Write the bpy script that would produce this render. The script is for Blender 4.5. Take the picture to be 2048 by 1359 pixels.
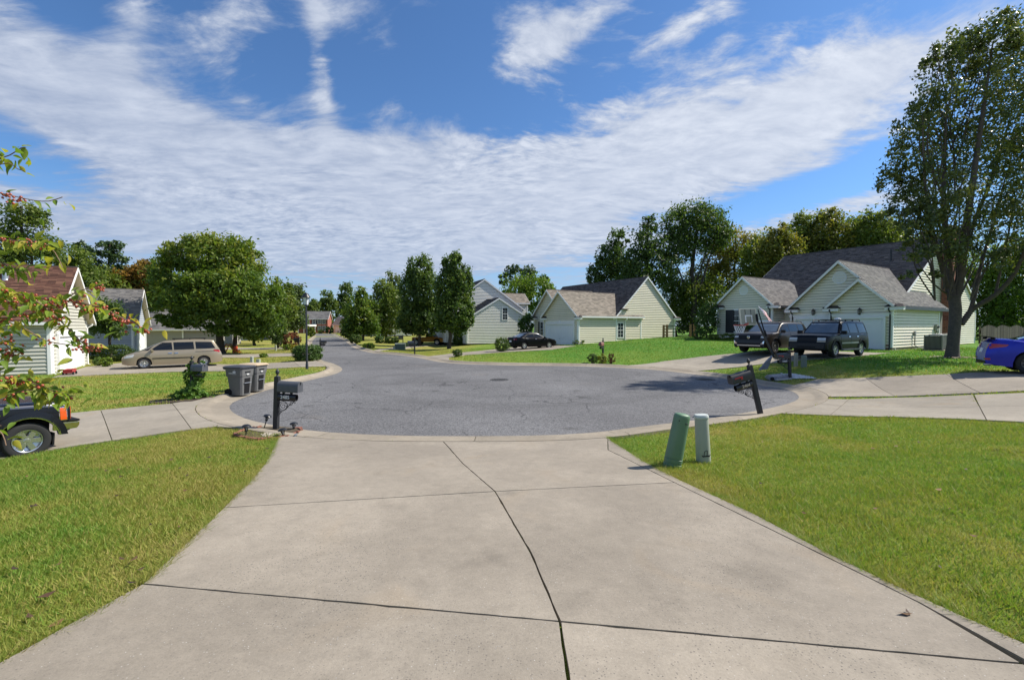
import bpy, bmesh, math, random
import numpy as np
from mathutils import Vector, Matrix
from mathutils.bvhtree import BVHTree
from mathutils.geometry import tessellate_polygon

for o in list(bpy.data.objects):
    bpy.data.objects.remove(o)
SC = bpy.context.scene
COL = SC.collection
rad = math.radians

# ------------------------------------------------------------------ camera
CAMZ = 2.4
F = 910.0                       # focal length in pixels of the 2048 px wide photograph
PITCH = math.atan(27.5 / F)
cam = bpy.data.cameras.new('camera')
cam.sensor_width = 36.0
cam.lens = F / 2048 * 36.0
cam.clip_start = 0.05
cam.clip_end = 5000
cam_ob = bpy.data.objects.new('camera', cam)
COL.objects.link(cam_ob)
cam_ob.location = (0, 0, CAMZ)
cam_ob.rotation_euler = (math.pi / 2 - PITCH, 0, 0)
SC.camera = cam_ob

# ------------------------------------------------------------------ node helper
class NT:
    def __init__(s, tree):
        s.t = tree
        tree.nodes.clear()
    def n(s, typ, props=None, **ins):
        nd = s.t.nodes.new(typ)
        for k, v in (props or {}).items():
            setattr(nd, k, v)
        for k, v in ins.items():
            k2 = k.replace('_', ' ')
            sock = nd.inputs[int(k[1:])] if (k[0] == 'i' and k[1:].isdigit()) else nd.inputs[k2]
            s.put(sock, v)
        return nd
    def put(s, sock, v):
        if isinstance(v, bpy.types.NodeSocket):
            s.t.links.new(v, sock)
        elif isinstance(v, bpy.types.Node):
            s.t.links.new(v.outputs[0], sock)
        else:
            if sock.type == 'RGBA' and len(v) == 3:
                v = (*v, 1)
            sock.default_value = v
    def m(s, op, a, b=0.0, c=None, clamp=False):
        nd = s.t.nodes.new('ShaderNodeMath')
        nd.operation = op
        nd.use_clamp = clamp
        s.put(nd.inputs[0], a)
        s.put(nd.inputs[1], b)
        if c is not None:
            s.put(nd.inputs[2], c)
        return nd.outputs[0]
    def vm(s, op, a, b=(0, 0, 0)):
        nd = s.t.nodes.new('ShaderNodeVectorMath')
        nd.operation = op
        s.put(nd.inputs[0], a)
        s.put(nd.inputs[1], b)
        return nd.outputs['Value'] if op == 'DOT_PRODUCT' else nd.outputs[0]
    def mix(s, f, a, b, mode='MIX'):
        nd = s.t.nodes.new('ShaderNodeMix')
        nd.data_type = 'RGBA'
        nd.blend_type = mode
        s.put(nd.inputs[0], f)
        s.put(nd.inputs[6], a)
        s.put(nd.inputs[7], b)
        return nd.outputs[2]
    def noise(s, vec, scale, detail=4.0, rough=0.55, dist=0.0):
        nd = s.n('ShaderNodeTexNoise')
        s.put(nd.inputs['Vector'], vec)
        nd.inputs['Scale'].default_value = scale
        nd.inputs['Detail'].default_value = detail
        nd.inputs['Roughness'].default_value = rough
        nd.inputs['Distortion'].default_value = dist
        return nd.outputs[0]
    def ramp(s, fac, stops):
        nd = s.t.nodes.new('ShaderNodeValToRGB')
        el = nd.color_ramp.elements
        while len(el) < len(stops):
            el.new(0.5)
        for e, (p, c) in zip(el, stops):
            e.position = p
            e.color = (*c, 1) if len(c) == 3 else c
        s.put(nd.inputs[0], fac)
        return nd.outputs[0]
    def sstep(s, v, a, b):
        nd = s.t.nodes.new('ShaderNodeMapRange')
        nd.interpolation_type = 'SMOOTHSTEP'
        s.put(nd.inputs[0], v)
        nd.inputs[1].default_value = a
        nd.inputs[2].default_value = b
        return nd.outputs[0]

def pixdir(px, py):
    dx = (px - 1024) / F
    dy = -(py - 679.5) / F
    c, s = math.cos(PITCH), math.sin(PITCH)
    return Vector((dx, c + dy * s, -s + dy * c))

# ------------------------------------------------------------------ sky and sun
SUN_EL = 45.0
SUN_DIR = Vector((0.97, 0.22, 0)).normalized() * math.cos(rad(SUN_EL)) + Vector((0, 0, math.sin(rad(SUN_EL))))
SKY_STRENGTH = 0.098
SUN_STRENGTH = 3.1
EXPOSURE = 1.15
W = bpy.data.worlds.new('World')
SC.world = W
W.use_nodes = True
nt = NT(W.node_tree)
sky = nt.n('ShaderNodeTexSky', dict(sky_type='NISHITA', sun_disc=False, sun_elevation=rad(SUN_EL),
           sun_rotation=math.atan2(SUN_DIR.x, SUN_DIR.y), altitude=200.0, air_density=1.0, dust_density=0.35, ozone_density=3.0))
tc = nt.n('ShaderNodeTexCoord').outputs['Generated']
dirn = nt.vm('NORMALIZE', tc)
sep = nt.n('ShaderNodeSeparateXYZ', None, Vector=dirn)
dz = nt.m('ADD', nt.m('MAXIMUM', sep.outputs[2], 0.0), 0.14)
u = nt.m('DIVIDE', sep.outputs[0], dz)
v = nt.m('DIVIDE', sep.outputs[1], dz)
plane = nt.n('ShaderNodeCombineXYZ', None, X=u, Y=v).outputs[0]
# one cloud bank or clear patch of the sky: direction of its centre, its two half sizes, its lean and how much it adds
BANKS = [
 (60, 160, 260, 120, 25, 0.62), (330, 260, 330, 100, 22, 0.50), (300, 340, 430, 110, 8, 0.50), (700, 340, 300, 110, 5, 0.45), (950, 330, 330, 120, -4, 0.50), (250, 470, 420, 60, 2, 0.36), (760, 470, 420, 70, 0, 0.42),
 (1280, 300, 330, 90, -12, 0.62), (1560, 250, 330, 70, -14, 0.72), (1150, 420, 420, 70, -8, 0.42), (1650, 330, 130, 25, -12, 0.25), (1640, 420, 180, 26, -8, 0.55),
 (1080, 70, 85, 70, 0, 0.80), (1190, 25, 130, 42, -20, 0.62), (1420, 20, 180, 26, -14, 0.5), (1300, 110, 160, 40, -25, 0.15),
 (640, 120, 24, 150, 6, 0.52), (790, 100, 80, 50, 15, 0.42), (470, 60, 110, 60, -45, 0.42), (250, 60, 50, 110, 30, 0.45), (1780, 90, 170, 36, -24, 0.30), (520, 430, 420, 70, 0, 0.32),
 (1080, 480, 300, 60, -4, 0.40),
 (500, 80, 210, 130, -30, 0.17), (720, 50, 130, 60, 10, 0.20), (1010, 130, 70, 30, -20, 0.25), (1500, 130, 170, 40, -22, 0.28), (1720, 60, 120, 40, -30, 0.25),
 (900, 170, 130, 75, 15, -0.75), (700, 190, 60, 80, 0, -0.35), (560, 160, 60, 70, 25, -0.45), (1180, 180, 120, 40, -10, -0.3), (1580, 80, 170, 60, -15, -0.38), (1860, 30, 150, 60, 0, -0.4),
 (140, 30, 110, 45, 0, -0.42), (90, 330, 190, 70, 15, -0.85), (1640, 372, 210, 34, -14, -1.1), (1270, 425, 120, 18, 0, -0.3), (420, 190, 60, 30, 25, -0.15),
]
cover = None
for px, py, rx, ry, lean, wgt in BANKS:
    c = pixdir(px, py).normalized()
    # half sizes in the sky, measured along the tangent directions at the bank's centre
    ex = (pixdir(px + 10, py).normalized() - pixdir(px - 10, py).normalized()) / 20
    ey = (pixdir(px, py + 10).normalized() - pixdir(px, py - 10).normalized()) / 20
    a = rad(lean)
    t1 = ex * math.cos(a) + ey * math.sin(a)
    t2 = -ex * math.sin(a) + ey * math.cos(a)
    r1, r2 = rx * t1.length, ry * t2.length
    d1 = nt.vm('DOT_PRODUCT', dirn, tuple(t1.normalized() / r1))
    d2 = nt.vm('DOT_PRODUCT', dirn, tuple(t2.normalized() / r2))
    o1 = c.dot(t1.normalized()) / r1
    o2 = c.dot(t2.normalized()) / r2
    d1 = nt.m('SUBTRACT', d1, o1)
    d2 = nt.m('SUBTRACT', d2, o2)
    q = nt.m('MULTIPLY_ADD', d2, d2, nt.m('MULTIPLY', d1, d1))
    w = nt.m('MULTIPLY', nt.m('POWER', 2.0, nt.m('MULTIPLY', q, -1.2)), wgt)
    front = nt.m('GREATER_THAN', nt.vm('DOT_PRODUCT', dirn, tuple(c)), 0.0)
    w = nt.m('MULTIPLY', w, front)
    cover = w if cover is None else nt.m('ADD', cover, w)
# outside the view the same broken cover goes on
behind = nt.sstep(sep.outputs[1], 0.35, -0.1)
cover = nt.m('MULTIPLY_ADD', behind, 0.30, cover)
warp = nt.n('ShaderNodeTexNoise', None, Vector=plane, Scale=0.55, Detail=3.0)
off = nt.vm('SCALE', nt.vm('SUBTRACT', warp.outputs['Color'], (0.5, 0.5, 0.5)))
off.node.inputs['Scale'].default_value = 0.9
pl2 = nt.vm('ADD', plane, off)
map1 = nt.n('ShaderNodeMapping', None, Vector=pl2, Rotation=(0, 0, rad(18)), Scale=(0.75, 1.5, 1.0))
big = nt.noise(map1.outputs[0], 0.85, 9.0, 0.62)
map2 = nt.n('ShaderNodeMapping', None, Vector=pl2, Rotation=(0, 0, rad(-14)), Scale=(1.0, 1.55, 1.0))
rip = nt.noise(map2.outputs[0], 5.6, 7.0, 0.62, 0.25)
map3 = nt.n('ShaderNodeMapping', None, Vector=pl2, Rotation=(0, 0, rad(38)), Scale=(0.6, 3.4, 1.0))
wisp = nt.noise(map3.outputs[0], 1.7, 8.0, 0.68, 0.4)
map4 = nt.n('ShaderNodeMapping', None, Vector=pl2, Rotation=(0, 0, rad(-28)), Scale=(0.85, 1.6, 1.0))
rip2 = nt.noise(map4.outputs[0], 15.0, 5.0, 0.62, 0.35)
dens = nt.m('ADD', cover, nt.m('MULTIPLY_ADD', big, 1.65, -0.87))
where = nt.sstep(nt.noise(plane, 0.9, 3.0, 0.6), 0.40, 0.62)
dens = nt.m('ADD', dens, nt.m('MULTIPLY', nt.m('SUBTRACT', rip2, 0.5), nt.m('MULTIPLY_ADD', where, 0.95, 0.25)))
dens = nt.m('ADD', dens, nt.m('MULTIPLY_ADD', rip, 1.15, -0.575))
dens = nt.m('ADD', dens, nt.m('MULTIPLY_ADD', wisp, 1.1, -0.55))
alpha = nt.m('MULTIPLY', nt.sstep(dens, 0.0, 0.66), 0.95)
shade = nt.m('ADD', nt.m('MULTIPLY_ADD', rip, 1.9, -0.95), nt.m('MULTIPLY_ADD', nt.m('MULTIPLY', nt.m('SUBTRACT', rip2, 0.5), nt.m('MULTIPLY_ADD', where, 1.8, 0.5)), 1.2, 0.5), None, True)
shade = nt.m('MULTIPLY', shade, nt.sstep(dens, 0.15, 0.9))
sunward = nt.m('MULTIPLY_ADD', nt.vm('DOT_PRODUCT', dirn, tuple(SUN_DIR)), 0.5, 0.5)
sunward = nt.m('POWER', nt.m('MAXIMUM', sunward, 0.0), 2.5)
ccol = nt.mix(shade, (1.45, 1.80, 2.55), (3.3, 3.55, 4.05))
ccol = nt.mix(nt.m('MULTIPLY_ADD', sunward, 0.75, 0.0, True), nt.mix(0.25, ccol, (1.6, 2.0, 2.9)), nt.mix(0.5, ccol, (5.6, 5.7, 5.8)))
blue = nt.mix(1.0, sky.outputs[0], (0.40, 0.55, 0.69), 'MULTIPLY')
col = nt.mix(alpha, blue, ccol)
# pale band low over the horizon
hz = nt.sstep(sep.outputs[2], 0.26, 0.0)
col = nt.mix(nt.m('MULTIPLY', hz, 0.6), col, (2.0, 2.5, 3.35))
bg = nt.n('ShaderNodeBackground', None, Color=col, Strength=SKY_STRENGTH)
nt.n('ShaderNodeOutputWorld', None, Surface=bg)

sun = bpy.data.lights.new('sun', 'SUN')
sun.energy = SUN_STRENGTH
sun.angle = rad(0.55)
sun.color = (1.0, 0.94, 0.84)
sun_ob = bpy.data.objects.new('sun', sun)
COL.objects.link(sun_ob)
sun_ob.rotation_euler = SUN_DIR.to_track_quat('Z', 'Y').to_euler()
sun_ob.location = (30, 10, 40)

vs = SC.view_settings
vs.view_transform = 'Standard'
vs.look = 'None'
vs.exposure = EXPOSURE
vs.gamma = 1.0
vs.use_curve_mapping = False

# ------------------------------------------------------------------ materials
MATS = {}
def M(name, base, rough=0.6, v=0.12, sc=4.0, bump=0.0, bsc=60.0, metal=0.0, coat=0.0, spec=0.5, ramp=None, trans=0.0, fine=0.0, coord='Object', each=0.0):
    """Principled material with noise variation; ramp=(c0,c1,c2): colour chosen per face by the attribute 'tint'."""
    if name in MATS:
        return MATS[name]
    m = bpy.data.materials.new(name)
    m.use_nodes = True
    t = NT(m.node_tree)
    tc = t.n('ShaderNodeTexCoord').outputs[coord]
    if ramp:
        at = t.n('ShaderNodeAttribute', dict(attribute_name='tint')).outputs['Fac']
        k = len(ramp) - 1
        c = t.ramp(at, [(i / k, r) for i, r in enumerate(ramp)])
    else:
        c = t.mix(1.0, (1, 1, 1), base, 'MULTIPLY')
    if v:
        n1 = t.noise(tc, sc, 5.0, 0.6)
        lo = t.m('MULTIPLY_ADD', n1, 2 * v, 1 - v)
        if fine:
            n2 = t.noise(tc, bsc * 1.7, 2.0, 0.7)
            lo = t.m('MULTIPLY', lo, t.m('MULTIPLY_ADD', n2, 2 * fine, 1 - fine))
        cc = t.n('ShaderNodeCombineXYZ', None, X=lo, Y=lo, Z=lo).outputs[0]
        c = t.mix(1.0, c, cc, 'MULTIPLY')
    if each:
        rn = t.m('MULTIPLY_ADD', t.n('ShaderNodeObjectInfo').outputs['Random'], 2 * each, 1 - each)
        c = t.mix(1.0, c, t.n('ShaderNodeCombineXYZ', None, X=rn, Y=rn, Z=rn).outputs[0], 'MULTIPLY')
    p = t.n('ShaderNodeBsdfPrincipled', None, Base_Color=c, Roughness=rough, Metallic=metal)
    p.inputs['Coat Weight'].default_value = coat
    p.inputs['Coat Roughness'].default_value = 0.04
    p.inputs['Specular IOR Level'].default_value = spec
    if bump:
        nb = t.noise(tc, bsc, 4.0, 0.6)
        b = t.n('ShaderNodeBump', None, Strength=bump, Distance=0.01, Height=nb)
        t.put(p.inputs['Normal'], b)
    out = p
    if trans:
        tr = t.n('ShaderNodeBsdfTranslucent', None, Color=t.mix(1.0, c, (1.25, 1.35, 0.7), 'MULTIPLY'))
        out = t.n('ShaderNodeMixShader', None, Fac=trans, i1=p, i2=tr)
    t.n('ShaderNodeOutputMaterial', None, Surface=out)
    MATS[name] = m
    return m

def concrete(name, base, stain=(0.30, 0.24, 0.17), pits=1.0):
    if name in MATS:
        return MATS[name]
    m = bpy.data.materials.new(name)
    m.use_nodes = True
    t = NT(m.node_tree)
    tc = t.n('ShaderNodeTexCoord').outputs['Object']
    big = t.noise(tc, 0.55, 6.0, 0.6)
    c = t.mix(t.sstep(big, 0.35, 0.7), tuple(x * 0.86 for x in base), tuple(x * 1.10 for x in base))
    st = t.noise(tc, 0.9, 4.0, 0.55, 0.8)
    c = t.mix(t.m('MULTIPLY', t.sstep(st, 0.55, 0.78), 0.45), c, stain)
    dk = t.noise(t.n('ShaderNodeMapping', None, Vector=tc, Location=(7, 3, 0)).outputs[0], 1.6, 7.0, 0.7)
    c = t.mix(t.m('MULTIPLY', t.sstep(dk, 0.52, 0.74), 0.38), c, tuple(x * 0.55 for x in base))
    md = t.m('MULTIPLY_ADD', t.noise(tc, 7.0, 6.0, 0.72), 0.5, 0.75)
    c = t.mix(1.0, c, t.n('ShaderNodeCombineXYZ', None, X=md, Y=md, Z=md).outputs[0], 'MULTIPLY')
    fine = t.noise(tc, 55.0, 4.0, 0.75)
    ff = t.m('MULTIPLY_ADD', fine, 0.55, 0.72)
    c = t.mix(1.0, c, t.n('ShaderNodeCombineXYZ', None, X=ff, Y=ff, Z=ff).outputs[0], 'MULTIPLY')
    vo = t.n('ShaderNodeTexVoronoi', None, Vector=tc, Scale=58.0, Randomness=1.0)
    rnd = t.n('ShaderNodeSeparateColor', None, Color=vo.outputs['Color'])
    patch = t.sstep(t.noise(tc, 0.7, 3.0, 0.6), 0.42, 0.66)
    dv = t.n('ShaderNodeTexVoronoi', None, Vector=tc, Scale=0.62).outputs['Distance']
    dv = t.m('ADD', dv, t.m('MULTIPLY_ADD', t.noise(tc, 4.0, 4.0, 0.65), 0.30, -0.15))
    c = t.mix(t.m('MULTIPLY', t.sstep(dv, 0.22, 0.08), 0.28), c, tuple(x * 0.42 for x in base))
    rn = t.m('MULTIPLY_ADD', t.n('ShaderNodeObjectInfo').outputs['Random'], 0.16, 0.92)
    c = t.mix(1.0, c, t.n('ShaderNodeCombineXYZ', None, X=rn, Y=rn, Z=rn).outputs[0], 'MULTIPLY')
    spk = t.m('MULTIPLY', t.sstep(vo.outputs['Distance'], 0.34, 0.20), t.m('GREATER_THAN', rnd.outputs[0], 0.62))
    spk = t.m('MULTIPLY', spk, t.m('MULTIPLY_ADD', patch, 0.60 * pits, 0.22 * pits))
    c = t.mix(spk, c, (0.075, 0.070, 0.068))
    wh = t.m('MULTIPLY', t.sstep(vo.outputs['Distance'], 0.26, 0.12), t.m('LESS_THAN', rnd.outputs[1], 0.10))
    c = t.mix(t.m('MULTIPLY', wh, 0.5), c, (0.62, 0.60, 0.56))
    b = t.n('ShaderNodeBump', None, Strength=0.35, Distance=0.006, Height=fine)
    p = t.n('ShaderNodeBsdfPrincipled', None, Base_Color=c, Roughness=0.88, Normal=b)
    p.inputs['Specular IOR Level'].default_value = 0.25
    t.n('ShaderNodeOutputMaterial', None, Surface=p)
    MATS[name] = m
    return m

def asphalt(name):
    m = bpy.data.materials.new(name)
    m.use_nodes = True
    t = NT(m.node_tree)
    tc = t.n('ShaderNodeTexCoord').outputs['Object']
    c = t.mix(t.sstep(t.noise(tc, 0.16, 6.0, 0.6), 0.35, 0.68), (0.120, 0.118, 0.120), (0.166, 0.164, 0.166))
    c = t.mix(t.m('MULTIPLY', t.sstep(t.noise(tc, 0.5, 6.0, 0.65, 0.5), 0.55, 0.74), 0.5), c, (0.095, 0.090, 0.088))
    c = t.mix(t.m('MULTIPLY', t.sstep(t.noise(tc, 0.30, 3.0, 0.6, 0.3), 0.60, 0.76), 0.35), c, (0.17, 0.145, 0.12))
    vo = t.n('ShaderNodeTexVoronoi', None, Vector=tc, Scale=34.0)
    rc = t.n('ShaderNodeSeparateColor', None, Color=vo.outputs['Color']).outputs[0]
    k = t.m('MULTIPLY_ADD', rc, 0.7, 0.65)
    k = t.m('MULTIPLY', k, t.m('MULTIPLY_ADD', t.noise(tc, 9.0, 3.0, 0.7), 0.6, 0.70))
    c = t.mix(1.0, c, t.n('ShaderNodeCombineXYZ', None, X=k, Y=k, Z=k).outputs[0], 'MULTIPLY')
    # worn wheel tracks that circle the turning head, and dark drips
    q = t.vm('SUBTRACT', tc, (0.3, 20.3, 0.0))
    q = t.n('ShaderNodeMapping', None, Vector=q, Scale=(1.0, 1.0, 0.0)).outputs[0]
    ln = t.t.nodes.new('ShaderNodeVectorMath'); ln.operation = 'LENGTH'; t.put(ln.inputs[0], q)
    ra = t.m('ADD', ln.outputs['Value'], t.m('MULTIPLY_ADD', t.noise(tc, 0.25, 3.0), 3.0, -1.5))
    trk_ = t.m('ADD', t.sstep(t.m('ABSOLUTE', t.m('SUBTRACT', ra, 6.6)), 0.55, 0.0), t.sstep(t.m('ABSOLUTE', t.m('SUBTRACT', ra, 5.0)), 0.55, 0.0))
    c = t.mix(t.m('MULTIPLY', trk_, t.m('MULTIPLY', t.noise(tc, 0.4, 4.0), 0.45)), c, (0.085, 0.084, 0.084))
    dr = t.n('ShaderNodeTexVoronoi', None, Vector=tc, Scale=0.55).outputs['Distance']
    dd = t.m('MULTIPLY', t.sstep(t.m('ADD', dr, t.m('MULTIPLY', t.noise(tc, 5.0, 3.0), 0.12)), 0.20, 0.10), 0.5)
    c = t.mix(dd, c, (0.06, 0.058, 0.056))
    # cracks
    wv = t.n('ShaderNodeTexNoise', None, Vector=tc, Scale=0.9, Detail=5.0)
    pos = t.vm('ADD', tc, t.vm('SCALE', wv.outputs['Color']))
    ed = t.n('ShaderNodeTexVoronoi', dict(feature='DISTANCE_TO_EDGE'), Vector=pos, Scale=0.42).outputs['Distance']
    cr = t.m('MULTIPLY', t.sstep(ed, 0.012, 0.003), t.sstep(t.noise(tc, 0.2, 2.0), 0.42, 0.55))
    c = t.mix(t.m('MULTIPLY', cr, 0.6), c, (0.03, 0.03, 0.032))
    b = t.n('ShaderNodeBump', None, Strength=0.7, Distance=0.008, Height=vo.outputs['Distance'])
    p = t.n('ShaderNodeBsdfPrincipled', None, Base_Color=c, Roughness=0.9, Normal=b)
    p.inputs['Specular IOR Level'].default_value = 0.2
    t.n('ShaderNodeOutputMaterial', None, Surface=p)
    return m

# ------------------------------------------------------------------ mesh helpers
def link(name, me, mat=None, parent=None, smooth=None):
    if mat is not None and not me.materials:
        me.materials.append(mat)
    if smooth is not None:
        me.polygons.foreach_set('use_smooth', [True] * len(me.polygons))
        me.set_sharp_from_angle(angle=rad(smooth))
    o = bpy.data.objects.new(name, me)
    COL.objects.link(o)
    if parent is not None:
        o.parent = parent
    return o

def npmesh(name, V, Fc, mat, parent=None, tint=None, smooth=None):
    """V (n,3) and faces as (m,k) array; tint = one float for each face."""
    V = np.asarray(V, dtype=np.float32)
    Fc = np.asarray(Fc, dtype=np.int32)
    me = bpy.data.meshes.new(name)
    me.vertices.add(len(V))
    me.vertices.foreach_set('co', V.ravel())
    k = Fc.shape[1]
    me.loops.add(Fc.size)
    me.loops.foreach_set('vertex_index', Fc.ravel())
    me.polygons.add(len(Fc))
    me.polygons.foreach_set('loop_start', np.arange(0, Fc.size, k, dtype=np.int32))
    if tint is not None:
        a = me.attributes.new('tint', 'FLOAT', 'FACE')
        a.data.foreach_set('value', np.asarray(tint, dtype=np.float32))
    me.update(calc_edges=True)
    return link(name, me, mat, parent, smooth)

class B:
    """collects simple shapes into one mesh"""
    def __init__(s):
        s.v = []
        s.f = []
        s.tint = []
    def add(s, vs, fs, mat=None, tint=0.5):
        o = len(s.v)
        if mat is not None:
            vs = [mat @ Vector(p) for p in vs]
        s.v += [tuple(p) for p in vs]
        s.f += [tuple(i + o for i in f) for f in fs]
        s.tint += [tint] * len(fs)
        return s
    def box(s, x0, x1, y0, y1, z0, z1, mat=None, tint=0.5):
        return s.add([(x0, y0, z0), (x1, y0, z0), (x1, y1, z0), (x0, y1, z0), (x0, y0, z1), (x1, y0, z1), (x1, y1, z1), (x0, y1, z1)],
                     [(3, 2, 1, 0), (4, 5, 6, 7), (0, 1, 5, 4), (1, 2, 6, 5), (2, 3, 7, 6), (3, 0, 4, 7)], mat, tint)
    def bar(s, a, b, w, h=None, up=(0, 0, 1)):
        """square bar from a to b"""
        a, b = Vector(a), Vector(b)
        d = (b - a)
        L = d.length
        d.normalize()
        u = Vector(up)
        if abs(d.dot(u)) > 0.95:
            u = Vector((1, 0, 0))
        x = d.cross(u).normalized()
        y = x.cross(d).normalized()
        h = h or w
        m = Matrix(((x.x, y.x, d.x, a.x), (x.y, y.y, d.y, a.y), (x.z, y.z, d.z, a.z), (0, 0, 0, 1)))
        return s.box(-w / 2, w / 2, -h / 2, h / 2, 0, L, m)
    def tube(s, pts, radii, n=8, cap=True):
        pts = [Vector(p) for p in pts]
        if not hasattr(radii, '__len__'):
            radii = [radii] * len(pts)
        rings = []
        prev = None
        vs, fs = [], []
        for i, p in enumerate(pts):
            d = (pts[min(i + 1, len(pts) - 1)] - pts[max(i - 1, 0)])
            if d.length < 1e-9:
                d = Vector((0, 0, 1))
            d.normalize()
            if prev is None:
                r = d.cross(Vector((0, 0, 1)))
                if r.length < 0.05:
                    r = d.cross(Vector((1, 0, 0)))
            else:
                r = prev - d * prev.dot(d)
            r.normalize()
            prev = r
            q = d.cross(r)
            for k in range(n):
                a = 2 * math.pi * k / n
                vs.append(p + (r * math.cos(a) + q * math.sin(a)) * radii[i])
        for i in range(len(pts) - 1):
            for k in range(n):
                a, b = i * n + k, i * n + (k + 1) % n
                fs.append((a, b, b + n, a + n))
        if cap:
            fs.append(tuple(range(n - 1, -1, -1)))
            fs.append(tuple(range((len(pts) - 1) * n, len(pts) * n)))
        return s.add(vs, fs)
    def lathe(s, prof, n=16, mat=None, cap=True, a0=0.0):
        """prof: (r, z) pairs round the z axis"""
        vs, fs = [], []
        for r, z in prof:
            for k in range(n):
                a = 2 * math.pi * k / n + a0
                vs.append((r * math.cos(a), r * math.sin(a), z))
        for i in range(len(prof) - 1):
            for k in range(n):
                a, b = i * n + k, i * n + (k + 1) % n
                fs.append((a, b, b + n, a + n))
        if cap:
            fs.append(tuple(range(n - 1, -1, -1)))
            fs.append(tuple(range((len(prof) - 1) * n, len(prof) * n)))
        return s.add(vs, fs, mat)
    def prism(s, poly, h0, h1, mat=None, tint=0.5):
        """poly in xy, extruded in z"""
        n = len(poly)
        vs = [(x, y, h0) for x, y in poly] + [(x, y, h1) for x, y in poly]
        fs = [tuple(range(n - 1, -1, -1)), tuple(range(n, 2 * n))] + [(i, (i + 1) % n, (i + 1) % n + n, i + n) for i in range(n)]
        return s.add(vs, fs, mat, tint)
    def loft(s, rings, closed=True, cap=True):
        n = len(rings[0])
        vs = [p for r in rings for p in r]
        fs = []
        for i in range(len(rings) - 1):
            for k in range(n if closed else n - 1):
                a, b = i * n + k, i * n + (k + 1) % n
                fs.append((a, b, b + n, a + n))
        if cap:
            fs.append(tuple(range(n - 1, -1, -1)))
            fs.append(tuple(range((len(rings) - 1) * n, len(rings) * n)))
        return s.add(vs, fs)
    def build(s, name, mat, parent=None, smooth=None, bevel=0.0, fix=True, seg=2):
        me = bpy.data.meshes.new(name)
        me.from_pydata(s.v, [], s.f)
        if bevel or fix:
            bm = bmesh.new()
            bm.from_mesh(me)
            if fix:
                bmesh.ops.recalc_face_normals(bm, faces=bm.faces)
            if bevel:
                es = [e for e in bm.edges if len(e.link_faces) == 2 and e.calc_face_angle(0) > 0.5]
                bmesh.ops.bevel(bm, geom=es, offset=bevel, segments=seg, affect='EDGES', clamp_overlap=True)
            bm.to_mesh(me)
            bm.free()
        elif s.tint:
            a = me.attributes.new('tint', 'FLOAT', 'FACE')
            a.data.foreach_set('value', s.tint)
        return link(name, me, mat, parent, smooth)

def tag(o, label, cat, group=None, kind=None):
    if label:
        o['label'] = label
    if cat:
        o['category'] = cat
    if group:
        o['group'] = group
    if kind:
        o['kind'] = kind
    return o

def thing(name, label, cat, loc=(0, 0, 0), rz=0.0, group=None, kind=None):
    o = bpy.data.objects.new(name, None)
    COL.objects.link(o)
    o.location = loc
    o.rotation_euler = (0, 0, rz)
    o.empty_display_size = 0.3
    return tag(o, label, cat, group, kind)

def dup(root, loc, rz=None, label=None, group=None, scale=None):
    def rec(o, par):
        c = o.copy()
        COL.objects.link(c)
        c.parent = par
        for ch in kids.get(o.name, []):
            rec(ch, c)
        return c
    kids = {}
    for o in root.children_recursive:
        kids.setdefault(o.parent.name, []).append(o)
    r = rec(root, None)
    r.location = loc
    if rz is not None:
        r.rotation_euler = (r.rotation_euler[0], r.rotation_euler[1], rz)
    if scale:
        r.scale = (scale,) * 3
    if label:
        r['label'] = label
    if group:
        r['group'] = group
    return r

def sm(x, a, b):
    t = np.clip((np.asarray(x, dtype=float) - a) / (b - a), 0, 1)
    return t * t * (3 - 2 * t)

def vnoise(x, y, s, seed=0):
    x = np.asarray(x) * s + 100.3 + seed * 17.17
    y = np.asarray(y) * s + 57.7 + seed * 9.1
    xi, yi = np.floor(x).astype(np.int64), np.floor(y).astype(np.int64)
    fx, fy = x - xi, y - yi
    fx, fy = fx * fx * (3 - 2 * fx), fy * fy * (3 - 2 * fy)
    def h(i, j):
        n = (i * 374761393 + j * 668265263 + seed * 144665) & 0x7fffffff
        n = ((n ^ (n >> 13)) * 1274126177) & 0x7fffffff
        return ((n ^ (n >> 16)) & 0xffff) / 65535.0
    a, b, c, d = h(xi, yi), h(xi + 1, yi), h(xi, yi + 1), h(xi + 1, yi + 1)
    return (a * (1 - fx) + b * fx) * (1 - fy) + (c * (1 - fx) + d * fx) * fy

def at(px, py, Y):
    """the point straight ahead at depth Y that stands at this place of the photograph"""
    d = pixdir(px, py)
    return Vector((0, 0, CAMZ)) + d * (Y / d.y)
# ------------------------------------------------------------------ the lie of the land
def flat(px, py):
    d = pixdir(px, py)
    t = -CAMZ / d.z
    return (d.x * t, d.y * t)

def catmull(P, step):
    out = []
    n = len(P)
    for i in range(n - 1):
        p0 = np.array(P[max(i - 1, 0)]); p1 = np.array(P[i]); p2 = np.array(P[i + 1]); p3 = np.array(P[min(i + 2, n - 1)])
        L = np.linalg.norm(p2 - p1)
        k = max(2, int(L / step))
        for j in range(k):
            t = j / k
            out.append(0.5 * ((2 * p1) + (-p0 + p2) * t + (2 * p0 - 5 * p1 + 4 * p2 - p3) * t * t + (-p0 + 3 * p1 - 3 * p2 + p3) * t ** 3))
    out.append(np.array(P[-1], dtype=float))
    return np.array(out)

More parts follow.
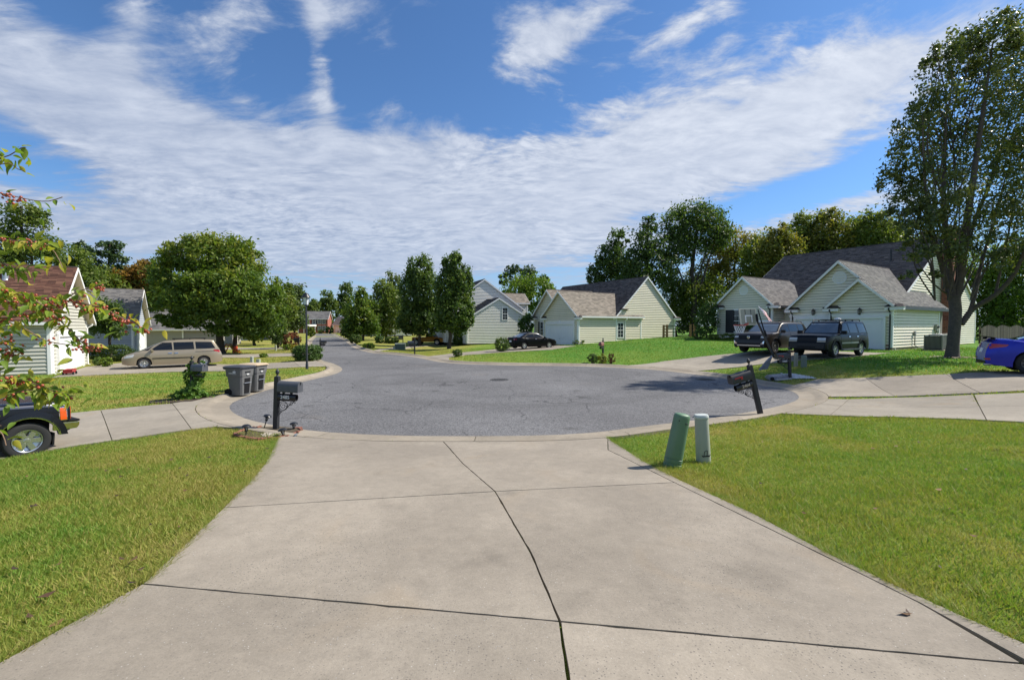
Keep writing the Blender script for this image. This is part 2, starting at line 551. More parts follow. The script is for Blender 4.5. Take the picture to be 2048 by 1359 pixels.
EDGE_PX = [(641, 718), (667, 727), (684, 737), (672, 747), (628, 758), (545, 777), (482, 797), (458, 812), (472, 829), (512, 843), (580, 855.5), (660, 864.5),
           (780, 870.5), (900, 872), (1060, 871), (1180, 865.5), (1290, 852), (1430, 835), (1540, 816), (1590, 802), (1597, 790), (1570, 778), (1500, 767),
           (1430, 754), (1370, 746), (1290, 738), (1170, 732.5), (1000, 730), (890, 725), (830, 714), (780, 708)]
CTRL = [(-66.5, 150), (-49.5, 115), (-33, 75.3), (-25.2, 57.5), (-18.6, 43.5)] + [flat(*p) for p in EDGE_PX] + [(-13.0, 41.5), (-18.4, 52.5), (-27.7, 75.3), (-43.0, 111), (-59.5, 150)]
ROAD = catmull(CTRL, 0.5)
ROAD[:, 1] = np.minimum(ROAD[:, 1], 150)
RLO = ROAD[::2] if True else ROAD

def inside(poly, x, y):
    poly = np.asarray(poly)
    x = np.asarray(x, dtype=float); y = np.asarray(y, dtype=float)
    r = np.zeros(x.shape, bool)
    bb = (x >= poly[:, 0].min()) & (x <= poly[:, 0].max()) & (y >= poly[:, 1].min()) & (y <= poly[:, 1].max())
    if not bb.any():
        return r
    xs, ys = x[bb], y[bb]
    c = np.zeros(xs.shape, bool)
    n = len(poly)
    for i in range(n):
        x1, y1 = poly[i - 1]; x2, y2 = poly[i]
        if y1 == y2:
            continue
        k = ((y1 > ys) != (y2 > ys)) & (xs < (x2 - x1) * (ys - y1) / (y2 - y1) + x1)
        c ^= k
    r[bb] = c
    return r

def droad(x, y):
    """distance to the road's edge, 0 on the road"""
    x = np.atleast_1d(np.asarray(x, dtype=float)); y = np.atleast_1d(np.asarray(y, dtype=float))
    sh = x.shape
    x = x.ravel(); y = y.ravel()
    best = np.full(x.shape, 1e9)
    P = np.vstack([RLO, RLO[:1]])
    if x.size < 3000:
        A_, B_ = P[:-1], P[1:]
        D_ = B_ - A_
        L_ = (D_ ** 2).sum(1) + 1e-12
        rx_, ry_ = x[:, None] - A_[None, :, 0], y[:, None] - A_[None, :, 1]
        t_ = np.clip((rx_ * D_[:, 0] + ry_ * D_[:, 1]) / L_, 0, 1)
        d = np.sqrt(((rx_ - t_ * D_[:, 0]) ** 2 + (ry_ - t_ * D_[:, 1]) ** 2).min(1))
        cr = ((A_[:, 1] > y[:, None]) != (B_[:, 1] > y[:, None])) & (x[:, None] < D_[:, 0] * (y[:, None] - A_[:, 1]) / np.where(D_[:, 1] == 0, 1e-12, D_[:, 1]) + A_[:, 0])
        d[cr.sum(1) % 2 == 1] = 0
        return d.reshape(sh)
    for i in range(len(P) - 1):
        ax, ay = P[i]; bx, by = P[i + 1]
        dx, dy = bx - ax, by - ay
        L = dx * dx + dy * dy + 1e-12
        t = np.clip(((x - ax) * dx + (y - ay) * dy) / L, 0, 1)
        q = (x - ax - t * dx) ** 2 + (y - ay - t * dy) ** 2
        np.minimum(best, q, out=best)
    d = np.sqrt(best)
    d[inside(RLO, x, y)] = 0
    return d.reshape(sh)

GW = 0.80       # gutter and kerb
def ground(x, y, d=None):
    x = np.atleast_1d(np.asarray(x, dtype=float)); y = np.atleast_1d(np.asarray(y, dtype=float))
    if d is None:
        d = droad(x, y)
    near = np.clip(0.075 * (9.1 - y), 0, 0.66)
    rise = (0.34 + 0.40 * sm(x, 5, 15)) * sm(d, 0.6, 7.0) * sm(x, -8, 6)
    hill = 0.60 * np.exp(-((x - 16.5) ** 2 + (y - 40) ** 2) / (2 * 6.5 ** 2)) * sm(d, 1, 7)
    drop = -0.28 * sm(d, 0.6, 6) * sm(-x, 4, 10) * (1 - 0.6 * sm(y, 50, 80))
    base = 0.07 * sm(d, 0.45, 0.85)
    return base + np.maximum(near, rise) + hill + drop

def gz(x, y):
    return float(ground(x, y)[0])

def gp(px, py):
    """where the sight line through this place of the photograph meets the ground"""
    d = pixdir(px, py)
    T = np.concatenate([np.linspace(1.0, 60, 240), np.linspace(60.5, 400, 240)]) / d.y
    z = CAMZ + d.z * T - ground(d.x * T, d.y * T)
    k = np.where(z < 0)[0]
    if len(k) == 0:
        k = [len(T) - 1]
    k = max(1, k[0])
    a, b = T[k - 1], T[k]
    for _ in range(14):
        m = (a + b) / 2
        if CAMZ + d.z * m < gz(d.x * m, d.y * m):
            b = m
        else:
            a = m
    m = (a + b) / 2
    return Vector((d.x * m, d.y * m, gz(d.x * m, d.y * m)))

# outward normals along the road's edge
def normals(P):
    T = np.gradient(P, axis=0)
    T /= np.linalg.norm(T, axis=1)[:, None] + 1e-9
    Nn = np.stack([T[:, 1], -T[:, 0]], 1)
    return Nn
RN = normals(ROAD)
_t = ROAD[len(ROAD) // 2] + RN[len(ROAD) // 2] * 0.5
if inside(ROAD, np.array([_t[0]]), np.array([_t[1]]))[0]:
    RN = -RN
for _ in range(3):
    RN = (RN + np.roll(RN, 1, 0) + np.roll(RN, -1, 0))
    RN[0] = RN[1]; RN[-1] = RN[-2]
    RN /= np.linalg.norm(RN, axis=1)[:, None]

def near_idx(p):
    return int(np.argmin((ROAD[:, 0] - p[0]) ** 2 + (ROAD[:, 1] - p[1]) ** 2))

def back_edge(pa, pb):
    """points along the back of the gutter from near pa to near pb"""
    i, j = near_idx(pa), near_idx(pb)
    idx = range(i, j + 1) if i <= j else range(i, j - 1, -1)
    return [tuple(ROAD[k] + RN[k] * (GW + 0.012)) for k in idx]

def pw(L):
    """pixels or world points -> world xy"""
    out = []
    for p in L:
        if len(p) == 3:
            out.append((p[0], p[1]))
        else:
            q = gp(*p)
            out.append((q.x, q.y))
    return out

# driveways: outline given from the kerb, away from it, and back to it
def drive_outline(pts):
    w = pw(pts)
    be = back_edge(w[-1], w[0])
    a = [w[0]] if droad(*w[0])[0] > GW + 0.1 else []
    z = [w[-1]] if droad(*w[-1])[0] > GW + 0.1 else []
    return a + w[1:-1] + z + be

own_left = pw([(597, 868), (530, 930), (447, 1018), (285, 1172), (120, 1263), (0, 1330)]) + [(-2.62, -4.0)]
own_right = pw([(1222, 886), (1290, 925), (1362, 963), (1498, 1025), (1669, 1116), (1839, 1197), (2048, 1291)]) + [(2.62, -4.0)]
own_back = back_edge(own_right[0], own_left[0])
own_left[0] = own_back[-1]
own_right[0] = own_back[0]
OWN = own_left + own_right[::-1] + own_back
TRUCK_D = drive_outline([(488, 856), (430, 854), (340, 865), (268, 876), (153, 892), (76, 904), (0, 918), (-11.2, 4.0, 0), (-15.6, 4.0, 0), (-14.6, 11.0, 0), (149, 826), (239, 817), (340, 808), (440, 797)])
VAN_D = drive_outline([(672, 734), (520, 738.5), (340, 743.5), (240, 748), (140, 752.5), (104, 755), (171, 734), (240, 726), (300, 724), (424, 728), (540, 726), (655, 724)])
FAR_D = drive_outline([(612, 712.5), (520, 714), (436, 715), (380, 716), (380, 709), (436, 708.5), (520, 707.5), (618, 706)])
FAR_D2 = drive_outline([(640, 697), (560, 697.5), (445, 698.5), (380, 699), (380, 695.5), (445, 695), (560, 694), (640, 693)])
MID_D = drive_outline([(829, 716), (854, 713), (903, 707), (960, 701.5), (1030, 694), (1092, 690.5), (1152, 691.5), (1130, 695), (1100, 699.5), (1010, 704), (930, 710), (898, 715), (884, 723.5)])
CEN_D = drive_outline([(722, 702.5), (790, 694), (868, 688), (908, 686.2), (932, 688.0), (881, 690.5), (841, 692.8), (780, 698.8), (742, 705)])
RIGHT_D = drive_outline([(1252, 731.5), (1330, 722), (1400, 713.5), (1484, 706), (1592, 700), (1680, 703), (1768, 706), (1781, 705.5), (1760, 708), (1677, 716.5), (1582, 722), (1520, 728.5), (1436, 738)])
BLUE_D = drive_outline([(1634, 758.5), (1760, 754), (1890, 749), (2001, 744), (28.0, 16.0, 0), (27.0, 8.5, 0), (2048, 782), (1946, 787), (1846, 791), (1730, 793.5), (1650, 795)])
SIDE_D = drive_outline([(1652, 799), (1780, 796), (1946, 790.5), (2048, 786.5), (26.5, 7.6, 0), (23.0, 4.5, 0), (2048, 845), (1912, 838), (1780, 834), (1640, 830.5), (1535, 829)])
DRIVES = [OWN, TRUCK_D, VAN_D, FAR_D, FAR_D2, MID_D, CEN_D, RIGHT_D, BLUE_D, SIDE_D]

# ------------------------------------------------------------------ ground sheet
def graded(a, b, step, far_a, far_b):
    L = list(np.arange(a, b + 1e-6, step))
    s = step
    x = a
    lo = []
    while x > far_a:
        s *= 1.22
        x -= s
        lo.append(x)
    s = step
    x = L[-1]
    hi = []
    while x < far_b:
        s *= 1.22
        x += s
        hi.append(x)
    return np.array(lo[::-1] + L + hi)

def in_drive(x, y):
    r = np.zeros(np.asarray(x).shape, bool)
    for D in DRIVES:
        r |= inside(D, x, y)
    return r

def lawn_tint(x, y):
    """0 = straw dry, 0.5 = olive, 1 = lush green; the mown lawn in front of the middle and right houses is the lush one"""
    x = np.asarray(x, dtype=float); y = np.asarray(y, dtype=float)
    lush = sm(y, 23, 27) * sm(x, -6.5, -2.5)
    lush = np.maximum(lush, sm(y, 16, 19) * sm(x, 13, 17))
    n = 0.55 * vnoise(x, y, 0.35, 1) + 0.3 * vnoise(x, y, 1.1, 2) + 0.25 * vnoise(x, y, 3.1, 3)
    dry = 0.5 * sm(-x, -4, 2) * sm(y, 24, 30)
    dry = np.maximum(dry, 0.55 * sm(vnoise(x, y, 0.55, 8) * 0.7 + 0.3 * vnoise(x, y, 2.4, 9), 0.5, 0.75) * (1 - lush))
    t = 0.27 + 0.46 * n + 0.34 * lush - dry * 0.45
    t = t + 0.10 * np.sin((y + 0.28 * x) * 4.2) * sm(y, 12.5, 14) * (1 - sm(y, 24, 26)) * sm(-x, 6, 8)
    return np.clip(t, 0.02, 1.0)

GRASS_RAMP = ((0.340, 0.275, 0.098), (0.255, 0.268, 0.054), (0.155, 0.245, 0.036), (0.082, 0.205, 0.025))
xs = graded(-27, 31, 0.3, -700, 700)
ys = graded(-6, 50, 0.3, -60, 1200)
X, Y = np.meshgrid(xs, ys)
Dg = droad(X, Y)
Z = ground(X, Y, Dg) - 0.14 * (1 - sm(Dg, 0.45, 0.9)) - 0.012
n_y, n_x = X.shape
idx = np.arange(n_x * n_y).reshape(n_y, n_x)
faces = np.stack([idx[:-1, :-1], idx[:-1, 1:], idx[1:, 1:], idx[1:, :-1]], -1).reshape(-1, 4)
cx = (X[:-1, :-1] + X[1:, 1:]) / 2
cy = (Y[:-1, :-1] + Y[1:, 1:]) / 2
gm = bpy.data.materials.new('lawn_soil')
gm.use_nodes = True
t = NT(gm.node_tree)
tcg = t.n('ShaderNodeTexCoord').outputs['Object']
att = t.n('ShaderNodeAttribute', dict(attribute_name='tint')).outputs['Fac']
jit = t.m('MULTIPLY_ADD', t.noise(tcg, 14.0, 5.0, 0.7), 0.9, -0.45)
jit = t.m('ADD', jit, t.m('MULTIPLY_ADD', t.noise(tcg, 1.2, 5.0, 0.7), 0.5, -0.25))
gc = t.ramp(t.m('ADD', att, jit), [(i / 3, c) for i, c in enumerate(GRASS_RAMP)])
fn = t.m('MULTIPLY_ADD', t.noise(tcg, 60.0, 3.0, 0.8), 1.3, 0.25)
gc = t.mix(1.0, gc, t.n('ShaderNodeCombineXYZ', None, X=fn, Y=fn, Z=fn).outputs[0], 'MULTIPLY')
bmp = t.n('ShaderNodeBump', None, Strength=1.0, Distance=0.03, Height=t.noise(tcg, 30.0, 5.0, 0.8))
pp = t.n('ShaderNodeBsdfPrincipled', None, Base_Color=gc, Roughness=0.9, Normal=bmp)
pp.inputs['Specular IOR Level'].default_value = 0.1
t.n('ShaderNodeOutputMaterial', None, Surface=pp)
g = npmesh('lawn', np.stack([X, Y, Z], -1).reshape(-1, 3), faces, gm, tint=lawn_tint(cx, cy).ravel() - 0.0, smooth=60)
tag(g, None, None, kind='structure')

# ------------------------------------------------------------------ road
M_ASPH = asphalt('worn_asphalt')
rp = ROAD + RN * 0.02
tri = tessellate_polygon([[Vector((p[0], p[1], 0)) for p in rp]])
road = npmesh('road', [(p[0], p[1], 0.0) for p in rp], [t_ for t_ in tri], M_ASPH)
for p in road.data.polygons:
    pass
bm = bmesh.new(); bm.from_mesh(road.data)
for f in bm.faces:
    f.normal_update()
    if f.normal.z < 0:
        f.normal_flip()
bm.to_mesh(road.data); bm.free()
tag(road, None, None, kind='structure')

# ------------------------------------------------------------------ kerb and gutter, cast in sections
M_CURB = concrete('gutter_concrete', (0.300, 0.258, 0.200), (0.24, 0.17, 0.10), 0.6)
mid_pts = ROAD + RN * (GW + 0.25)
apron = np.zeros(len(ROAD))
for D in DRIVES:
    apron = np.maximum(apron, inside(D, mid_pts[:, 0], mid_pts[:, 1]).astype(float))
hh = 1 - apron
for _ in range(2):
    hh = (hh + np.roll(hh, 1) + np.roll(hh, -1)) / 3
PROF1 = [(-0.01, 0.004), (0.40, 0.006), (0.47, 0.022), (0.57, 0.105), (0.64, 0.125), (0.76, 0.118), (0.80, 0.095), (0.80, -0.15)]
PROF0 = [(-0.01, 0.004), (0.40, 0.012), (0.47, 0.020), (0.57, 0.040), (0.64, 0.056), (0.76, 0.078), (0.80, 0.086), (0.80, -0.15)]
curb = thing('curb', None, None, kind='structure')
seg_len = np.concatenate([[0], np.cumsum(np.linalg.norm(np.diff(ROAD, axis=0), axis=1))])
i = 0
while i < len(ROAD) - 1:
    want = 3.0 if ROAD[i, 1] < 40 else (9.0 if ROAD[i, 1] < 70 else 30.0)
    j = i + 1
    while j < len(ROAD) - 1 and seg_len[j] - seg_len[i] < want:
        j += 1
    if len(ROAD) - 1 - j < 3:
        j = len(ROAD) - 1
    rings = []
    for k in range(i, j + 1):
        p = ROAD[k].copy(); nr = RN[k]
        tng = ROAD[min(k + 1, len(ROAD) - 1)] - ROAD[max(k - 1, 0)]
        tng = tng / (np.linalg.norm(tng) + 1e-9)
        if k == i:
            p = p + tng * 0.006
        if k == j:
            p = p - tng * 0.006
        base_add = gz(*(p + nr * 0.9)) - 0.07
        ring = []
        for (d1, z1), (d0, z0) in zip(PROF1, PROF0):
            zz = z0 + (z1 - z0) * hh[k] + base_add * max(0, min(1, (d1 - 0.4) / 0.4))
            q = p + nr * d1
            ring.append((q[0], q[1], zz))
        rings.append(ring)
    b = B(); b.loft(rings, closed=False, cap=False)
    b.build('curb_section', M_CURB, curb, smooth=50)
    i = j

# ------------------------------------------------------------------ concrete slabs draped on the land
def shrink(poly, d):
    P = np.array(poly, dtype=float)
    keep = [0]
    for i in range(1, len(P)):
        if np.linalg.norm(P[i] - P[keep[-1]]) > 0.03:
            keep.append(i)
    P = P[keep]
    if np.linalg.norm(P[0] - P[-1]) < 0.03:
        P = P[:-1]
    A = 0.5 * np.sum(P[:, 0] * np.roll(P[:, 1], -1) - np.roll(P[:, 0], -1) * P[:, 1])
    if A < 0:
        P = P[::-1]
    E = np.roll(P, -1, 0) - P
    E /= np.linalg.norm(E, axis=1)[:, None]
    Nn = np.stack([-E[:, 1], E[:, 0]], 1)     # inward for ccw
    out = []
    for i in range(len(P)):
        n1, n2 = Nn[i - 1], Nn[i]
        m_ = n1 + n2
        m_ /= max(np.linalg.norm(m_), 1e-6)
        k = d / max(0.35, m_.dot(n1))
        out.append(P[i] + m_ * k)
    return np.array(out)

def drape(name, poly, mat, parent=None, lift=0.02, thick=0.10, step=0.6, gap=0.0, zfun=None, jag=0.0):
    P = shrink(poly, gap)
    if jag:
        jr = np.random.default_rng(5)
        Q = []
        for i in range(len(P)):
            a, c = P[i], P[(i + 1) % len(P)]
            L = np.linalg.norm(c - a)
            k = max(1, int(L / 0.11))
            nn = np.array([-(c - a)[1], (c - a)[0]]) / max(L, 1e-6)
            for j in range(k):
                q = a + (c - a) * j / k
                if j:
                    q = q + nn * max(-2 * jag, min(2.2 * jag, jr.normal(0, jag))) + (nn * jag * 3 if jr.random() < 0.05 else 0)
                Q.append(q)
        P = np.array(Q)
    bm = bmesh.new()
    vs = [bm.verts.new((p[0], p[1], 0)) for p in P]
    for tr in tessellate_polygon([[Vector((p[0], p[1], 0)) for p in P]]):
        if len(set(tr)) == 3:
            bm.faces.new([vs[i] for i in tr])
    for ax in (0, 1):
        lo, hi = P[:, ax].min(), P[:, ax].max()
        c = math.floor(lo / step) * step + step
        while c < hi:
            no = (1, 0, 0) if ax == 0 else (0, 1, 0)
            co = (c, 0, 0) if ax == 0 else (0, c, 0)
            bmesh.ops.bisect_plane(bm, geom=bm.verts[:] + bm.edges[:] + bm.faces[:], plane_co=co, plane_no=no, dist=1e-5)
            c += step
    xy = np.array([v.co[:2] for v in bm.verts])
    zz = (zfun or ground)(xy[:, 0], xy[:, 1]) + lift
    for v_, z_ in zip(bm.verts, zz):
        v_.co.z = z_
    for f in bm.faces:
        f.normal_update()
        if f.normal.z < 0:
            f.normal_flip()
    be = [e for e in bm.edges if len(e.link_faces) == 1]
    ret = bmesh.ops.extrude_edge_only(bm, edges=be)
    nv = [v for v in ret['geom'] if isinstance(v, bmesh.types.BMVert)]
    for v_ in nv:
        v_.co.z -= thick
    bmesh.ops.recalc_face_normals(bm, faces=bm.faces)
    up = sum(1 if f.normal.z > 0.5 else (-1 if f.normal.z < -0.5 else 0) for f in bm.faces)
    if up < 0:
        bmesh.ops.reverse_faces(bm, faces=bm.faces)
    me = bpy.data.meshes.new(name)
    bm.to_mesh(me); bm.free()
    return link(name, me, mat, parent, smooth=40)

M_CONC = concrete('driveway_concrete', (0.288, 0.250, 0.200))
M_CONC2 = concrete('pale_driveway_concrete', (0.295, 0.260, 0.208), (0.30, 0.22, 0.14), 0.4)

def split(poly, a, b):
    """cut a polygon by the line a-b; returns the two sides"""
    a = np.array(a[:2]); b = np.array(b[:2])
    n = np.array([-(b - a)[1], (b - a)[0]])
    L, R = [], []
    P = [np.array(p) for p in poly]
    for i in range(len(P)):
        p, q = P[i], P[(i + 1) % len(P)]
        sp, sq = n.dot(p - a), n.dot(q - a)
        (L if sp >= 0 else R).append(p)
        if (sp >= 0) != (sq >= 0):
            t_ = sp / (sp - sq)
            x = p + (q - p) * t_
            L.append(x); R.append(x)
    return L, R

def pieces(poly, lines):
    cur = [poly]
    for a, b in lines:
        nxt = []
        for p in cur:
            l, r = split(p, a, b)
            for s_ in (l, r):
                if len(s_) >= 3:
                    s_ = np.array(s_)
                    area = abs(0.5 * np.sum(s_[:, 0] * np.roll(s_[:, 1], -1) - np.roll(s_[:, 0], -1) * s_[:, 1]))
                    if area > 0.15:
                        nxt.append(s_)
        cur = nxt
    return cur

def driveway(poly, lines, mat, gap=0.008, step=0.6):
    d = thing('driveway', None, None, kind='structure')
    for s_ in pieces(poly, lines):
        drape('concrete_slab', s_, mat, d, gap=gap, step=step)
    return d

# the driveway the picture is taken from: two rows of three slabs and a narrow strip along the right edge
d0 = thing('driveway', None, None, kind='structure')
W2 = lambda *p: pw([p])[0]
A0, A1, A2 = own_left[0], own_left[2], own_left[3]
J0, J0b, J1, J1b, J2 = W2(866, 884), W2(925, 928), W2(990, 985), W2(1062, 1110), W2(1120, 1248)
J3 = (J2[0] - 0.16, -4.0)
strip_in = pw([(1216, 901), (1349, 967), (1566, 1074), (1839, 1210), (2048, 1325)]) + [(2.46, -4.0)]
B1 = strip_in[1]
B2 = W2(2046, 1333)
k0 = min(range(len(own_back)), key=lambda k: (own_back[k][0] - J0[0]) ** 2 + (own_back[k][1] - J0[1]) ** 2)
backL = own_back[k0:]            # from the joint to the left corner
backR = own_back[:k0 + 1]        # from the right corner to the joint
slabs = [
    [A0, own_left[1], A1, J1, J0b] + backL,
    backR + [J0b, J1, B1, strip_in[0]],
    [A1, A2, J2, J1b, J1],
    [J1, J1b, J2, B2, strip_in[3], strip_in[2], B1],
    [A2, own_left[4], own_left[5], own_left[6], J3, J2],
    [J2, J3, (2.46, -4.0), B2],
    own_right + strip_in[::-1],
]
for s_ in slabs:
    drape('concrete_slab', s_, M_CONC, d0, gap=0.0085, step=0.45, jag=0.0018)
driveway(TRUCK_D, [(W2(345, 808), W2(383, 859)), (W2(200, 818), W2(225, 884))], M_CONC2)
driveway(VAN_D, [(W2(590, 725), W2(606, 738)), (W2(480, 725), W2(470, 742)), (W2(360, 728), W2(320, 745)), (W2(270, 728), W2(210, 750))], M_CONC2, step=1.0)
driveway(FAR_D, [(W2(520, 707), W2(520, 715))], M_CONC2, step=1.5)
driveway(FAR_D2, [(W2(520, 694), W2(520, 699))], M_CONC2, step=1.5)
driveway(MID_D, [(W2(903, 707), W2(915, 713))], M_CONC2, step=1.2)
driveway(CEN_D, [(W2(800, 692), W2(800, 698))], M_CONC2, step=1.5)
driveway(RIGHT_D, [(W2(1330, 722), W2(1440, 737)), (W2(1484, 706), W2(1582, 722)), (W2(1592, 700), W2(1677, 716))], M_CONC2, step=0.8)
driveway(BLUE_D, [(W2(1893, 749), W2(1962, 787)), (W2(1730, 754), W2(1790, 793))], M_CONC, step=0.8)
driveway(SIDE_D, [(W2(1948, 790), W2(1972, 839)), (W2(1690, 812), W2(2040, 813)), (W2(1700, 797), W2(1660, 831))], M_CONC2, step=0.8)
# ------------------------------------------------------------------ houses
M_WHITE = M('white_trim_paint', (0.82, 0.82, 0.81), 0.5, 0.06, 3)
M_DOOR = M('garage_door_paint', (0.80, 0.81, 0.82), 0.45, 0.05, 2)
M_CREAM = M('cream_vinyl', (0.80, 0.745, 0.585), 0.55, 0.09, 1.2, each=0.035)
M_CREAM2 = M('pale_green_cream_vinyl', (0.74, 0.685, 0.52), 0.55, 0.09, 1.2, each=0.035)
M_CREAM3 = M('pale_grey_vinyl', (0.77, 0.75, 0.67), 0.55, 0.09, 1.2, each=0.035)
M_BEIGE = M('grey_beige_vinyl', (0.50, 0.49, 0.42), 0.55, 0.09, 1.2, each=0.04)
M_GREYV = M('blue_grey_vinyl', (0.40, 0.43, 0.48), 0.55, 0.09, 1.2, each=0.04)
M_TAUPE = M('taupe_vinyl', (0.36, 0.34, 0.30), 0.6, 0.06, 3)
M_SOFFIT = M('soffit_beige', (0.55, 0.47, 0.36), 0.6, 0.05, 3)
M_BLACKM = M('black_painted_metal', (0.013, 0.014, 0.016), 0.38, 0.15, 20, metal=0.0)
M_DKGUT = M('dark_gutter_metal', (0.028, 0.030, 0.036), 0.4, 0.1, 8)
M_SHUT = M('dark_shutter_paint', (0.018, 0.018, 0.022), 0.5, 0.1, 8)
M_GLASS = M('window_glass', (0.035, 0.045, 0.055), 0.05, 0.0, 1, spec=0.8)
M_BRICKW = M('foundation_brick', (0.23, 0.12, 0.085), 0.85, 0.25, 9, bump=0.4, bsc=40)
M_BRICK = M('red_brick', None, 0.85, 0.2, 15, ramp=((0.20, 0.065, 0.045), (0.30, 0.10, 0.065), (0.24, 0.11, 0.08)))
M_MORTAR = M('mortar', (0.33, 0.29, 0.25), 0.95, 0.15, 20)
M_FOUND = M('foundation_render', (0.30, 0.245, 0.185), 0.9, 0.25, 4, bump=0.4, bsc=30)
R_DARK = M('charcoal_shingle', None, 0.9, 0.22, 40, ramp=((0.070, 0.060, 0.058), (0.115, 0.100, 0.096), (0.17, 0.148, 0.138)), spec=0.2)
R_GREY = M('grey_shingle', None, 0.9, 0.2, 40, ramp=((0.135, 0.130, 0.130), (0.19, 0.18, 0.175), (0.25, 0.235, 0.222)), spec=0.2)
R_TAN = M('weathered_tan_shingle', None, 0.9, 0.25, 40, ramp=((0.21, 0.182, 0.148), (0.29, 0.25, 0.205), (0.38, 0.325, 0.265)), spec=0.2)
R_RED = M('red_brown_shingle', None, 0.9, 0.25, 40, ramp=((0.085, 0.043, 0.033), (0.14, 0.068, 0.050), (0.20, 0.105, 0.072)), spec=0.2)

M_SHADEGAP = M('shadow_gap_core', (0.20, 0.19, 0.16), 0.9, 0.1)  # dark wall core, its colour stands in for the shadow lines between siding boards
rng = np.random.default_rng(11)

def siding(wall, mat, O, ux, un, prof, z0, exp=0.19, step_up=0.0):
    """boards on one wall face. O = world-of-house origin, ux = unit along, un = unit outwards; prof(z)->(a,b) extent along at height z, or None"""
    O = Vector(O); ux = Vector(ux); un = Vector(un)
    z = z0
    while True:
        z1 = z + exp
        lo = prof(z)
        hi = prof(z1 - 0.024)  # gap left above each board shows the dark core as a painted shade line
        if lo is None or lo[1] - lo[0] < 0.12:
            break
        if hi is None:
            hi = ((lo[0] + lo[1]) / 2 - 0.01, (lo[0] + lo[1]) / 2 + 0.01)
        vs = []
        for (a, b), zz, th in ((lo, z, 0.055), (hi, z1 - 0.024, 0.006)):
            for s_, t_ in ((a, -0.004), (b, -0.004), (b, th), (a, th)):
                p = O + ux * s_ + un * t_
                vs.append((p.x, p.y, zz))
        b = B()
        b.add(vs, [(0, 1, 2, 3), (4, 5, 6, 7), (0, 1, 5, 4), (1, 2, 6, 5), (2, 3, 7, 6), (3, 0, 4, 7)])
        b.build('siding_board', mat, wall)
        z = z1

def shingles(roof, mat, e0, e1, r1, r0, exp=0.15, tab=0.32, big=1.0):
    """courses of shingle tabs on the quad e0-e1 (eave) r1-r0 (ridge); one joined mesh of real tabs"""
    e0, e1, r0, r1 = map(Vector, (e0, e1, r0, r1))
    n = (e1 - e0).cross(r0 - e0).normalized()
    if n.z < 0:
        n = -n
    H = ((r0 + r1) / 2 - (e0 + e1) / 2).length
    k = max(2, int(H / (exp * big)))
    V, Fc, T = [], [], []
    for i in range(k):
        t0, t1 = i / k, (i + 1) / k
        a0, b0 = e0.lerp(r0, t0), e1.lerp(r1, t0)
        a1, b1 = e0.lerp(r0, t1), e1.lerp(r1, t1)
        L = (b0 - a0).length
        m_ = max(1, int(L / (tab * big)))
        shift = rng.random() * 0.6
        cuts = [0] + sorted(set([min(max((j + shift + rng.uniform(-0.12, 0.12)) / m_, 0), 1) for j in range(m_)])) + [1]
        for c0, c1 in zip(cuts[:-1], cuts[1:]):
            if c1 - c0 < 1e-4:
                continue
            th = 0.012 + rng.random() * 0.012
            dn = rng.random() * 0.012
            p0, p1 = a0.lerp(b0, c0), a0.lerp(b0, c1)
            q0, q1 = a1.lerp(b1, c0), a1.lerp(b1, c1)
            dd = (p0 - q0).normalized() * dn
            o = len(V)
            V += [p0 + dd + n * th, p1 + dd + n * th, q1 + n * 0.004, q0 + n * 0.004, p0 + dd - n * 0.004, p1 + dd - n * 0.004]
            Fc += [(o, o + 1, o + 2, o + 3), (o + 4, o + 5, o + 1, o)]
            tt = rng.random()
            T += [tt, tt]
    ob = npmesh('shingles', [tuple(v_) for v_ in V], Fc, mat, roof, tint=T)
    ob['kind'] = 'stuff'
    return ob

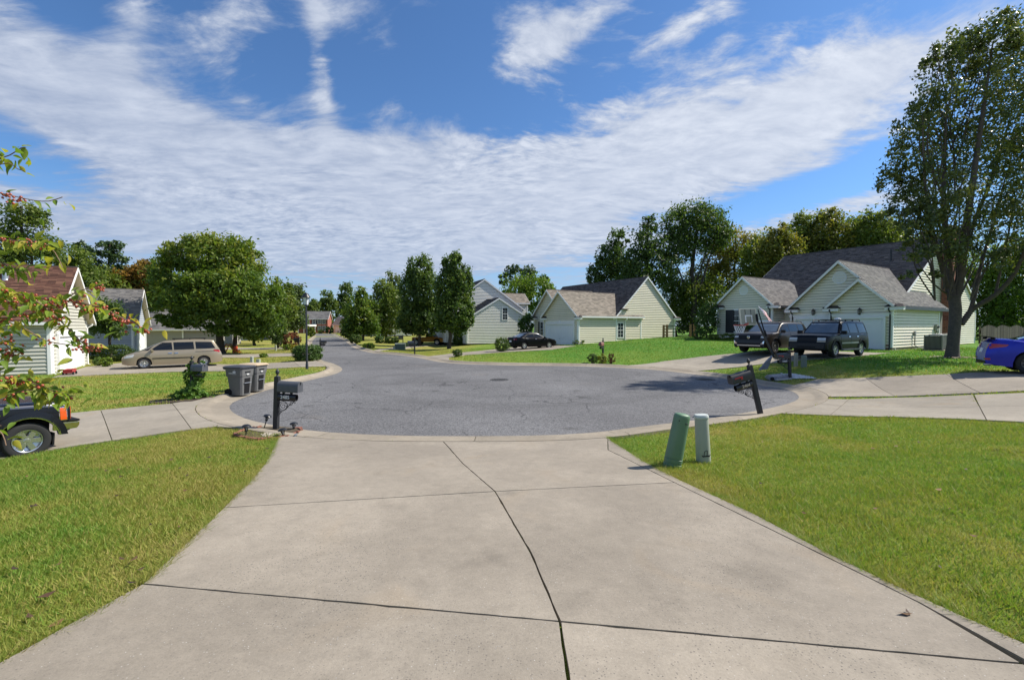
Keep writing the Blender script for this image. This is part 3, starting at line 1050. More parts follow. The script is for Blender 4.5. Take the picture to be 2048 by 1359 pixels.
def gable(par, x0, x1, y0, y1, zb, ze, zp, ridge, oh, rk, sides, wm, rm, trim=None, fas=None, exp=0.19, big=1.0, corner=True, found=None, shing=('a', 'b'), cut=None):
    """a gabled block. ridge 'x' or 'y'; sides = faces clad with boards out of 'x-','x+','y-','y+'"""
    trim = trim or M_WHITE
    fas = fas or trim
    pitch = (zp - ze) / (((y1 - y0) if ridge == 'x' else (x1 - x0)) / 2)
    # core
    b = B()
    if ridge == 'x':
        ym = (y0 + y1) / 2
        rings = [[(x, y0, zb), (x, y1, zb), (x, y1, ze), (x, ym, zp), (x, y0, ze)] for x in (x0, x1)]
    else:
        xm = (x0 + x1) / 2
        rings = [[(x0, y, zb), (x1, y, zb), (x1, y, ze), (xm, y, zp), (x0, y, ze)] for y in (y0, y1)]
    b.loft(rings)
    wall = b.build('wall', M_SHADEGAP if sides else wm, par)
    z0 = zb + (found or 0.0)
    for s_ in sides:
        isg = (s_[0] == ridge)
        if s_[0] == 'x':
            X_ = x0 if s_[1] == '-' else x1
            un = (-1, 0, 0) if s_[1] == '-' else (1, 0, 0)
            O, ux, w = (X_, y0, 0), (0, 1, 0), y1 - y0
        else:
            Y_ = y0 if s_[1] == '-' else y1
            un = (0, -1, 0) if s_[1] == '-' else (0, 1, 0)
            O, ux, w = (x0, Y_, 0), (1, 0, 0), x1 - x0
        def prof(z, w=w, isg=isg):
            if z < ze - 1e-6:
                return (0.0, w)
            if not isg or z >= zp:
                return None
            k = (z - ze) / (zp - ze)
            return (w / 2 * k, w - w / 2 * k)
        siding(wall, wm, O, ux, un, prof, z0, exp)
        if found:
            fb = B()
            n_ = Vector(un)
            c0 = Vector(O); c1 = c0 + Vector(ux) * w
            for_pts = [c0 + n_ * 0.012, c1 + n_ * 0.012]
            fb.add([(for_pts[0].x, for_pts[0].y, zb - 0.3), (for_pts[1].x, for_pts[1].y, zb - 0.3), (for_pts[1].x, for_pts[1].y, z0 - 0.002), (for_pts[0].x, for_pts[0].y, z0 - 0.002),
                    (c0.x, c0.y, zb - 0.3), (c1.x, c1.y, zb - 0.3), (c1.x, c1.y, z0 - 0.002), (c0.x, c0.y, z0 - 0.002)],
                   [(0, 1, 2, 3), (4, 5, 6, 7), (0, 1, 5, 4), (1, 2, 6, 5), (2, 3, 7, 6), (3, 0, 4, 7)])
            fb.build('foundation', M_FOUND, par)
        if corner:
            for s2 in (0, w):
                c_ = Vector(O) + Vector(ux) * s2
                b = B()
                un_ = Vector(un); u_ = Vector(ux)
                lo = c_ + u_ * (-0.032 if s2 == 0 else -0.11)
                hi = c_ + u_ * (0.11 if s2 == 0 else 0.032)
                p = [lo + un_ * 0.062, hi + un_ * 0.062, hi, lo]
                b.prism([(q.x, q.y) for q in p], z0, ze - 0.02)
                b.build('corner_board', trim, wall)
    # roof
    th = 0.10
    lift = 0.03
    for sgn, nm in ((-1, 'a'), (1, 'b')):
        if cut and nm in cut:
            continue
        if ridge == 'x':
            ym = (y0 + y1) / 2
            ye = (y0 - oh) if sgn < 0 else (y1 + oh)
            zee = ze - pitch * oh + lift
            E0, E1 = Vector((x0 - rk, ye, zee)), Vector((x1 + rk, ye, zee))
            R0, R1 = Vector((x0 - rk, ym, zp + lift)), Vector((x1 + rk, ym, zp + lift))
        else:
            xm = (x0 + x1) / 2
            xe = (x0 - oh) if sgn < 0 else (x1 + oh)
            zee = ze - pitch * oh + lift
            E0, E1 = Vector((xe, y0 - rk, zee)), Vector((xe, y1 + rk, zee))
            R0, R1 = Vector((xm, y0 - rk, zp + lift)), Vector((xm, y1 + rk, zp + lift))
        up = Vector((0, 0, th))
        b = B()
        b.add([E0, E1, R1, R0, E0 + up, E1 + up, R1 + up, R0 + up], [(3, 2, 1, 0), (4, 5, 6, 7), (0, 1, 5, 4), (1, 2, 6, 5), (2, 3, 7, 6), (3, 0, 4, 7)])
        roof = b.build('roof', M_SOFFIT, par)
        if nm in shing:
            u2 = Vector((0, 0, th + 0.004))
            shingles(roof, rm, E0 + u2, E1 + u2, R1 + u2, R0 + u2, big=big)
        # rake boards at both gable ends, fascia along the eave
        for P, Q, sg in ((E0, R0, -1), (E1, R1, 1)):
            ax = Vector((1, 0, 0)) if ridge == 'x' else Vector((0, 1, 0))
            b = B()
            o1, o2 = ax * (0.004 * sg), ax * (0.035 * sg)
            dz, uz = Vector((0, 0, -0.10)), Vector((0, 0, th - 0.004))
            b.add([P + o1 + dz, Q + o1 + dz, Q + o1 + uz, P + o1 + uz, P + o2 + dz, Q + o2 + dz, Q + o2 + uz, P + o2 + uz],
                  [(0, 1, 2, 3), (4, 5, 6, 7), (0, 1, 5, 4), (1, 2, 6, 5), (2, 3, 7, 6), (3, 0, 4, 7)])
            b.build('rake_board', trim, par)
        b = B()
        out = (Vector((0, sgn, 0)) if ridge == 'x' else Vector((sgn, 0, 0)))
        o1, o2 = out * 0.004, out * 0.11
        dz, uz = Vector((0, 0, -0.07)), Vector((0, 0, th - 0.01))
        b.add([E0 + o1 + dz, E1 + o1 + dz, E1 + o1 + uz, E0 + o1 + uz, E0 + o2 + dz, E1 + o2 + dz, E1 + o2 + uz, E0 + o2 + uz],
              [(0, 1, 2, 3), (4, 5, 6, 7), (0, 1, 5, 4), (1, 2, 6, 5), (2, 3, 7, 6), (3, 0, 4, 7)])
        b.build('gutter', fas, par)
    # ridge cap
    b = B()
    if ridge == 'x':
        ym = (y0 + y1) / 2
        b.tube([(x0 - rk, ym, zp + lift + th + 0.01), (x1 + rk, ym, zp + lift + th + 0.01)], 0.045, 6)
    else:
        xm = (x0 + x1) / 2
        b.tube([(xm, y0 - rk, zp + lift + th + 0.01), (xm, y1 + rk, zp + lift + th + 0.01)], 0.045, 6)
    b.build('ridge_cap', R_DARK, par)
    return wall

def frame_m(O, ux, un):
    """matrix: local x along the wall, local y up, local z out of the wall"""
    ux, un = Vector(ux), Vector(un)
    return Matrix(((ux.x, 0, un.x, O[0]), (ux.y, 0, un.y, O[1]), (0, 1, 0, O[2]), (0, 0, 0, 1)))

def window(par, O, ux, un, w, h, nx=2, ny=2, shutters=False, frame=None):
    m = frame_m(O, ux, un) @ Matrix.Translation((0, 0, 0.022))
    frame = frame or M_WHITE
    b = B()
    e = 0.09
    for a in ((-w / 2 - e, -w / 2, -e, h + e), (w / 2, w / 2 + e, -e, h + e), (-w / 2, w / 2, -e, 0), (-w / 2, w / 2, h, h + e)):
        b.box(a[0], a[1], a[2], a[3], 0.0, 0.062, m)
    fr = b.build('window', frame, par)
    b = B(); b.box(-w / 2, w / 2, 0, h, 0.0, 0.036, m); b.build('pane', M_GLASS, fr)
    b = B()
    b.box(-w / 2, w / 2, h / 2 - 0.025, h / 2 + 0.025, 0.038, 0.058, m)
    for i in range(1, nx):
        x = -w / 2 + w * i / nx
        b.box(x - 0.012, x + 0.012, 0, h / 2 - 0.026, 0.038, 0.05, m)
        b.box(x - 0.012, x + 0.012, h / 2 + 0.026, h, 0.038, 0.05, m)
    for j in (1, 3):
        y = h * j / 4
        b.box(-w / 2, w / 2, y - 0.012, y + 0.012, 0.0385, 0.0505, m)
    b.build('muntin', frame, fr)
    if shutters:
        for sg in (-1, 1):
            b = B()
            c = sg * (w / 2 + e + 0.2)
            b.box(c - 0.17, c + 0.17, -0.05, h + 0.05, 0.0, 0.055, m)
            for k in range(10):
                y = h * (k + 0.5) / 10
                b.box(c - 0.13, c + 0.13, y - 0.02, y + 0.03, 0.05, 0.064, m)
            b.build('shutter', M_SHUT, par)

def garage_door(par, O, ux, un, w, h=2.13, mat=None, cols=4):
    m = frame_m(O, ux, un)
    m = m @ Matrix.Translation((0, 0, 0.022))
    b = B(); b.box(-w / 2, w / 2, 0, h, -0.02, 0.030, m)
    d = b.build('garage_door', mat or M_DOOR, par)
    b = B()
    b.box(-w / 2 - 0.14, -w / 2, 0, h + 0.14, -0.02, 0.15, m)
    b.box(w / 2, w / 2 + 0.14, 0, h + 0.14, -0.02, 0.15, m)
    b.box(-w / 2, w / 2, h, h + 0.14, -0.02, 0.148, m)
    b.build('door_frame', M_WHITE, par)
    for k in range(4):
        b = B()
        y0, y1 = h * k / 4 + 0.006, h * (k + 1) / 4 - 0.006
        b.box(-w / 2 + 0.004, w / 2 - 0.004, y0, y1, 0.0305, 0.042, m)
        n = cols
        for c in range(n):
            x0_ = -w / 2 + w * c / n + 0.10
            x1_ = -w / 2 + w * (c + 1) / n - 0.10
            b.box(x0_, x1_, y0 + 0.11, y1 - 0.11, 0.0425, 0.052, m)
        b.build('door_section', mat or M_DOOR, d)
    b = B(); b.box(-0.06, 0.06, h * 0.28, h * 0.28 + 0.03, 0.052, 0.075, m); b.build('handle', M_BLACKM, d)
    return d

def cornice_return(par, x, y, z, ux, un, w=0.95, d=0.34):
    """the boxed eave return below a gable corner, with its own little roof"""
    m = frame_m((x, y, z), ux, un)
    b = B(); b.box(0, w, -0.20, 0.0, 0.03, d, m); b.build('eave_return', M_WHITE, par)
    b = B()
    vs = [(0 - 0.03, 0.003, 0.03), (w + 0.05, 0.003, 0.03), (w + 0.05, 0.003, d + 0.05), (-0.03, 0.003, d + 0.05), (0.12, 0.20, 0.03), (w - 0.15, 0.20, 0.03)]
    b.add(vs, [(0, 3, 2, 1), (3, 2, 5, 4), (0, 4, 3), (1, 2, 5), (0, 1, 5, 4)], m)
    b.build('return_roof', R_DARK, par)

def downspout(par, x, y, ztop, zbot, out, mat, r=0.045):
    out = Vector(out)
    p = Vector((x, y, 0))
    pts = [p + out * 0.36 + Vector((0, 0, ztop)), p + out * 0.34 + Vector((0, 0, ztop - 0.12)), p + out * 0.09 + Vector((0, 0, ztop - 0.30)), p + out * 0.085 + Vector((0, 0, zbot + 0.12)), p + out * 0.22 + Vector((0, 0, zbot + 0.04))]
    b = B(); b.tube(pts, r, 8); b.build('downspout', mat, par, smooth=40)

def lantern(par, O, un):
    O = Vector(O); un = Vector(un)
    b = B()
    c = O + un * 0.16
    T = Matrix.Translation(c)
    b.lathe([(0.02, 0.24), (0.05, 0.2), (0.13, 0.1), (0.12, 0.09)], 8, T)
    b.lathe([(0.10, -0.16), (0.07, -0.2), (0.02, -0.23)], 8, T)
    b.bar(O + un * 0.03 + Vector((0, 0, 0.02)), c + Vector((0, 0, 0.16)), 0.03)
    for k in range(4):
        a = math.pi / 2 * k + 0.4
        q = c + Vector((math.cos(a) * 0.1, math.sin(a) * 0.1, 0))
        b.bar(q + Vector((0, 0, -0.16)), q * 1.0 + Vector((0, 0, 0.1)), 0.018)
    l = b.build('wall_lantern', M_BLACKM, par)
    b = B(); b.lathe([(0.075, -0.15), (0.09, 0.09)], 8, T); b.build('lantern_glass', M('lantern_glass', (0.20, 0.20, 0.18), 0.2, 0.05), l)

def round_vent(par, O, ux, un, r):
    m = frame_m(O, ux, un)
    b = B(); b.lathe([(r, 0.0), (r, 0.06), (r - 0.07, 0.07), (r - 0.08, 0.04)], 24, m); v_ = b.build('gable_vent', M_WHITE, par)
    b = B()
    y = -r + 0.1
    while y < r - 0.09:
        hw = math.sqrt(max(0.0, (r - 0.08) ** 2 - y * y))
        b.add([(-hw, y, 0.035), (hw, y, 0.035), (hw, y + 0.05, 0.058), (-hw, y + 0.05, 0.058)], [(0, 1, 2, 3)], m)
        y += 0.055
    b.build('louvre', M_WHITE, v_)

def ang(dx, dy):
    return math.atan2(dy, dx)

# ---- right house: two garage gables, a bedroom gable and the tall main roof behind
RH_C = (24.0, 28.9)
RH_A = ang(0.85, 0.54)
rh = thing('house', 'cream house with two garage gables, round gable vents and dark downspouts', 'house', (RH_C[0], RH_C[1], 0.76), RH_A)
# local x runs back into the house, local y along the front to the left; the front faces -x
gable(rh, 0.0, 8.6, -0.10, 3.42, 0.0, 3.02, 4.66, 'x', 0.20, 0.32, ['x-', 'y-'], M_CREAM, R_GREY, fas=M_DKGUT, found=0.28)
gable(rh, 0.55, 9.4, -0.105, 6.25, 0.0, 3.03, 6.05, 'x', 0.30, 0.32, ['x-'], M_CREAM, R_GREY, fas=M_DKGUT)
gable(rh, 0.35, 7.2, 7.55, 12.15, 0.35, 3.42, 5.55, 'x', 0.32, 0.32, ['x-', 'y-'], M_CREAM, R_GREY, fas=M_DKGUT)
gable(rh, 4.6, 22.6, 1.0, 13.2, 0.1, 3.40, 8.75, 'y', 0.35, 0.14, ['x-', 'y-'], M_CREAM, R_DARK, fas=M_DKGUT)
garage_door(rh, (0.0, 1.55, 0), (0, -1, 0), (-1, 0, 0), 2.44)
garage_door(rh, (0.55, 4.62, 0), (0, -1, 0), (-1, 0, 0), 2.44)
round_vent(rh, (0.55, 3.07, 5.0), (0, -1, 0), (-1, 0, 0), 0.44)
round_vent(rh, (0.35, 9.85, 4.55), (0, -1, 0), (-1, 0, 0), 0.38)
for y_ in (3.42, -0.10 + 0.02):
    pass
cornice_return(rh, 0.0, 3.74, 2.86, (0, -1, 0), (-1, 0, 0))
cornice_return(rh, 0.0, 0.20, 2.86, (0, -1, 0), (-1, 0, 0))
cornice_return(rh, 0.55, 6.57, 2.86, (0, -1, 0), (-1, 0, 0))
cornice_return(rh, 0.35, 12.45, 3.24, (0, -1, 0), (-1, 0, 0))
cornice_return(rh, 0.35, 7.86, 3.24, (0, -1, 0), (-1, 0, 0))
for x_, y_ in ((0.0, 3.30), (0.55, 6.10), (0.0, -0.02)):
    downspout(rh, x_, y_, 2.80, 0.05, (-1, 0, 0), M_DKGUT)
downspout(rh, 0.35, 7.68, 3.18, 0.35, (-1, 0, 0), M_DKGUT)
lantern(rh, (0.0, 1.60, 2.62), (-1, 0, 0))
lantern(rh, (0.55, 4.65, 2.66), (-1, 0, 0))
lantern(rh, (2.2, 6.9, 2.3), (-1, 0, 0))
for y_, x_ in ((1.55, 0.0), (4.62, 0.55)):
    b = B(); b.box(x_ - 0.10, x_ - 0.028, y_ - 1.7, y_ + 1.7, 2.28, 2.42); b.box(x_ - 0.14, x_ - 0.028, y_ - 1.75, y_ + 1.75, 2.422, 2.47); b.box(x_ - 0.15, x_ - 0.028, y_ - 0.07, y_ + 0.07, 2.20, 2.52); b.build('door_header', M_WHITE, rh)
# recessed entry
b = B(); b.box(2.2, 2.4, 6.2, 7.6, 0.0, 3.3); ew = b.build('entry_wall', M_CREAM, rh)
siding(ew, M_CREAM, (2.2, 6.2, 0), (0, 1, 0), (-1, 0, 0), lambda z: (0, 1.4) if z < 3.2 else None, 0.3)
b = B(); b.box(0.3, 2.2, 6.26, 7.54, -0.2, 0.30); b.build('porch_slab', M_FOUND, rh)
# shuttered window on the bedroom gable
window(rh, (0.35, 10.2, 1.2), (0, -1, 0), (-1, 0, 0), 0.9, 1.75, 2, 2)
for c_ in (9.40, 11.0):
    b = B(); b.box(0.35 - 0.11, 0.35 - 0.005, c_ - 0.36, c_ + 0.36, 1.1, 3.0)
    for k in range(12):
        b.box(0.35 - 0.125, 0.35 - 0.105, c_ - 0.28, c_ + 0.28, 1.18 + k * 0.148, 1.18 + k * 0.148 + 0.07)
    b.build('shutter', M_SHUT, rh)
b = B(); b.box(0.35 - 0.12, 0.35 - 0.028, 8.9, 11.6, 0.72, 0.90); b.build('water_table', M_WHITE, rh)
b = B(); b.box(0.35 - 0.02, 0.35 - 0.001, 7.55, 12.15, -0.6, 0.34); b.build('foundation', M_FOUND, rh)
b = B(); b.box(-0.035, -0.001, -0.12, 0.32, 0.0, 0.55); b.build('brick_base', M_BRICKW, rh)
# vent pipe
b = B(); b.tube([(10.4, 3.4, 5.8), (10.4, 3.4, 7.75)], 0.07, 8); b.lathe([(0.1, 0), (0.1, 0.12)], 8, Matrix.Translation((10.4, 3.4, 7.75))); b.build('vent_pipe', M_DKGUT, rh, smooth=40)
# brick chimney on the right gable end, laid brick by brick
def brick_stack(par, x0, x1, y0, y1, z0, z1, name='chimney'):
    b = B(); b.box(x0 + 0.012, x1 - 0.012, y0 + 0.012, y1 - 0.012, z0, z1); ch = b.build(name, M_MORTAR, par)
    V, Fc, T = [], [], []
    def add(a, b_, c, d_, e, f_):
        o = len(V)
        V.extend([(a, c, e), (b_, c, e), (b_, d_, e), (a, d_, e), (a, c, f_), (b_, c, f_), (b_, d_, f_), (a, d_, f_)])
        Fc.extend([(o + i for i in q) for q in ((3, 2, 1, 0), (4, 5, 6, 7), (0, 1, 5, 4), (1, 2, 6, 5), (2, 3, 7, 6), (3, 0, 4, 7))])
        T.extend([rng.random()] * 6)
    z = z0; row = 0
    while z < z1 - 0.05:
        for face in range(3):
            if face == 0:
                a0, a1 = x0, x1
            else:
                a0, a1 = y0, y1
            p = a0 + (0.0 if row % 2 == 0 else -0.11)
            while p < a1 - 0.03:
                q0, q1 = max(p, a0), min(p + 0.205, a1)
                if q1 - q0 > 0.04:
                    k = rng.uniform(0, 0.005)
                    if face == 0:
                        add(q0, q1, y0 - k, y0 + 0.05, z, z + 0.062)
                    elif face == 1:
                        add(x0 - k, x0 + 0.05, q0, q1, z + 0.0005, z + 0.0625)
                    else:
                        add(x1 - 0.05, x1 + k, q0, q1, z + 0.0005, z + 0.0625)
                p += 0.217
        z += 0.075; row += 1
    ob = npmesh('brickwork', V, [tuple(f) for f in Fc], M_BRICK, ch, tint=T)
    ob['kind'] = 'stuff'
    return ch
brick_stack(rh, 13.0, 14.5, 0.25, 0.94, -0.2, 9.6)
brick_stack(rh, 12.4, 12.97, 0.25, 0.94, -0.2, 2.1, 'chimney_shoulder')

# ---- things at the right house
M_ACG = M('grey_green_metal', (0.16, 0.16, 0.145), 0.55, 0.1, 6)
def rh_pt(x, y, z=None):
    c, s = math.cos(RH_A), math.sin(RH_A)
    X_, Y_ = RH_C[0] + c * x - s * y, RH_C[1] + s * x + c * y
    return (X_, Y_, gz(X_, Y_) if z is None else z)
ac = thing('air_conditioner', 'grey louvred air conditioner unit on a pad beside the cream garage wall', 'air conditioner', rh_pt(2.9, -1.45), RH_A)
b = B(); b.box(-0.55, 0.55, -0.55, 0.55, -0.1, 0.07); b.build('pad', M_CONC2, ac, bevel=0.02)
b = B(); b.box(-0.40, 0.40, -0.40, 0.40, 0.075, 0.92); b.build('body', M('dark_coil', (0.02, 0.021, 0.02), 0.6), ac)
b = B()
for sx in (-1, 1):
    for sy in (-1, 1):
        b.box(sx * 0.43 - 0.03, sx * 0.43 + 0.03, sy * 0.43 - 0.03, sy * 0.43 + 0.03, 0.075, 0.95)
for sgn in (-1, 1):
    for k in range(14):
        p = -0.38 + k * 0.0585
        b.box(p - 0.016, p + 0.016, sgn * 0.425 - 0.012, sgn * 0.425 + 0.012, 0.12, 0.9)
        b.box(sgn * 0.425 - 0.012, sgn * 0.425 + 0.012, p - 0.016, p + 0.016, 0.12, 0.9)
b.build('louvre', M_ACG, ac)
b = B(); b.box(-0.46, 0.46, -0.46, 0.46, 0.952, 1.0); b.lathe([(0.36, 1.001), (0.34, 1.04), (0.05, 1.05)], 20); b.build('top_cover', M('light_grey_metal', (0.42, 0.42, 0.40), 0.5, 0.08), ac, bevel=0.012)
em = thing('electric_meter', 'grey electric meter box with round glass on the sunny cream garage wall', 'meter', rh_pt(7.7, -0.16, 0.76), RH_A)
b = B(); b.box(-0.13, 0.13, -0.14, 0.0, 1.30, 1.75); b.build('meter_box', M('meter_grey', (0.33, 0.33, 0.31), 0.5), em, bevel=0.01)
b = B(); b.lathe([(0.09, 0), (0.09, 0.07), (0.06, 0.1)], 14, Matrix.Translation((0, -0.14, 1.58)) @ Matrix.Rotation(rad(90), 4, 'X')); b.build('meter_glass', M_GLASS, em, smooth=40)
b = B(); b.box(0.2, 0.42, -0.16, 0.0, 1.15, 1.52); b.build('switch_box', M('meter_white', (0.55, 0.55, 0.52), 0.5), em, bevel=0.01)
b = B(); b.tube([(0, -0.06, 1.3), (0, -0.06, 0.5)], 0.025, 8); b.tube([(0.3, -0.06, 1.15), (0.3, -0.06, 0.9), (0.12, -0.06, 0.8)], 0.025, 8); b.build('conduit', M_ACG, em)
gm_ = thing('disconnect_box', 'small grey disconnect box with pipe beside the air conditioner', 'switch box', rh_pt(3.6, -0.16, 0.76), RH_A)
b = B(); b.box(-0.1, 0.1, -0.10, 0, 1.05, 1.30); b.build('box', M('meter_grey', (0.33, 0.33, 0.31)), gm_, bevel=0.01)
b = B(); b.tube([(-0.03, -0.06, 1.05), (-0.03, -0.06, 0.35), (0.1, -0.2, 0.25), (0.55, -0.6, 0.12)], 0.03, 8); b.build('pipe', M_ACG, gm_, smooth=40)

# ---- middle house
MH_C = (6.65, 45.5)
MH_A = ang(0.87, 0.5)
mh = thing('house', 'cream house with a dark main roof and a tan shingled garage wing facing left', 'house', (MH_C[0], MH_C[1], 0.47), MH_A)
gable(mh, 0.0, 8.6, 0.0, 6.2, 0.0, 2.98, 5.50, 'x', 0.20, 0.32, ['x-', 'y-'], M_CREAM2, R_TAN, exp=0.19)
gable(mh, 5.0, 13.95, 0.02, 15.5, 0.0, 3.0, 7.25, 'y', 0.38, 0.14, ['y-', 'x-'], M_CREAM2, R_DARK, exp=0.19)
gable(mh, 1.0, 7.0, 3.75, 9.7, 0.0, 3.1, 5.95, 'x', 0.30, 0.32, ['x-'], M_CREAM2, R_TAN, exp=0.19)
garage_door(mh, (0.0, 3.1, 0), (0, -1, 0), (-1, 0, 0), 4.88, cols=8)
b = B(); b.box(-0.11, -0.028, 0.5, 5.7, 2.28, 2.42); b.box(-0.15, -0.028, 0.45, 5.75, 2.422, 2.47); b.box(-0.16, -0.028, 3.0, 3.2, 2.2, 2.52); b.build('door_header', M_WHITE, mh)
cornice_return(mh, 0.0, 6.5, 2.82, (0, -1, 0), (-1, 0, 0))
cornice_return(mh, 0.0, 0.32, 2.82, (0, -1, 0), (-1, 0, 0))
cornice_return(mh, 1.0, 10.0, 2.9, (0, -1, 0), (-1, 0, 0))
cornice_return(mh, 13.65, 0.02, 2.84, (1, 0, 0), (0, -1, 0))
window(mh, (1.0, 7.9, 0.9), (0, -1, 0), (-1, 0, 0), 0.85, 1.5, 2, 2, True)
window(mh, (5.55, 0.0, 0.75), (1, 0, 0), (0, -1, 0), 0.75, 1.5, 2, 2)
b = B(); b.prism([(4.93, -0.055), (5.05, -0.055), (5.05, 0.0), (4.93, 0.0)], 0, 2.9); b.build('corner_board', M_WHITE, mh)
downspout(mh, 6.2, 0.0, 2.75, 0.05, (0, -1, 0), M_WHITE)
downspout(mh, 13.85, 0.02, 2.75, 0.05, (0, -1, 0), M_WHITE)
downspout(mh, 0.0, 0.08, 2.75, 0.05, (-1, 0, 0), M_WHITE)
b = B(); b.box(5.5, 6.6, -0.2, 0.0, 3.68, 3.80); b.build('attic_ledge', R_DARK, mh)

# ---- house in the middle distance with two gables one behind the other
CH_C = (-5.55, 55.6)
CH_A = ang(0.93, 0.37)
ch_ = thing('house', 'pale two-storey house with a high gable behind a lower gable with one small window', 'house', (CH_C[0], CH_C[1], 0.28), CH_A)
gable(ch_, 0.0, 8.4, 0.0, 7.0, 0.0, 3.0, 5.55, 'y', 0.35, 0.14, ['y-', 'x-'], M_CREAM3, R_DARK, exp=0.195)
gable(ch_, -1.5, 9.4, 5.0, 16.0, 0.0, 4.6, 8.35, 'y', 0.35, 0.14, ['y-', 'x-'], M_CREAM3, R_DARK, exp=0.195)
gable(ch_, 5.2, 11.6, 8.0, 11.5, 3.0, 5.6, 6.9, 'x', 0.3, 0.28, ['y-', 'x+'], M_CREAM3, R_TAN, exp=0.195)
window(ch_, (5.0, 0.0, 2.95), (1, 0, 0), (0, -1, 0), 0.62, 1.45, 2, 2)
downspout(ch_, 0.1, 0.0, 2.8, 0.05, (0, -1, 0), M_WHITE)

# ---- left house with the red-brown roof
LH_C = (-25.1, 24.7)
LH_A = ang(-0.85, -0.53)
lh = thing('house', 'grey-beige house with a red-brown shingle roof and a bright white garage door', 'house', (LH_C[0], LH_C[1], -0.33), LH_A)
gable(lh, 0.0, 9.0, -7.4, 0.0, 0.0, 3.12, 6.2, 'x', 0.35, 0.45, ['x-', 'y+'], M_BEIGE, R_RED, exp=0.20, shing=('b',))
garage_door(lh, (0.0, -3.45, 0), (0, 1, 0), (-1, 0, 0), 4.88, cols=8)
b = B(); b.box(-0.13, -0.03, -6.2, -0.8, 2.28, 2.46); b.build('door_header', M_WHITE, lh)
downspout(lh, 0.0, -0.06, 2.9, 0.05, (-1, 0, 0), M_WHITE)
downspout(lh, 0.0, -7.3, 2.9, 0.05, (-1, 0, 0), M_WHITE)
b = B()
T = Matrix.Translation((2.35, -2.6, 5.0))
b.lathe([(0.42, 0.05), (0.42, 0.10), (0.22, 0.16), (0.17, 0.35), (0.14, 0.38), (0.14, 0.95), (0.18, 0.97), (0.18, 1.08), (0.12, 1.12)], 14, T)
b.build('flue_pipe', M('galvanised_metal', (0.45, 0.48, 0.52), 0.35, 0.15, 5, metal=0.7), lh, smooth=35)

# ---- second house on the left, blue grey
LG_C = (-35.0, 42.0)
lg = thing('house', 'small blue-grey house with a grey roof behind the minivan', 'house', (LG_C[0], LG_C[1], -0.25), ang(-0.85, -0.53))
gable(lg, 0.0, 10.5, -7.6, 0.0, 0.0, 3.0, 6.15, 'x', 0.35, 0.42, ['x-', 'y+'], M_GREYV, R_GREY, exp=0.20, shing=('b',))
garage_door(lg, (0.0, -3.6, 0), (0, 1, 0), (-1, 0, 0), 4.6, cols=8)
# ---- third, taupe, behind the big round tree
lt = thing('house', 'low taupe house with a wide plain roof, half hidden by the big round tree', 'house', (-37.0, 58.0, -0.2), ang(-0.96, -0.28))
gable(lt, 0.0, 15.0, -8.0, 0.0, 0.0, 2.35, 4.9, 'x', 0.4, 0.4, ['y+', 'x-'], M_TAUPE, R_GREY, exp=0.22, big=1.6, shing=('b',))
garage_door(lt, (6.5, 0.0, 0), (1, 0, 0), (0, 1, 0), 4.4, 2.0, M_TAUPE, 6)
lw = thing('house', 'white house glimpsed under the low boughs of the big round tree', 'house', (-59.0, 80.0, -0.15), ang(0.98, -0.1))
gable(lw, 0.0, 14.0, 0.0, 8.0, 0.0, 2.8, 5.0, 'x', 0.4, 0.4, ['y-'], M_CREAM3, R_GREY, exp=0.25, big=2.0)
for x_ in (2.0, 5.0, 9.0, 12.0):
    window(lw, (x_, 0.0, 0.9), (1, 0, 0), (0, -1, 0), 0.9, 1.4, 2, 2, True)
# ---- far end of the street
bh = thing('house', 'two-storey red brick house at the far end of the street', 'house', (-74.2, 158.0, 0.0), ang(0.97, 0.22))
M_BRFAR = M('far_red_brick', (0.33, 0.115, 0.08), 0.85, 0.2, 1.5)
gable(bh, 0.0, 9.6, 0.0, 8.5, 0.0, 5.0, 7.6, 'x', 0.4, 0.35, [], M_BRFAR, R_GREY, big=3.0, corner=False)
for x_ in (1.3, 3.1, 5.2, 6.9, 8.3):
    window(bh, (x_, 0.0, 3.2), (1, 0, 0), (0, -1, 0), 0.9, 1.5, 2, 2, x_ > 5)
for x_ in (6.9, 8.3):
    window(bh, (x_, 0.0, 0.8), (1, 0, 0), (0, -1, 0), 0.9, 1.6, 2, 2, True)
b = B(); b.add([(0.2, -2.0, 2.4), (6.0, -2.0, 2.4), (6.0, 0.0, 3.1), (0.2, 0.0, 3.1), (0.2, -2.0, 2.3), (6.0, -2.0, 2.3), (6.0, 0.0, 2.3), (0.2, 0.0, 2.3)],
               [(0, 1, 2, 3), (4, 5, 6, 7), (0, 1, 5, 4), (1, 2, 6, 5), (2, 3, 7, 6), (3, 0, 4, 7)]); b.build('porch_roof', M_CREAM3, bh)
for x_ in (0.4, 2.2, 4.0, 5.8):
    b = B(); b.box(x_ - 0.09, x_ + 0.09, -1.95, -1.75, 0, 2.3); b.build('porch_post', M_WHITE, bh)
b = B(); b.box(4.1, 5.0, -0.05, -0.001, 0.1, 2.2); b.build('door', M_SHUT, bh)
fh = thing('house', 'pale house with wide grey roof and white garage door at the street end', 'house', (-65.2, 166.0, 0.0), ang(0.98, -0.15))
gable(fh, 0.0, 6.2, 0.0, 8.0, 0.0, 3.0, 5.8, 'x', 0.4, 0.35, [], M_CREAM3, R_GREY, big=3.0, corner=False)
gable(fh, 6.2, 15.0, -1.0, 9.0, 0.0, 3.0, 9.0, 'x', 0.4, 0.35, [], M_CREAM3, R_GREY, big=3.0, corner=False)
garage_door(fh, (3.4, 0.0, 0), (1, 0, 0), (0, -1, 0), 4.6)
ph = thing('house', 'low white house glimpsed through the trees right of the street', 'house', (-36.0, 108.0, 0.1), ang(0.95, 0.3))
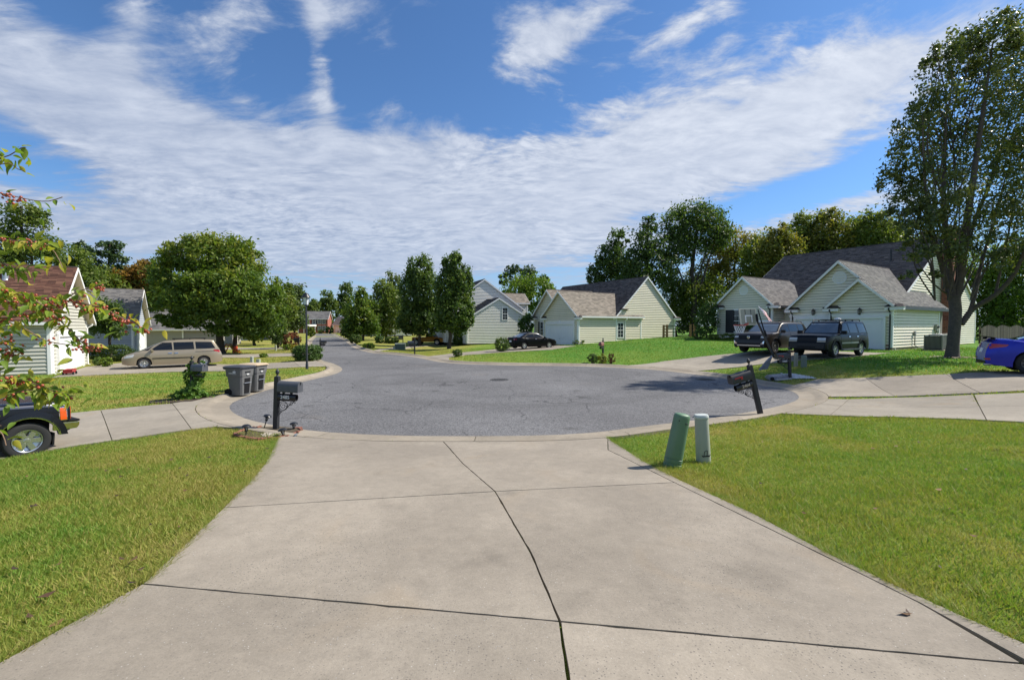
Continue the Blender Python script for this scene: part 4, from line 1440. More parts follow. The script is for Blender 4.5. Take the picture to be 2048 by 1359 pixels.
gable(ph, 0.0, 12.0, 0.0, 7.0, 0.0, 2.7, 4.6, 'x', 0.4, 0.4, [], M_CREAM3, R_GREY, big=3.0, corner=False)
for x_ in (2.0, 6.0, 10.0):
    window(ph, (x_, 0.0, 0.9), (1, 0, 0), (0, -1, 0), 0.9, 1.4)

# ------------------------------------------------------------------ fences
M_PICK = M('weathered_fence_wood', None, 0.9, 0.3, 12, ramp=((0.10, 0.08, 0.065), (0.155, 0.125, 0.10), (0.20, 0.165, 0.13)))
M_POSTW = M('new_treated_wood', (0.34, 0.19, 0.085), 0.8, 0.2, 8)
# wooden picket fence on the right
fa, fb_ = gp(1962, 686.5), gp(2075, 690)
fa = Vector((fa.x, fa.y, 0)); fdir = Vector((0.93, 0.36, 0)).normalized()
fb_ = fa + fdir * 12.5
pf = thing('picket_fence', 'weathered wooden picket fence with a scalloped top beyond the blue car', 'fence', (fa.x, fa.y, gz(fa.x, fa.y)), ang(fdir.x, fdir.y))
pick_meshes = []
for k in range(6):
    b = B(); h_ = 1.0
    b.prism([(-0.065, 0), (0.065, 0), (0.065, 0.93), (0.03, 1.0), (-0.03, 1.0), (-0.065, 0.93)], 0, 0.02, Matrix.Rotation(rad(90), 4, 'X'), rng.random())
    me = bpy.data.meshes.new('picket')
    me.from_pydata(b.v, [], b.f)
    a = me.attributes.new('tint', 'FLOAT', 'FACE'); a.data.foreach_set('value', [float((k + 0.5) / 6)] * len(b.f))
    me.materials.append(M_PICK)
    pick_meshes.append(me)
x_ = 0.0; k = 0
while x_ < 12.5:
    o = bpy.data.objects.new('picket', pick_meshes[int(rng.integers(6))]); COL.objects.link(o); o.parent = pf
    wx = fa + fdir * x_
    o.location = (x_, rng.uniform(-0.004, 0.004), gz(wx.x, wx.y) - pf.location.z + 0.03)
    ph_ = (x_ % 2.4) / 2.4
    o.scale = (1, 1, 1.42 + 0.26 * math.sin(math.pi * ph_) + rng.uniform(-0.02, 0.02))
    o.rotation_euler = (0, rng.uniform(-0.012, 0.012), 0)
    x_ += 0.15
for z_ in (0.35, 1.15):
    b = B(); b.box(0, 12.5, 0.025, 0.065, z_, z_ + 0.09); b.build('rail', M_PICK, pf)
x_ = 0.0
while x_ < 12.6:
    b = B(); b.box(x_ - 0.05, x_ + 0.05, 0.07, 0.17, -0.2, 1.6); b.build('post', M_PICK, pf)
    x_ += 2.4
# post and wire fence beside the middle house
q0, q1 = gp(1328, 682), gp(1385, 681)
q0 = Vector((13.6, 41.9, 0)); 
q0 = at(1327, 683, 42.6); q1 = at(1386, 681, 42.6)
wf = thing('wire_fence', 'fence of new wooden posts and black wire rails beside the middle house', 'fence', (q0.x, q0.y, gz(q0.x, q0.y)), ang(q1.x - q0.x, q1.y - q0.y))
Lw = (q1.xy - q0.xy).length
for x_ in (0.0, 0.32, Lw - 0.25, Lw + 0.1):
    b = B(); wz = q0 + (q1 - q0) * (x_ / Lw); dzz = gz(wz.x, wz.y) - wf.location.z
    b.box(x_ - 0.085, x_ + 0.085, -0.085, 0.085, dzz - 0.2, dzz + 1.22); b.build('post', M_POSTW, wf, bevel=0.008)
for z_ in (0.2, 0.5, 0.8, 1.08):
    b = B(); b.bar((0, -0.03, z_), (Lw, -0.03, z_ + gz(q1.x, q1.y) - wf.location.z), 0.055); b.build('wire_rail', M_BLACKM, wf)
    if z_ < 1:
        b = B(); b.bar((0, -0.07, z_ + 0.08), (0.32, -0.07, z_ + 0.08), 0.05); b.build('brace', M_POSTW, wf)
# ------------------------------------------------------------------ trees and shrubs
def leafmat(name, ramp, trans=0.42, rough=0.5):
    return M(name, None, rough, 0.0, ramp=ramp, trans=trans, spec=0.3)
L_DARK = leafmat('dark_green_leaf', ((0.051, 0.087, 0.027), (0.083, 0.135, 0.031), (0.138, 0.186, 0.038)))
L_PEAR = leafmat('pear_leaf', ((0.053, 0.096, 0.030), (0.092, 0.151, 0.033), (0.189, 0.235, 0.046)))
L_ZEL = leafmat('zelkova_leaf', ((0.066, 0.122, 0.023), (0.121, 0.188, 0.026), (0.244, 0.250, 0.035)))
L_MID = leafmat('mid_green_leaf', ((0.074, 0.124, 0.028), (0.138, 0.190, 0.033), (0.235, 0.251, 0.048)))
L_BRIGHT = leafmat('bright_green_leaf', ((0.087, 0.150, 0.022), (0.150, 0.225, 0.026), (0.240, 0.285, 0.041)), 0.4)
L_GOLD = leafmat('turning_gold_leaf', ((0.095, 0.125, 0.026), (0.200, 0.200, 0.034), (0.330, 0.245, 0.045)))
L_RUST = leafmat('turning_rust_leaf', ((0.132, 0.118, 0.029), (0.283, 0.168, 0.040), (0.372, 0.177, 0.046)))
L_PINE = leafmat('pine_needle', ((0.042, 0.077, 0.029), (0.072, 0.121, 0.038), (0.127, 0.181, 0.054)), 0.15)
L_PALE = leafmat('pale_green_leaf', ((0.090, 0.135, 0.048), (0.143, 0.188, 0.066), (0.210, 0.247, 0.090)))
L_BIG = leafmat('bradford_leaf', ((0.057, 0.083, 0.035), (0.103, 0.136, 0.038), (0.219, 0.215, 0.049)), 0.28, 0.42)
L_BOX = leafmat('clipped_hedge_leaf', ((0.038, 0.078, 0.020), (0.069, 0.129, 0.025), (0.121, 0.190, 0.036)), 0.2)
L_YEL = leafmat('yellow_shrub_leaf', ((0.20, 0.19, 0.020), (0.34, 0.30, 0.028), (0.42, 0.36, 0.05)), 0.3)
L_RED = leafmat('red_shrub_leaf', ((0.06, 0.06, 0.025), (0.20, 0.065, 0.035), (0.30, 0.085, 0.045)), 0.3)
L_VINE = leafmat('vine_leaf', ((0.068, 0.143, 0.022), (0.112, 0.217, 0.031), (0.188, 0.292, 0.054)), 0.3)
M_BARK = M('grey_brown_bark', (0.115, 0.092, 0.074), 0.95, 0.4, 6, bump=1.0, bsc=22)
M_BARKD = M('dark_bark', (0.055, 0.045, 0.036), 0.95, 0.35, 6, bump=0.8, bsc=25)

def leaf_cloud(name, C, S, mat, parent, size, tint, flat_=0.0, aspect=0.55, out=None, droop=0.0):
    """C (n,3) leaf places; one diamond leaf each"""
    n = len(C)
    N = rng.normal(size=(n, 3))
    if out is not None:
        N = N * 0.75 + out * 0.9
    N[:, 2] += flat_
    N /= np.linalg.norm(N, axis=1)[:, None] + 1e-9
    R = rng.normal(size=(n, 3))
    R[:, 2] -= droop
    A = R - N * (R * N).sum(1)[:, None]
    A /= np.linalg.norm(A, axis=1)[:, None] + 1e-9
    Bv = np.cross(N, A)
    s = size * rng.uniform(0.65, 1.35, n)[:, None]
    V = np.stack([C - A * s * 0.5, C + Bv * s * aspect * 0.5 + N * s * 0.08, C + A * s * 0.5, C - Bv * s * aspect * 0.5 + N * s * 0.08], 1).reshape(-1, 3)
    Fc = np.arange(4 * n).reshape(n, 4)
    return npmesh(name, V, Fc, mat, parent, tint=np.clip(tint, 0, 1))

def blob_points(n, c, r, lump=0.17, per=38, shell=0.55, power=2.0, low=-1.0, rag=1.0):
    """leaf places in clumps through an ellipsoid (power 2) or a rounded box (power > 2)"""
    k = max(3, n // per)
    D = rng.normal(size=(k, 3))
    if power > 2:
        D = rng.uniform(-1, 1, size=(k, 3))
    D /= ((np.abs(D) ** power).sum(1) ** (1 / power))[:, None]
    rr = shell + (1 - shell) * rng.random(k) ** 0.6
    rr *= rng.uniform(1 - 0.20 * rag, 1 + 0.16 * rag, k)
    cl = D * rr[:, None]
    cl = cl[cl[:, 2] > low]
    k = len(cl)
    w = rng.uniform(0.5, 1.5, k)
    ids = rng.choice(k, size=n, p=w / w.sum())
    cs_ = rng.uniform(0.55, 1.5, k)
    off = np.clip(rng.normal(size=(n, 3)), -1.8, 1.8) * lump * cs_[ids][:, None]
    P = cl[ids] + off
    tn = rng.normal(0.0, 0.15, k)[ids]
    return np.array(c) + P * np.array(r), P / (np.linalg.norm(P, axis=1)[:, None] + 1e-6), tn

def trunk_mesh(name, base, top, r, mat, parent, limbs=(), lean=0.0, n=9, sub=2):
    """tapered trunk with limbs that fork towards given points (local coordinates)"""
    b = B()
    base = Vector(base); top = Vector(top)
    def wander(a, c, ra, rc, k, amp):
        pts, rs = [], []
        for i in range(k + 1):
            t_ = i / k
            p = a.lerp(c, t_)
            if 0 < i < k:
                p += Vector(rng.normal(size=3)) * amp
            pts.append(p); rs.append(ra + (rc - ra) * t_)
        return pts, rs
    pts, rs = wander(base, top, r, r * 0.35, 6, (top - base).length * 0.012)
    rs[0] = r * 1.45
    pts.insert(1, base.lerp(top, 0.05)); rs.insert(1, r * 1.08)
    b.tube(pts, rs, n)
    for L in limbs:
        L = Vector(L)
        t_ = rng.uniform(0.25, 0.75)
        a = base.lerp(top, t_)
        ra = r * (1 - 0.65 * t_) * 0.5
        midp = a.lerp(L, 0.5) + Vector((0, 0, -(L - a).length * 0.08))
        p1, r1 = wander(a, midp, ra, ra * 0.65, 2, (L - a).length * 0.03)
        p2, r2 = wander(midp, L, ra * 0.65, ra * 0.2, 3, (L - a).length * 0.03)
        b.tube(p1 + p2[1:], r1 + r2[1:], 6)
        for _ in range(sub):
            s_ = p2[int(rng.integers(1, len(p2) - 1))]
            e = s_ + Vector(rng.normal(size=3)).normalized() * (L - a).length * rng.uniform(0.12, 0.24)
            b.tube([s_, s_.lerp(e, 0.5) + Vector(rng.normal(size=3)) * 0.04, e], [ra * 0.32, ra * 0.2, ra * 0.07], 5)
    return b.build(name, mat, parent, smooth=60, fix=False)

def tree(name, label, px, py, depth, blobs, nleaf, size, mat, trunk_r=0.2, group=None, per=38, lump=0.17, shell=0.5, tint0=0.42, cat='tree', bark=None, base=None,
         flat_=0.15, aspect=0.55, limbs=6, topbias=0.12, droop=0.0, low=-1.0, zbase=None, deep=1.0, rag=1.0):
    """blobs: (px, py, rpx, rpy[, further back in m[, share]]) seen at this depth"""
    if base is None:
        b_ = at(px, py, depth)
        base = Vector((b_.x, b_.y, gz(b_.x, b_.y) if zbase is None else zbase))
    root = thing(name, label, cat, base, 0.0, group)
    Cs, Os, Ts = [], [], []
    areas = [bl[2] * bl[3] * (bl[5] if len(bl) > 5 else 1) for bl in blobs]
    ends = []
    top = None
    for bl, ar in zip(blobs, areas):
        back = bl[4] if len(bl) > 4 else 0.0
        d_ = depth + back
        c = at(bl[0], bl[1], d_)
        rx, rz_ = bl[2] * d_ / F, bl[3] * d_ / F
        ry = min(rx, max(rz_, rx * 0.6)) * deep
        n = int(nleaf * ar / sum(areas))
        P, O_, tn = blob_points(n, c - base, (rx, ry, rz_), lump, per, shell, low=low, rag=rag)
        Cs.append(P); Os.append(O_); Ts.append(tn)
        ends.append((c - base, rx, ry, rz_))
    C = np.concatenate(Cs); O_ = np.concatenate(Os); tn = np.concatenate(Ts)
    keep = C[:, 2] > 0.12
    C, O_, tn = C[keep], O_[keep], tn[keep]
    zr = (C[:, 2] - C[:, 2].min()) / max(1e-3, np.ptp(C[:, 2]))
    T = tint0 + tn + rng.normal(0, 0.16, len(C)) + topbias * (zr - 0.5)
    if trunk_r:
        hi = max(ends, key=lambda e: e[0].z + e[3])
        top = Vector((hi[0].x * 0.85, hi[0].y * 0.85, hi[0].z + hi[3] * 0.55))
        lim = []
        for k in range(limbs):
            e = ends[int(rng.integers(len(ends)))]
            dv = rng.normal(size=3); dv /= np.linalg.norm(dv); dv[2] = abs(dv[2]) * 0.7
            lim.append(e[0] + Vector((dv[0] * e[1] * 0.75, dv[1] * e[2] * 0.75, dv[2] * e[3] * 0.75)))
        trunk_mesh('trunk', (0, 0, -0.15), top, trunk_r, bark or M_BARKD, root, lim)
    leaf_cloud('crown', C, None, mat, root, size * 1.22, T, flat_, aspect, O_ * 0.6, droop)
    return root

def shrub(name, label, px, py, wpx, hpx, nleaf, size, mat, power=2.6, tint0=0.45, group=None, cat='shrub', dpx=None, stems=True, per=14, lump=0.07, shell=0.82, depth=None):
    g_ = gp(px, py)
    if depth:
        a_ = at(px, py, depth)
        g_ = Vector((a_.x, a_.y, gz(a_.x, a_.y)))
    d_ = g_.y
    rx, rz_ = wpx / 2 * d_ / F, hpx / 2 * d_ / F
    ry = (dpx or wpx) / 2 * d_ / F
    root = thing(name, label, cat, (g_.x, g_.y + ry * 0.7, gz(g_.x, g_.y + ry * 0.7)), 0.0, group)
    P, O_, tn = blob_points(nleaf, (0, 0, rz_ * 1.0), (rx * 0.94, ry * 0.94, rz_ * 1.0), lump, per, shell, power)
    k = P[:, 2] > 0.01
    P, O_, tn = P[k], O_[k], tn[k]
    leaf_cloud('foliage', P, None, mat, root, size, tint0 + tn + rng.normal(0, 0.18, len(P)), 0.1, 0.6, O_)
    if stems:
        b = B()
        for _ in range(9):
            a = rng.uniform(0, 6.28); q = rng.uniform(0.2, 0.75)
            e = Vector((math.cos(a) * rx * q, math.sin(a) * ry * q, rz_ * rng.uniform(1.0, 1.6)))
            b.tube([(math.cos(a) * 0.05, math.sin(a) * 0.05, -0.05), e * 0.5 + Vector((0, 0, 0.05)), e], [0.02, 0.014, 0.006], 5)
        b.build('stem', M_BARKD, root, fix=False)
    return root

# ---- the big tree on the right
bt_base = gp(1905, 716)
BT = thing('broadleaf_tree', 'tall dark broadleaf tree with a thick forked trunk beside the right house', 'tree', bt_base)
Yb = bt_base.y
def btp(px, py, dy=0.0):
    return at(px, py, Yb + dy) - bt_base
tb = B()
def limb(pts, rs, n=10):
    rs = [r_ * 0.70 for r_ in rs]
    P = [Vector(p) for p in pts]
    C_ = catmull([tuple(p) for p in P], 0.35)
    s_ = np.linspace(0, 1, len(C_))
    R_ = np.interp(s_, np.linspace(0, 1, len(rs)), rs)
    tb.tube([Vector(c) for c in C_], list(R_), n)
limb([btp(1905, 722), btp(1904, 712), btp(1906, 690), btp(1909, 655), btp(1911, 620), btp(1908, 590)], [0.56, 0.42, 0.345, 0.335, 0.34, 0.33], 16)
limb([btp(1909, 605), btp(1900, 560), btp(1892, 480), btp(1887, 400, .3), btp(1890, 300, .5), btp(1893, 180, .6)], [0.24, 0.20, 0.15, 0.12, 0.08, 0.03])
limb([btp(1911, 600), btp(1921, 550, -.2), btp(1930, 470, -.5), btp(1946, 360, -.8), btp(1965, 230, -1.), btp(1985, 90, -1.)], [0.27, 0.24, 0.19, 0.15, 0.10, 0.03])
limb([btp(1908, 610), btp(1899, 590), btp(1880, 520, -.6), btp(1858, 440, -1.2), btp(1848, 330, -1.6), btp(1845, 230, -1.8)], [0.16, 0.14, 0.11, 0.08, 0.06, 0.02])
limb([btp(1922, 648), btp(1934, 632), btp(1943, 620), btp(1962, 607, -.3), btp(1990, 590, -.8), btp(2030, 545, -1.4), btp(2060, 470, -2.)], [0.20, 0.18, 0.165, 0.15, 0.13, 0.10, 0.05])
limb([btp(1938, 626), btp(1950, 590), btp(1962, 530, .4), btp(1985, 450, .8), btp(2015, 340, 1.2)], [0.13, 0.11, 0.09, 0.07, 0.03])
limb([btp(1912, 590), btp(1925, 520, .5), btp(1950, 440, 1.2), btp(1990, 340, 2.0), btp(2030, 200, 2.4)], [0.18, 0.15, 0.12, 0.08, 0.03])
limb([btp(1896, 588), btp(1880, 578, -.5), btp(1862, 562, -.9), btp(1846, 540, -1.2), btp(1815, 500, -1.6)], [0.06, 0.05, 0.04, 0.03, 0.01], 6)
limb([btp(1893, 480), btp(1865, 420, .6), btp(1835, 330, 1.4), btp(1815, 250, 2.0)], [0.09, 0.07, 0.05, 0.02], 7)
limb([btp(1888, 400), btp(1855, 300, -.8), btp(1868, 190, -1.2), btp(1880, 120, -1.4)], [0.08, 0.06, 0.04, 0.02], 7)
limb([btp(1990, 590, -.8), btp(2010, 500, -1.0), btp(2035, 380, -1.2)], [0.08, 0.06, 0.02], 7)
for bl_ in [(1985, 85, 55, 62, -1), (1920, 120, 40, 50, .5), (1882, 120, 34, 42, -1), (1945, 220, 75, 70, 0), (1855, 225, 48, 55, -1.6), (1825, 275, 42, 62, 1.2), (1905, 310, 75, 70, 1), (1818, 360, 45, 60, -1), (1875, 405, 75, 62, -1.2), (1960, 350, 75, 75, 2), (1828, 440, 44, 45, -1.5), (1900, 480, 65, 42, -1), (1960, 460, 60, 50, 1.5), (2030, 480, 60, 60, -1.6)]:
    for _ in range(4):
        st_ = btp(1893 + (bl_[0] - 1893) * 0.35, min(600, bl_[1] + rng.uniform(90, 200)), bl_[4] * 0.3)
        en_ = btp(bl_[0] + rng.uniform(-0.9, 0.9) * bl_[2], bl_[1] + rng.uniform(-0.9, 0.5) * bl_[3], bl_[4] + rng.uniform(-1, 1))
        md_ = st_.lerp(en_, 0.5) + Vector(rng.normal(size=3)) * 0.2
        limb([st_, md_, en_], [0.055, 0.035, 0.008], 5)
tb.build('trunk', M('tree_bark_grey', (0.085, 0.068, 0.057), 0.95, 0.55, 7, bump=1.0, bsc=14, fine=0.4), BT, smooth=60, fix=False)
bt_blobs = [(1985, 85, 55, 62, -1, 1.5), (2050, 130, 70, 90, 0, 1.1), (1920, 120, 40, 50, 0.5, 1.0), (1882, 120, 34, 42, -1, 1.1), (1945, 220, 75, 70, 0, 1.0), (2040, 260, 70, 90, 1, 1.0), (1855, 225, 48, 55, -1.6, 0.9),
            (1825, 275, 42, 62, 1.2, 0.9), (1905, 310, 75, 70, 1.0, 0.8), (1818, 360, 45, 60, -1, 1.0), (1875, 405, 75, 62, -1.2, 1.0), (1960, 350, 75, 75, 2.0, 0.8), (2035, 400, 60, 80, -1.5, 0.9),
            (1828, 440, 44, 45, -1.5, 1.0), (1835, 500, 34, 26, -1.6, 0.9), (1900, 480, 65, 42, -1, 0.9), (1960, 460, 60, 50, 1.5, 0.8), (2030, 510, 60, 45, -1.8, 0.9), (1860, 545, 26, 18, -1.1, 0.7), (1812, 545, 18, 12, -1.6, 0.6), (1795, 330, 18, 40, -.5, 0.7),
            (2090, 300, 60, 160, 0, 0.7)]
Cs, Os, Ts = [], [], []
tot = sum(b_[2] * b_[3] * b_[5] for b_ in bt_blobs)
for b_ in bt_blobs:
    d_ = Yb + b_[4]
    c = at(b_[0], b_[1], d_) - bt_base
    n = int(41000 * b_[2] * b_[3] * b_[5] / tot)
    r_ = (b_[2] * d_ / F, min(b_[2], b_[3]) * 1.3 * d_ / F, b_[3] * d_ / F)
    P, O_, tn = blob_points(n, c, r_, 0.135, 42, 0.25)
    Cs.append(P); Os.append(O_); Ts.append(tn)
C = np.concatenate(Cs); O_ = np.concatenate(Os); tn = np.concatenate(Ts)
leaf_cloud('crown', C, None, L_BIG, BT, 0.155, 0.45 + tn + rng.normal(0, 0.2, len(C)), 0.2, 0.6, O_ * 0.3, 0.3)

# ---- the big round tree on the left
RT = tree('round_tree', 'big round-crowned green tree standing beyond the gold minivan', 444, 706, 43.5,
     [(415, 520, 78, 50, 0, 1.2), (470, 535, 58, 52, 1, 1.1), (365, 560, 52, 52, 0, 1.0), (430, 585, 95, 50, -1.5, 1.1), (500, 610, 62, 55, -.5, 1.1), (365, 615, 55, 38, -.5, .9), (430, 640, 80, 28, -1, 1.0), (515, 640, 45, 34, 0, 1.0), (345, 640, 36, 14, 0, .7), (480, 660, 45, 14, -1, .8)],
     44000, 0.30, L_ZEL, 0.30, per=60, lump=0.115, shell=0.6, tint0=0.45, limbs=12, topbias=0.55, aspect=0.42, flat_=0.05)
b = B(); b.tube([(0.5, 1.2, -0.2), (0.55, 1.2, 1.3), (0.8, 1.3, 4.0)], [0.24, 0.19, 0.13], 9); b.build('trunk', M_BARKD, RT, smooth=60)
b = B(); b.tube([(-1.9, 2.4, -0.2), (-1.9, 2.4, 1.6), (-1.5, 2.2, 4.0)], [0.22, 0.18, 0.1], 8); b.build('trunk', M_BARKD, RT, smooth=60)
# ---- pear trees by the street
tree('pear_tree', 'dense egg-shaped dark green tree, left of the pair beside the pale house', 839, 682, 59.0,
     [(840, 545, 26, 38), (828, 590, 30, 48), (852, 590, 30, 48), (838, 630, 38, 34), (815, 640, 20, 26), (866, 635, 18, 30), (840, 655, 36, 15)], 20000, 0.27, L_PEAR, 0.2, 'pear trees beside the street', per=30, lump=0.12, shell=0.62, rag=0.35)
tree('pear_tree', 'dense egg-shaped dark green tree, right of the pair beside the pale house', 898, 690, 50.0,
     [(905, 535, 22, 30), (900, 575, 30, 42), (922, 575, 24, 42), (908, 620, 38, 36), (890, 628, 14, 30), (932, 630, 16, 26), (906, 648, 34, 20)], 20000, 0.24, L_PEAR, 0.2, 'pear trees beside the street', per=30, lump=0.12, shell=0.62, rag=0.35)
tree('cypress_tree', 'broad cone-shaped yellow-green evergreen beside the street', 726, 682, 74.0,
     [(722, 590, 13, 20), (718, 615, 24, 24), (724, 640, 32, 24), (712, 655, 24, 16), (738, 655, 20, 16)], 7000, 0.34, L_ZEL, 0.2, per=30, lump=0.15, tint0=0.35, topbias=0.4)
tree('broadleaf_tree', 'leafy green tree between the yellow-green evergreen and the pear trees', 772, 686, 80.0,
     [(768, 580, 22, 24), (760, 610, 30, 34), (785, 620, 28, 42), (765, 645, 34, 24)], 7000, 0.38, L_MID, 0.2)
tree('birch_tree', 'spindly pale green tree rising behind the pear trees', 790, 685, 90.0,
     [(782, 560, 7, 18), (795, 565, 8, 16), (786, 590, 14, 20), (800, 605, 12, 24)], 2600, 0.36, L_PALE, 0.12, per=18, lump=0.22)
tree('round_shrub_tree', 'dark low tree at the kerb under the yellow-green evergreen', 700, 676, 88.0, [(700, 660, 18, 16)], 1500, 0.36, L_DARK, 0.1, cat='tree')
# ---- far end of the street
tree('broadleaf_tree', 'tall dark tree at the end of the street, above the pale far house', 690, 664, 190.0, [(690, 585, 14, 22), (688, 615, 18, 22), (697, 640, 12, 16)], 3200, 0.8, L_DARK, 0.35, per=30)
tree('broadleaf_tree', 'tall green tree at the end of the street behind the brick house roof', 655, 664, 185.0, [(652, 598, 13, 18), (648, 620, 16, 18), (664, 615, 13, 24), (655, 640, 20, 14)], 3200, 0.8, L_MID, 0.35, per=30, tint0=0.2)
tree('broadleaf_tree', 'rounded green tree just right of the street lamp head', 624, 664, 175.0, [(622, 618, 14, 16), (630, 610, 8, 12)], 1500, 0.8, L_MID, 0.3, per=30, tint0=0.35)
shrub('round_shrub', 'dark round shrub in front of the far brick house', 657, 669, 15, 14, 900, 0.5, L_BOX, 2.2, cat='shrub', depth=146)
shrub('round_shrub', 'small green shrub beside the door of the far brick house', 640, 669, 10, 7, 500, 0.5, L_MID, 2.2, depth=146)
shrub('round_shrub', 'leafy shrub at the left kerb near the far brick house', 620, 676, 15, 20, 900, 0.4, L_MID, 2.2, depth=100)
# ---- trees along the left of the street, behind the lamp
tree('broadleaf_tree', 'upright green tree behind the street lamp, nearest the big round tree', 560, 690, 62.0, [(560, 590, 20, 30), (550, 620, 22, 30), (572, 615, 18, 36)], 5500, 0.32, L_MID, 0.2, tint0=0.4)
tree('broadleaf_tree', 'tall grey-green tree left of the street lamp head', 590, 686, 82.0, [(588, 590, 18, 26), (580, 620, 22, 32), (598, 610, 16, 34), (590, 645, 24, 18)], 6000, 0.38, L_PALE, 0.2, tint0=0.3)
tree('holly_tree', 'dark cone-shaped holly by the strip of driveway left of the street lamp', 556, 699, 52.0, [(560, 655, 14, 18), (556, 675, 16, 18)], 2600, 0.22, L_DARK, 0.12, cat='tree')
tree('broadleaf_tree', 'small tree with drooping boughs between the round tree and the holly', 510, 697, 60.0, [(500, 655, 30, 16), (520, 660, 26, 18)], 2600, 0.28, L_MID, 0.2)
tree('broadleaf_tree', 'dark-leaved tree in the shade behind the big round tree', 470, 693, 66.0, [(455, 655, 40, 20), (400, 655, 40, 20), (490, 668, 30, 12)], 3200, 0.34, L_DARK, 0.28)
shrub('nandina_shrub', 'shrub with red-orange leaf tips left of the street lamp', 578, 689, 34, 34, 1500, 0.16, L_RED, 2.0, depth=47)
shrub('yellow_shrub', 'round bright yellow shrub next to the clipped hedge', 586, 706, 15, 17, 1600, 0.07, L_YEL, 2.2)
shrub('green_shrub', 'loose green and yellow shrub left of the round yellow shrub', 570, 700, 20, 12, 900, 0.12, L_BRIGHT, 2.0)
shrub('boxwood_hedge', 'big rounded clipped hedge behind the foot of the street lamp', 609, 722, 50, 30, 14000, 0.085, L_BOX, 3.2, cat='hedge', dpx=46, stems=False, shell=0.8)
# ---- woods on the left behind the houses
tree('broadleaf_tree', 'airy tall tree above the red-brown roof, farthest left', 40, 690, 50.0, [(45, 425, 38, 22, 0, .7), (20, 460, 30, 34, 0, .7), (75, 440, 22, 26, 0, .6), (70, 490, 45, 28, 0, .6), (20, 520, 40, 30), (100, 500, 22, 22, 0, .6)], 7500, 0.26, L_MID, 0.28, per=24, lump=0.2, shell=0.3, tint0=0.3)
tree('broadleaf_tree', 'bushy green tree behind the ridge of the red-brown roof', 120, 700, 56.0, [(135, 530, 40, 36), (100, 560, 50, 40), (160, 570, 34, 40)], 7000, 0.32, L_MID, 0.28, tint0=0.35)
tree('pine_tree', 'dark layered pine above the small blue-grey house', 212, 700, 66.0, [(222, 490, 22, 10), (212, 508, 26, 8), (235, 520, 20, 9), (165, 500, 20, 14), (180, 530, 26, 12), (215, 545, 34, 16), (240, 540, 16, 10)], 5200, 0.34, L_PINE, 0.25, per=24, lump=0.2, shell=0.5)
tree('broadleaf_tree', 'green tree with rusty tips left of the big round tree', 285, 700, 64.0, [(290, 545, 30, 24), (265, 560, 26, 30), (310, 560, 24, 30), (285, 590, 36, 28)], 6500, 0.36, L_RUST, 0.25, tint0=0.35)
tree('broadleaf_tree', 'mid green tree behind the roof of the small blue-grey house', 230, 700, 62.0, [(205, 570, 40, 34), (245, 590, 34, 30), (190, 600, 30, 26)], 6500, 0.34, L_MID, 0.25, tint0=0.45)
tree('broadleaf_tree', 'yellow-green tree between the round tree and the taupe roof', 325, 700, 60.0, [(320, 540, 22, 22), (330, 570, 26, 30), (315, 605, 28, 24)], 4500, 0.34, L_ZEL, 0.25, tint0=0.5)
tree('broadleaf_tree', 'small dark tree between the red-brown house and the blue-grey house', 222, 716, 36.0, [(215, 625, 32, 26), (228, 655, 26, 20), (200, 650, 18, 24)], 4200, 0.17, L_PEAR, 0.12, tint0=0.4)
for k_, (px, dpt, hpx, m_) in enumerate([(-30, 75, 120, L_MID), (150, 85, 95, L_RUST), (340, 95, 90, L_MID), (420, 100, 90, L_MID), (540, 120, 70, L_MID), (610, 240, 45, L_DARK), (740, 150, 60, L_MID), (800, 140, 60, L_DARK), (870, 120, 60, L_MID), (940, 120, 55, L_MID)]):
    lab = ['dense green tree in the far left woods at the picture edge', 'rusty-tinged tree in the woods behind the flue of the red-brown roof', 'green woodland tree hidden behind the left of the round tree', 'green woodland tree hidden behind the right of the round tree',
           'far green tree behind the tall grey-green tree left of the lamp', 'low dark tree far behind the street lamp', 'far tree behind the yellow-green evergreen', 'far dark tree behind the spindly pale tree', 'far tree behind the left pear tree', 'far tree behind the high pale gable'][k_]
    h_ = hpx
    wl_ = tree('woodland_tree', lab, px, 690, dpt, [(px, 660 - h_ * 0.72, 36, h_ * 0.36), (px - 22, 660 - h_ * 0.42, 34, h_ * 0.36), (px + 24, 660 - h_ * 0.4, 34, h_ * 0.38)], 4200, dpt * 0.0062, m_, 0.3, 'woods behind the houses', tint0=0.4)
    if k_ == 0:
        WOODL = wl_
# ---- woods behind the middle and right houses
tree('broadleaf_tree', 'sunny yellow-green tree behind the pale house and the tan roof', 1050, 690, 88.0, [(1035, 580, 34, 30), (1070, 590, 34, 34), (1015, 600, 20, 24), (1095, 585, 18, 20), (1050, 620, 50, 28)], 7500, 0.40, L_BRIGHT, 0.3, tint0=0.35)
tree('pine_tree', 'dark pine tops behind the sunny yellow-green tree', 1030, 690, 100.0, [(1020, 545, 13, 12), (1030, 540, 10, 10), (1058, 545, 18, 14), (1005, 560, 10, 10), (1088, 560, 12, 12), (1045, 565, 30, 12)], 3600, 0.42, L_PINE, 0.25, per=24)
tree('oak_tree', 'tall broad dark oak rising above the roof of the middle house', 1385, 690, 70.0, [(1390, 430, 50, 28), (1355, 455, 34, 34), (1430, 445, 32, 30), (1400, 475, 60, 34), (1350, 500, 34, 34), (1440, 475, 22, 24)], 11000, 0.34, L_DARK, 0.45, per=32, lump=0.19, shell=0.42, tint0=0.5)
tree('pine_tree', 'dark rounded evergreen left of the tall oak', 1300, 690, 68.0, [(1297, 450, 17, 20), (1290, 490, 34, 34), (1310, 530, 44, 44), (1275, 545, 40, 40)], 8000, 0.33, L_DARK, 0.3, per=34, tint0=0.25)
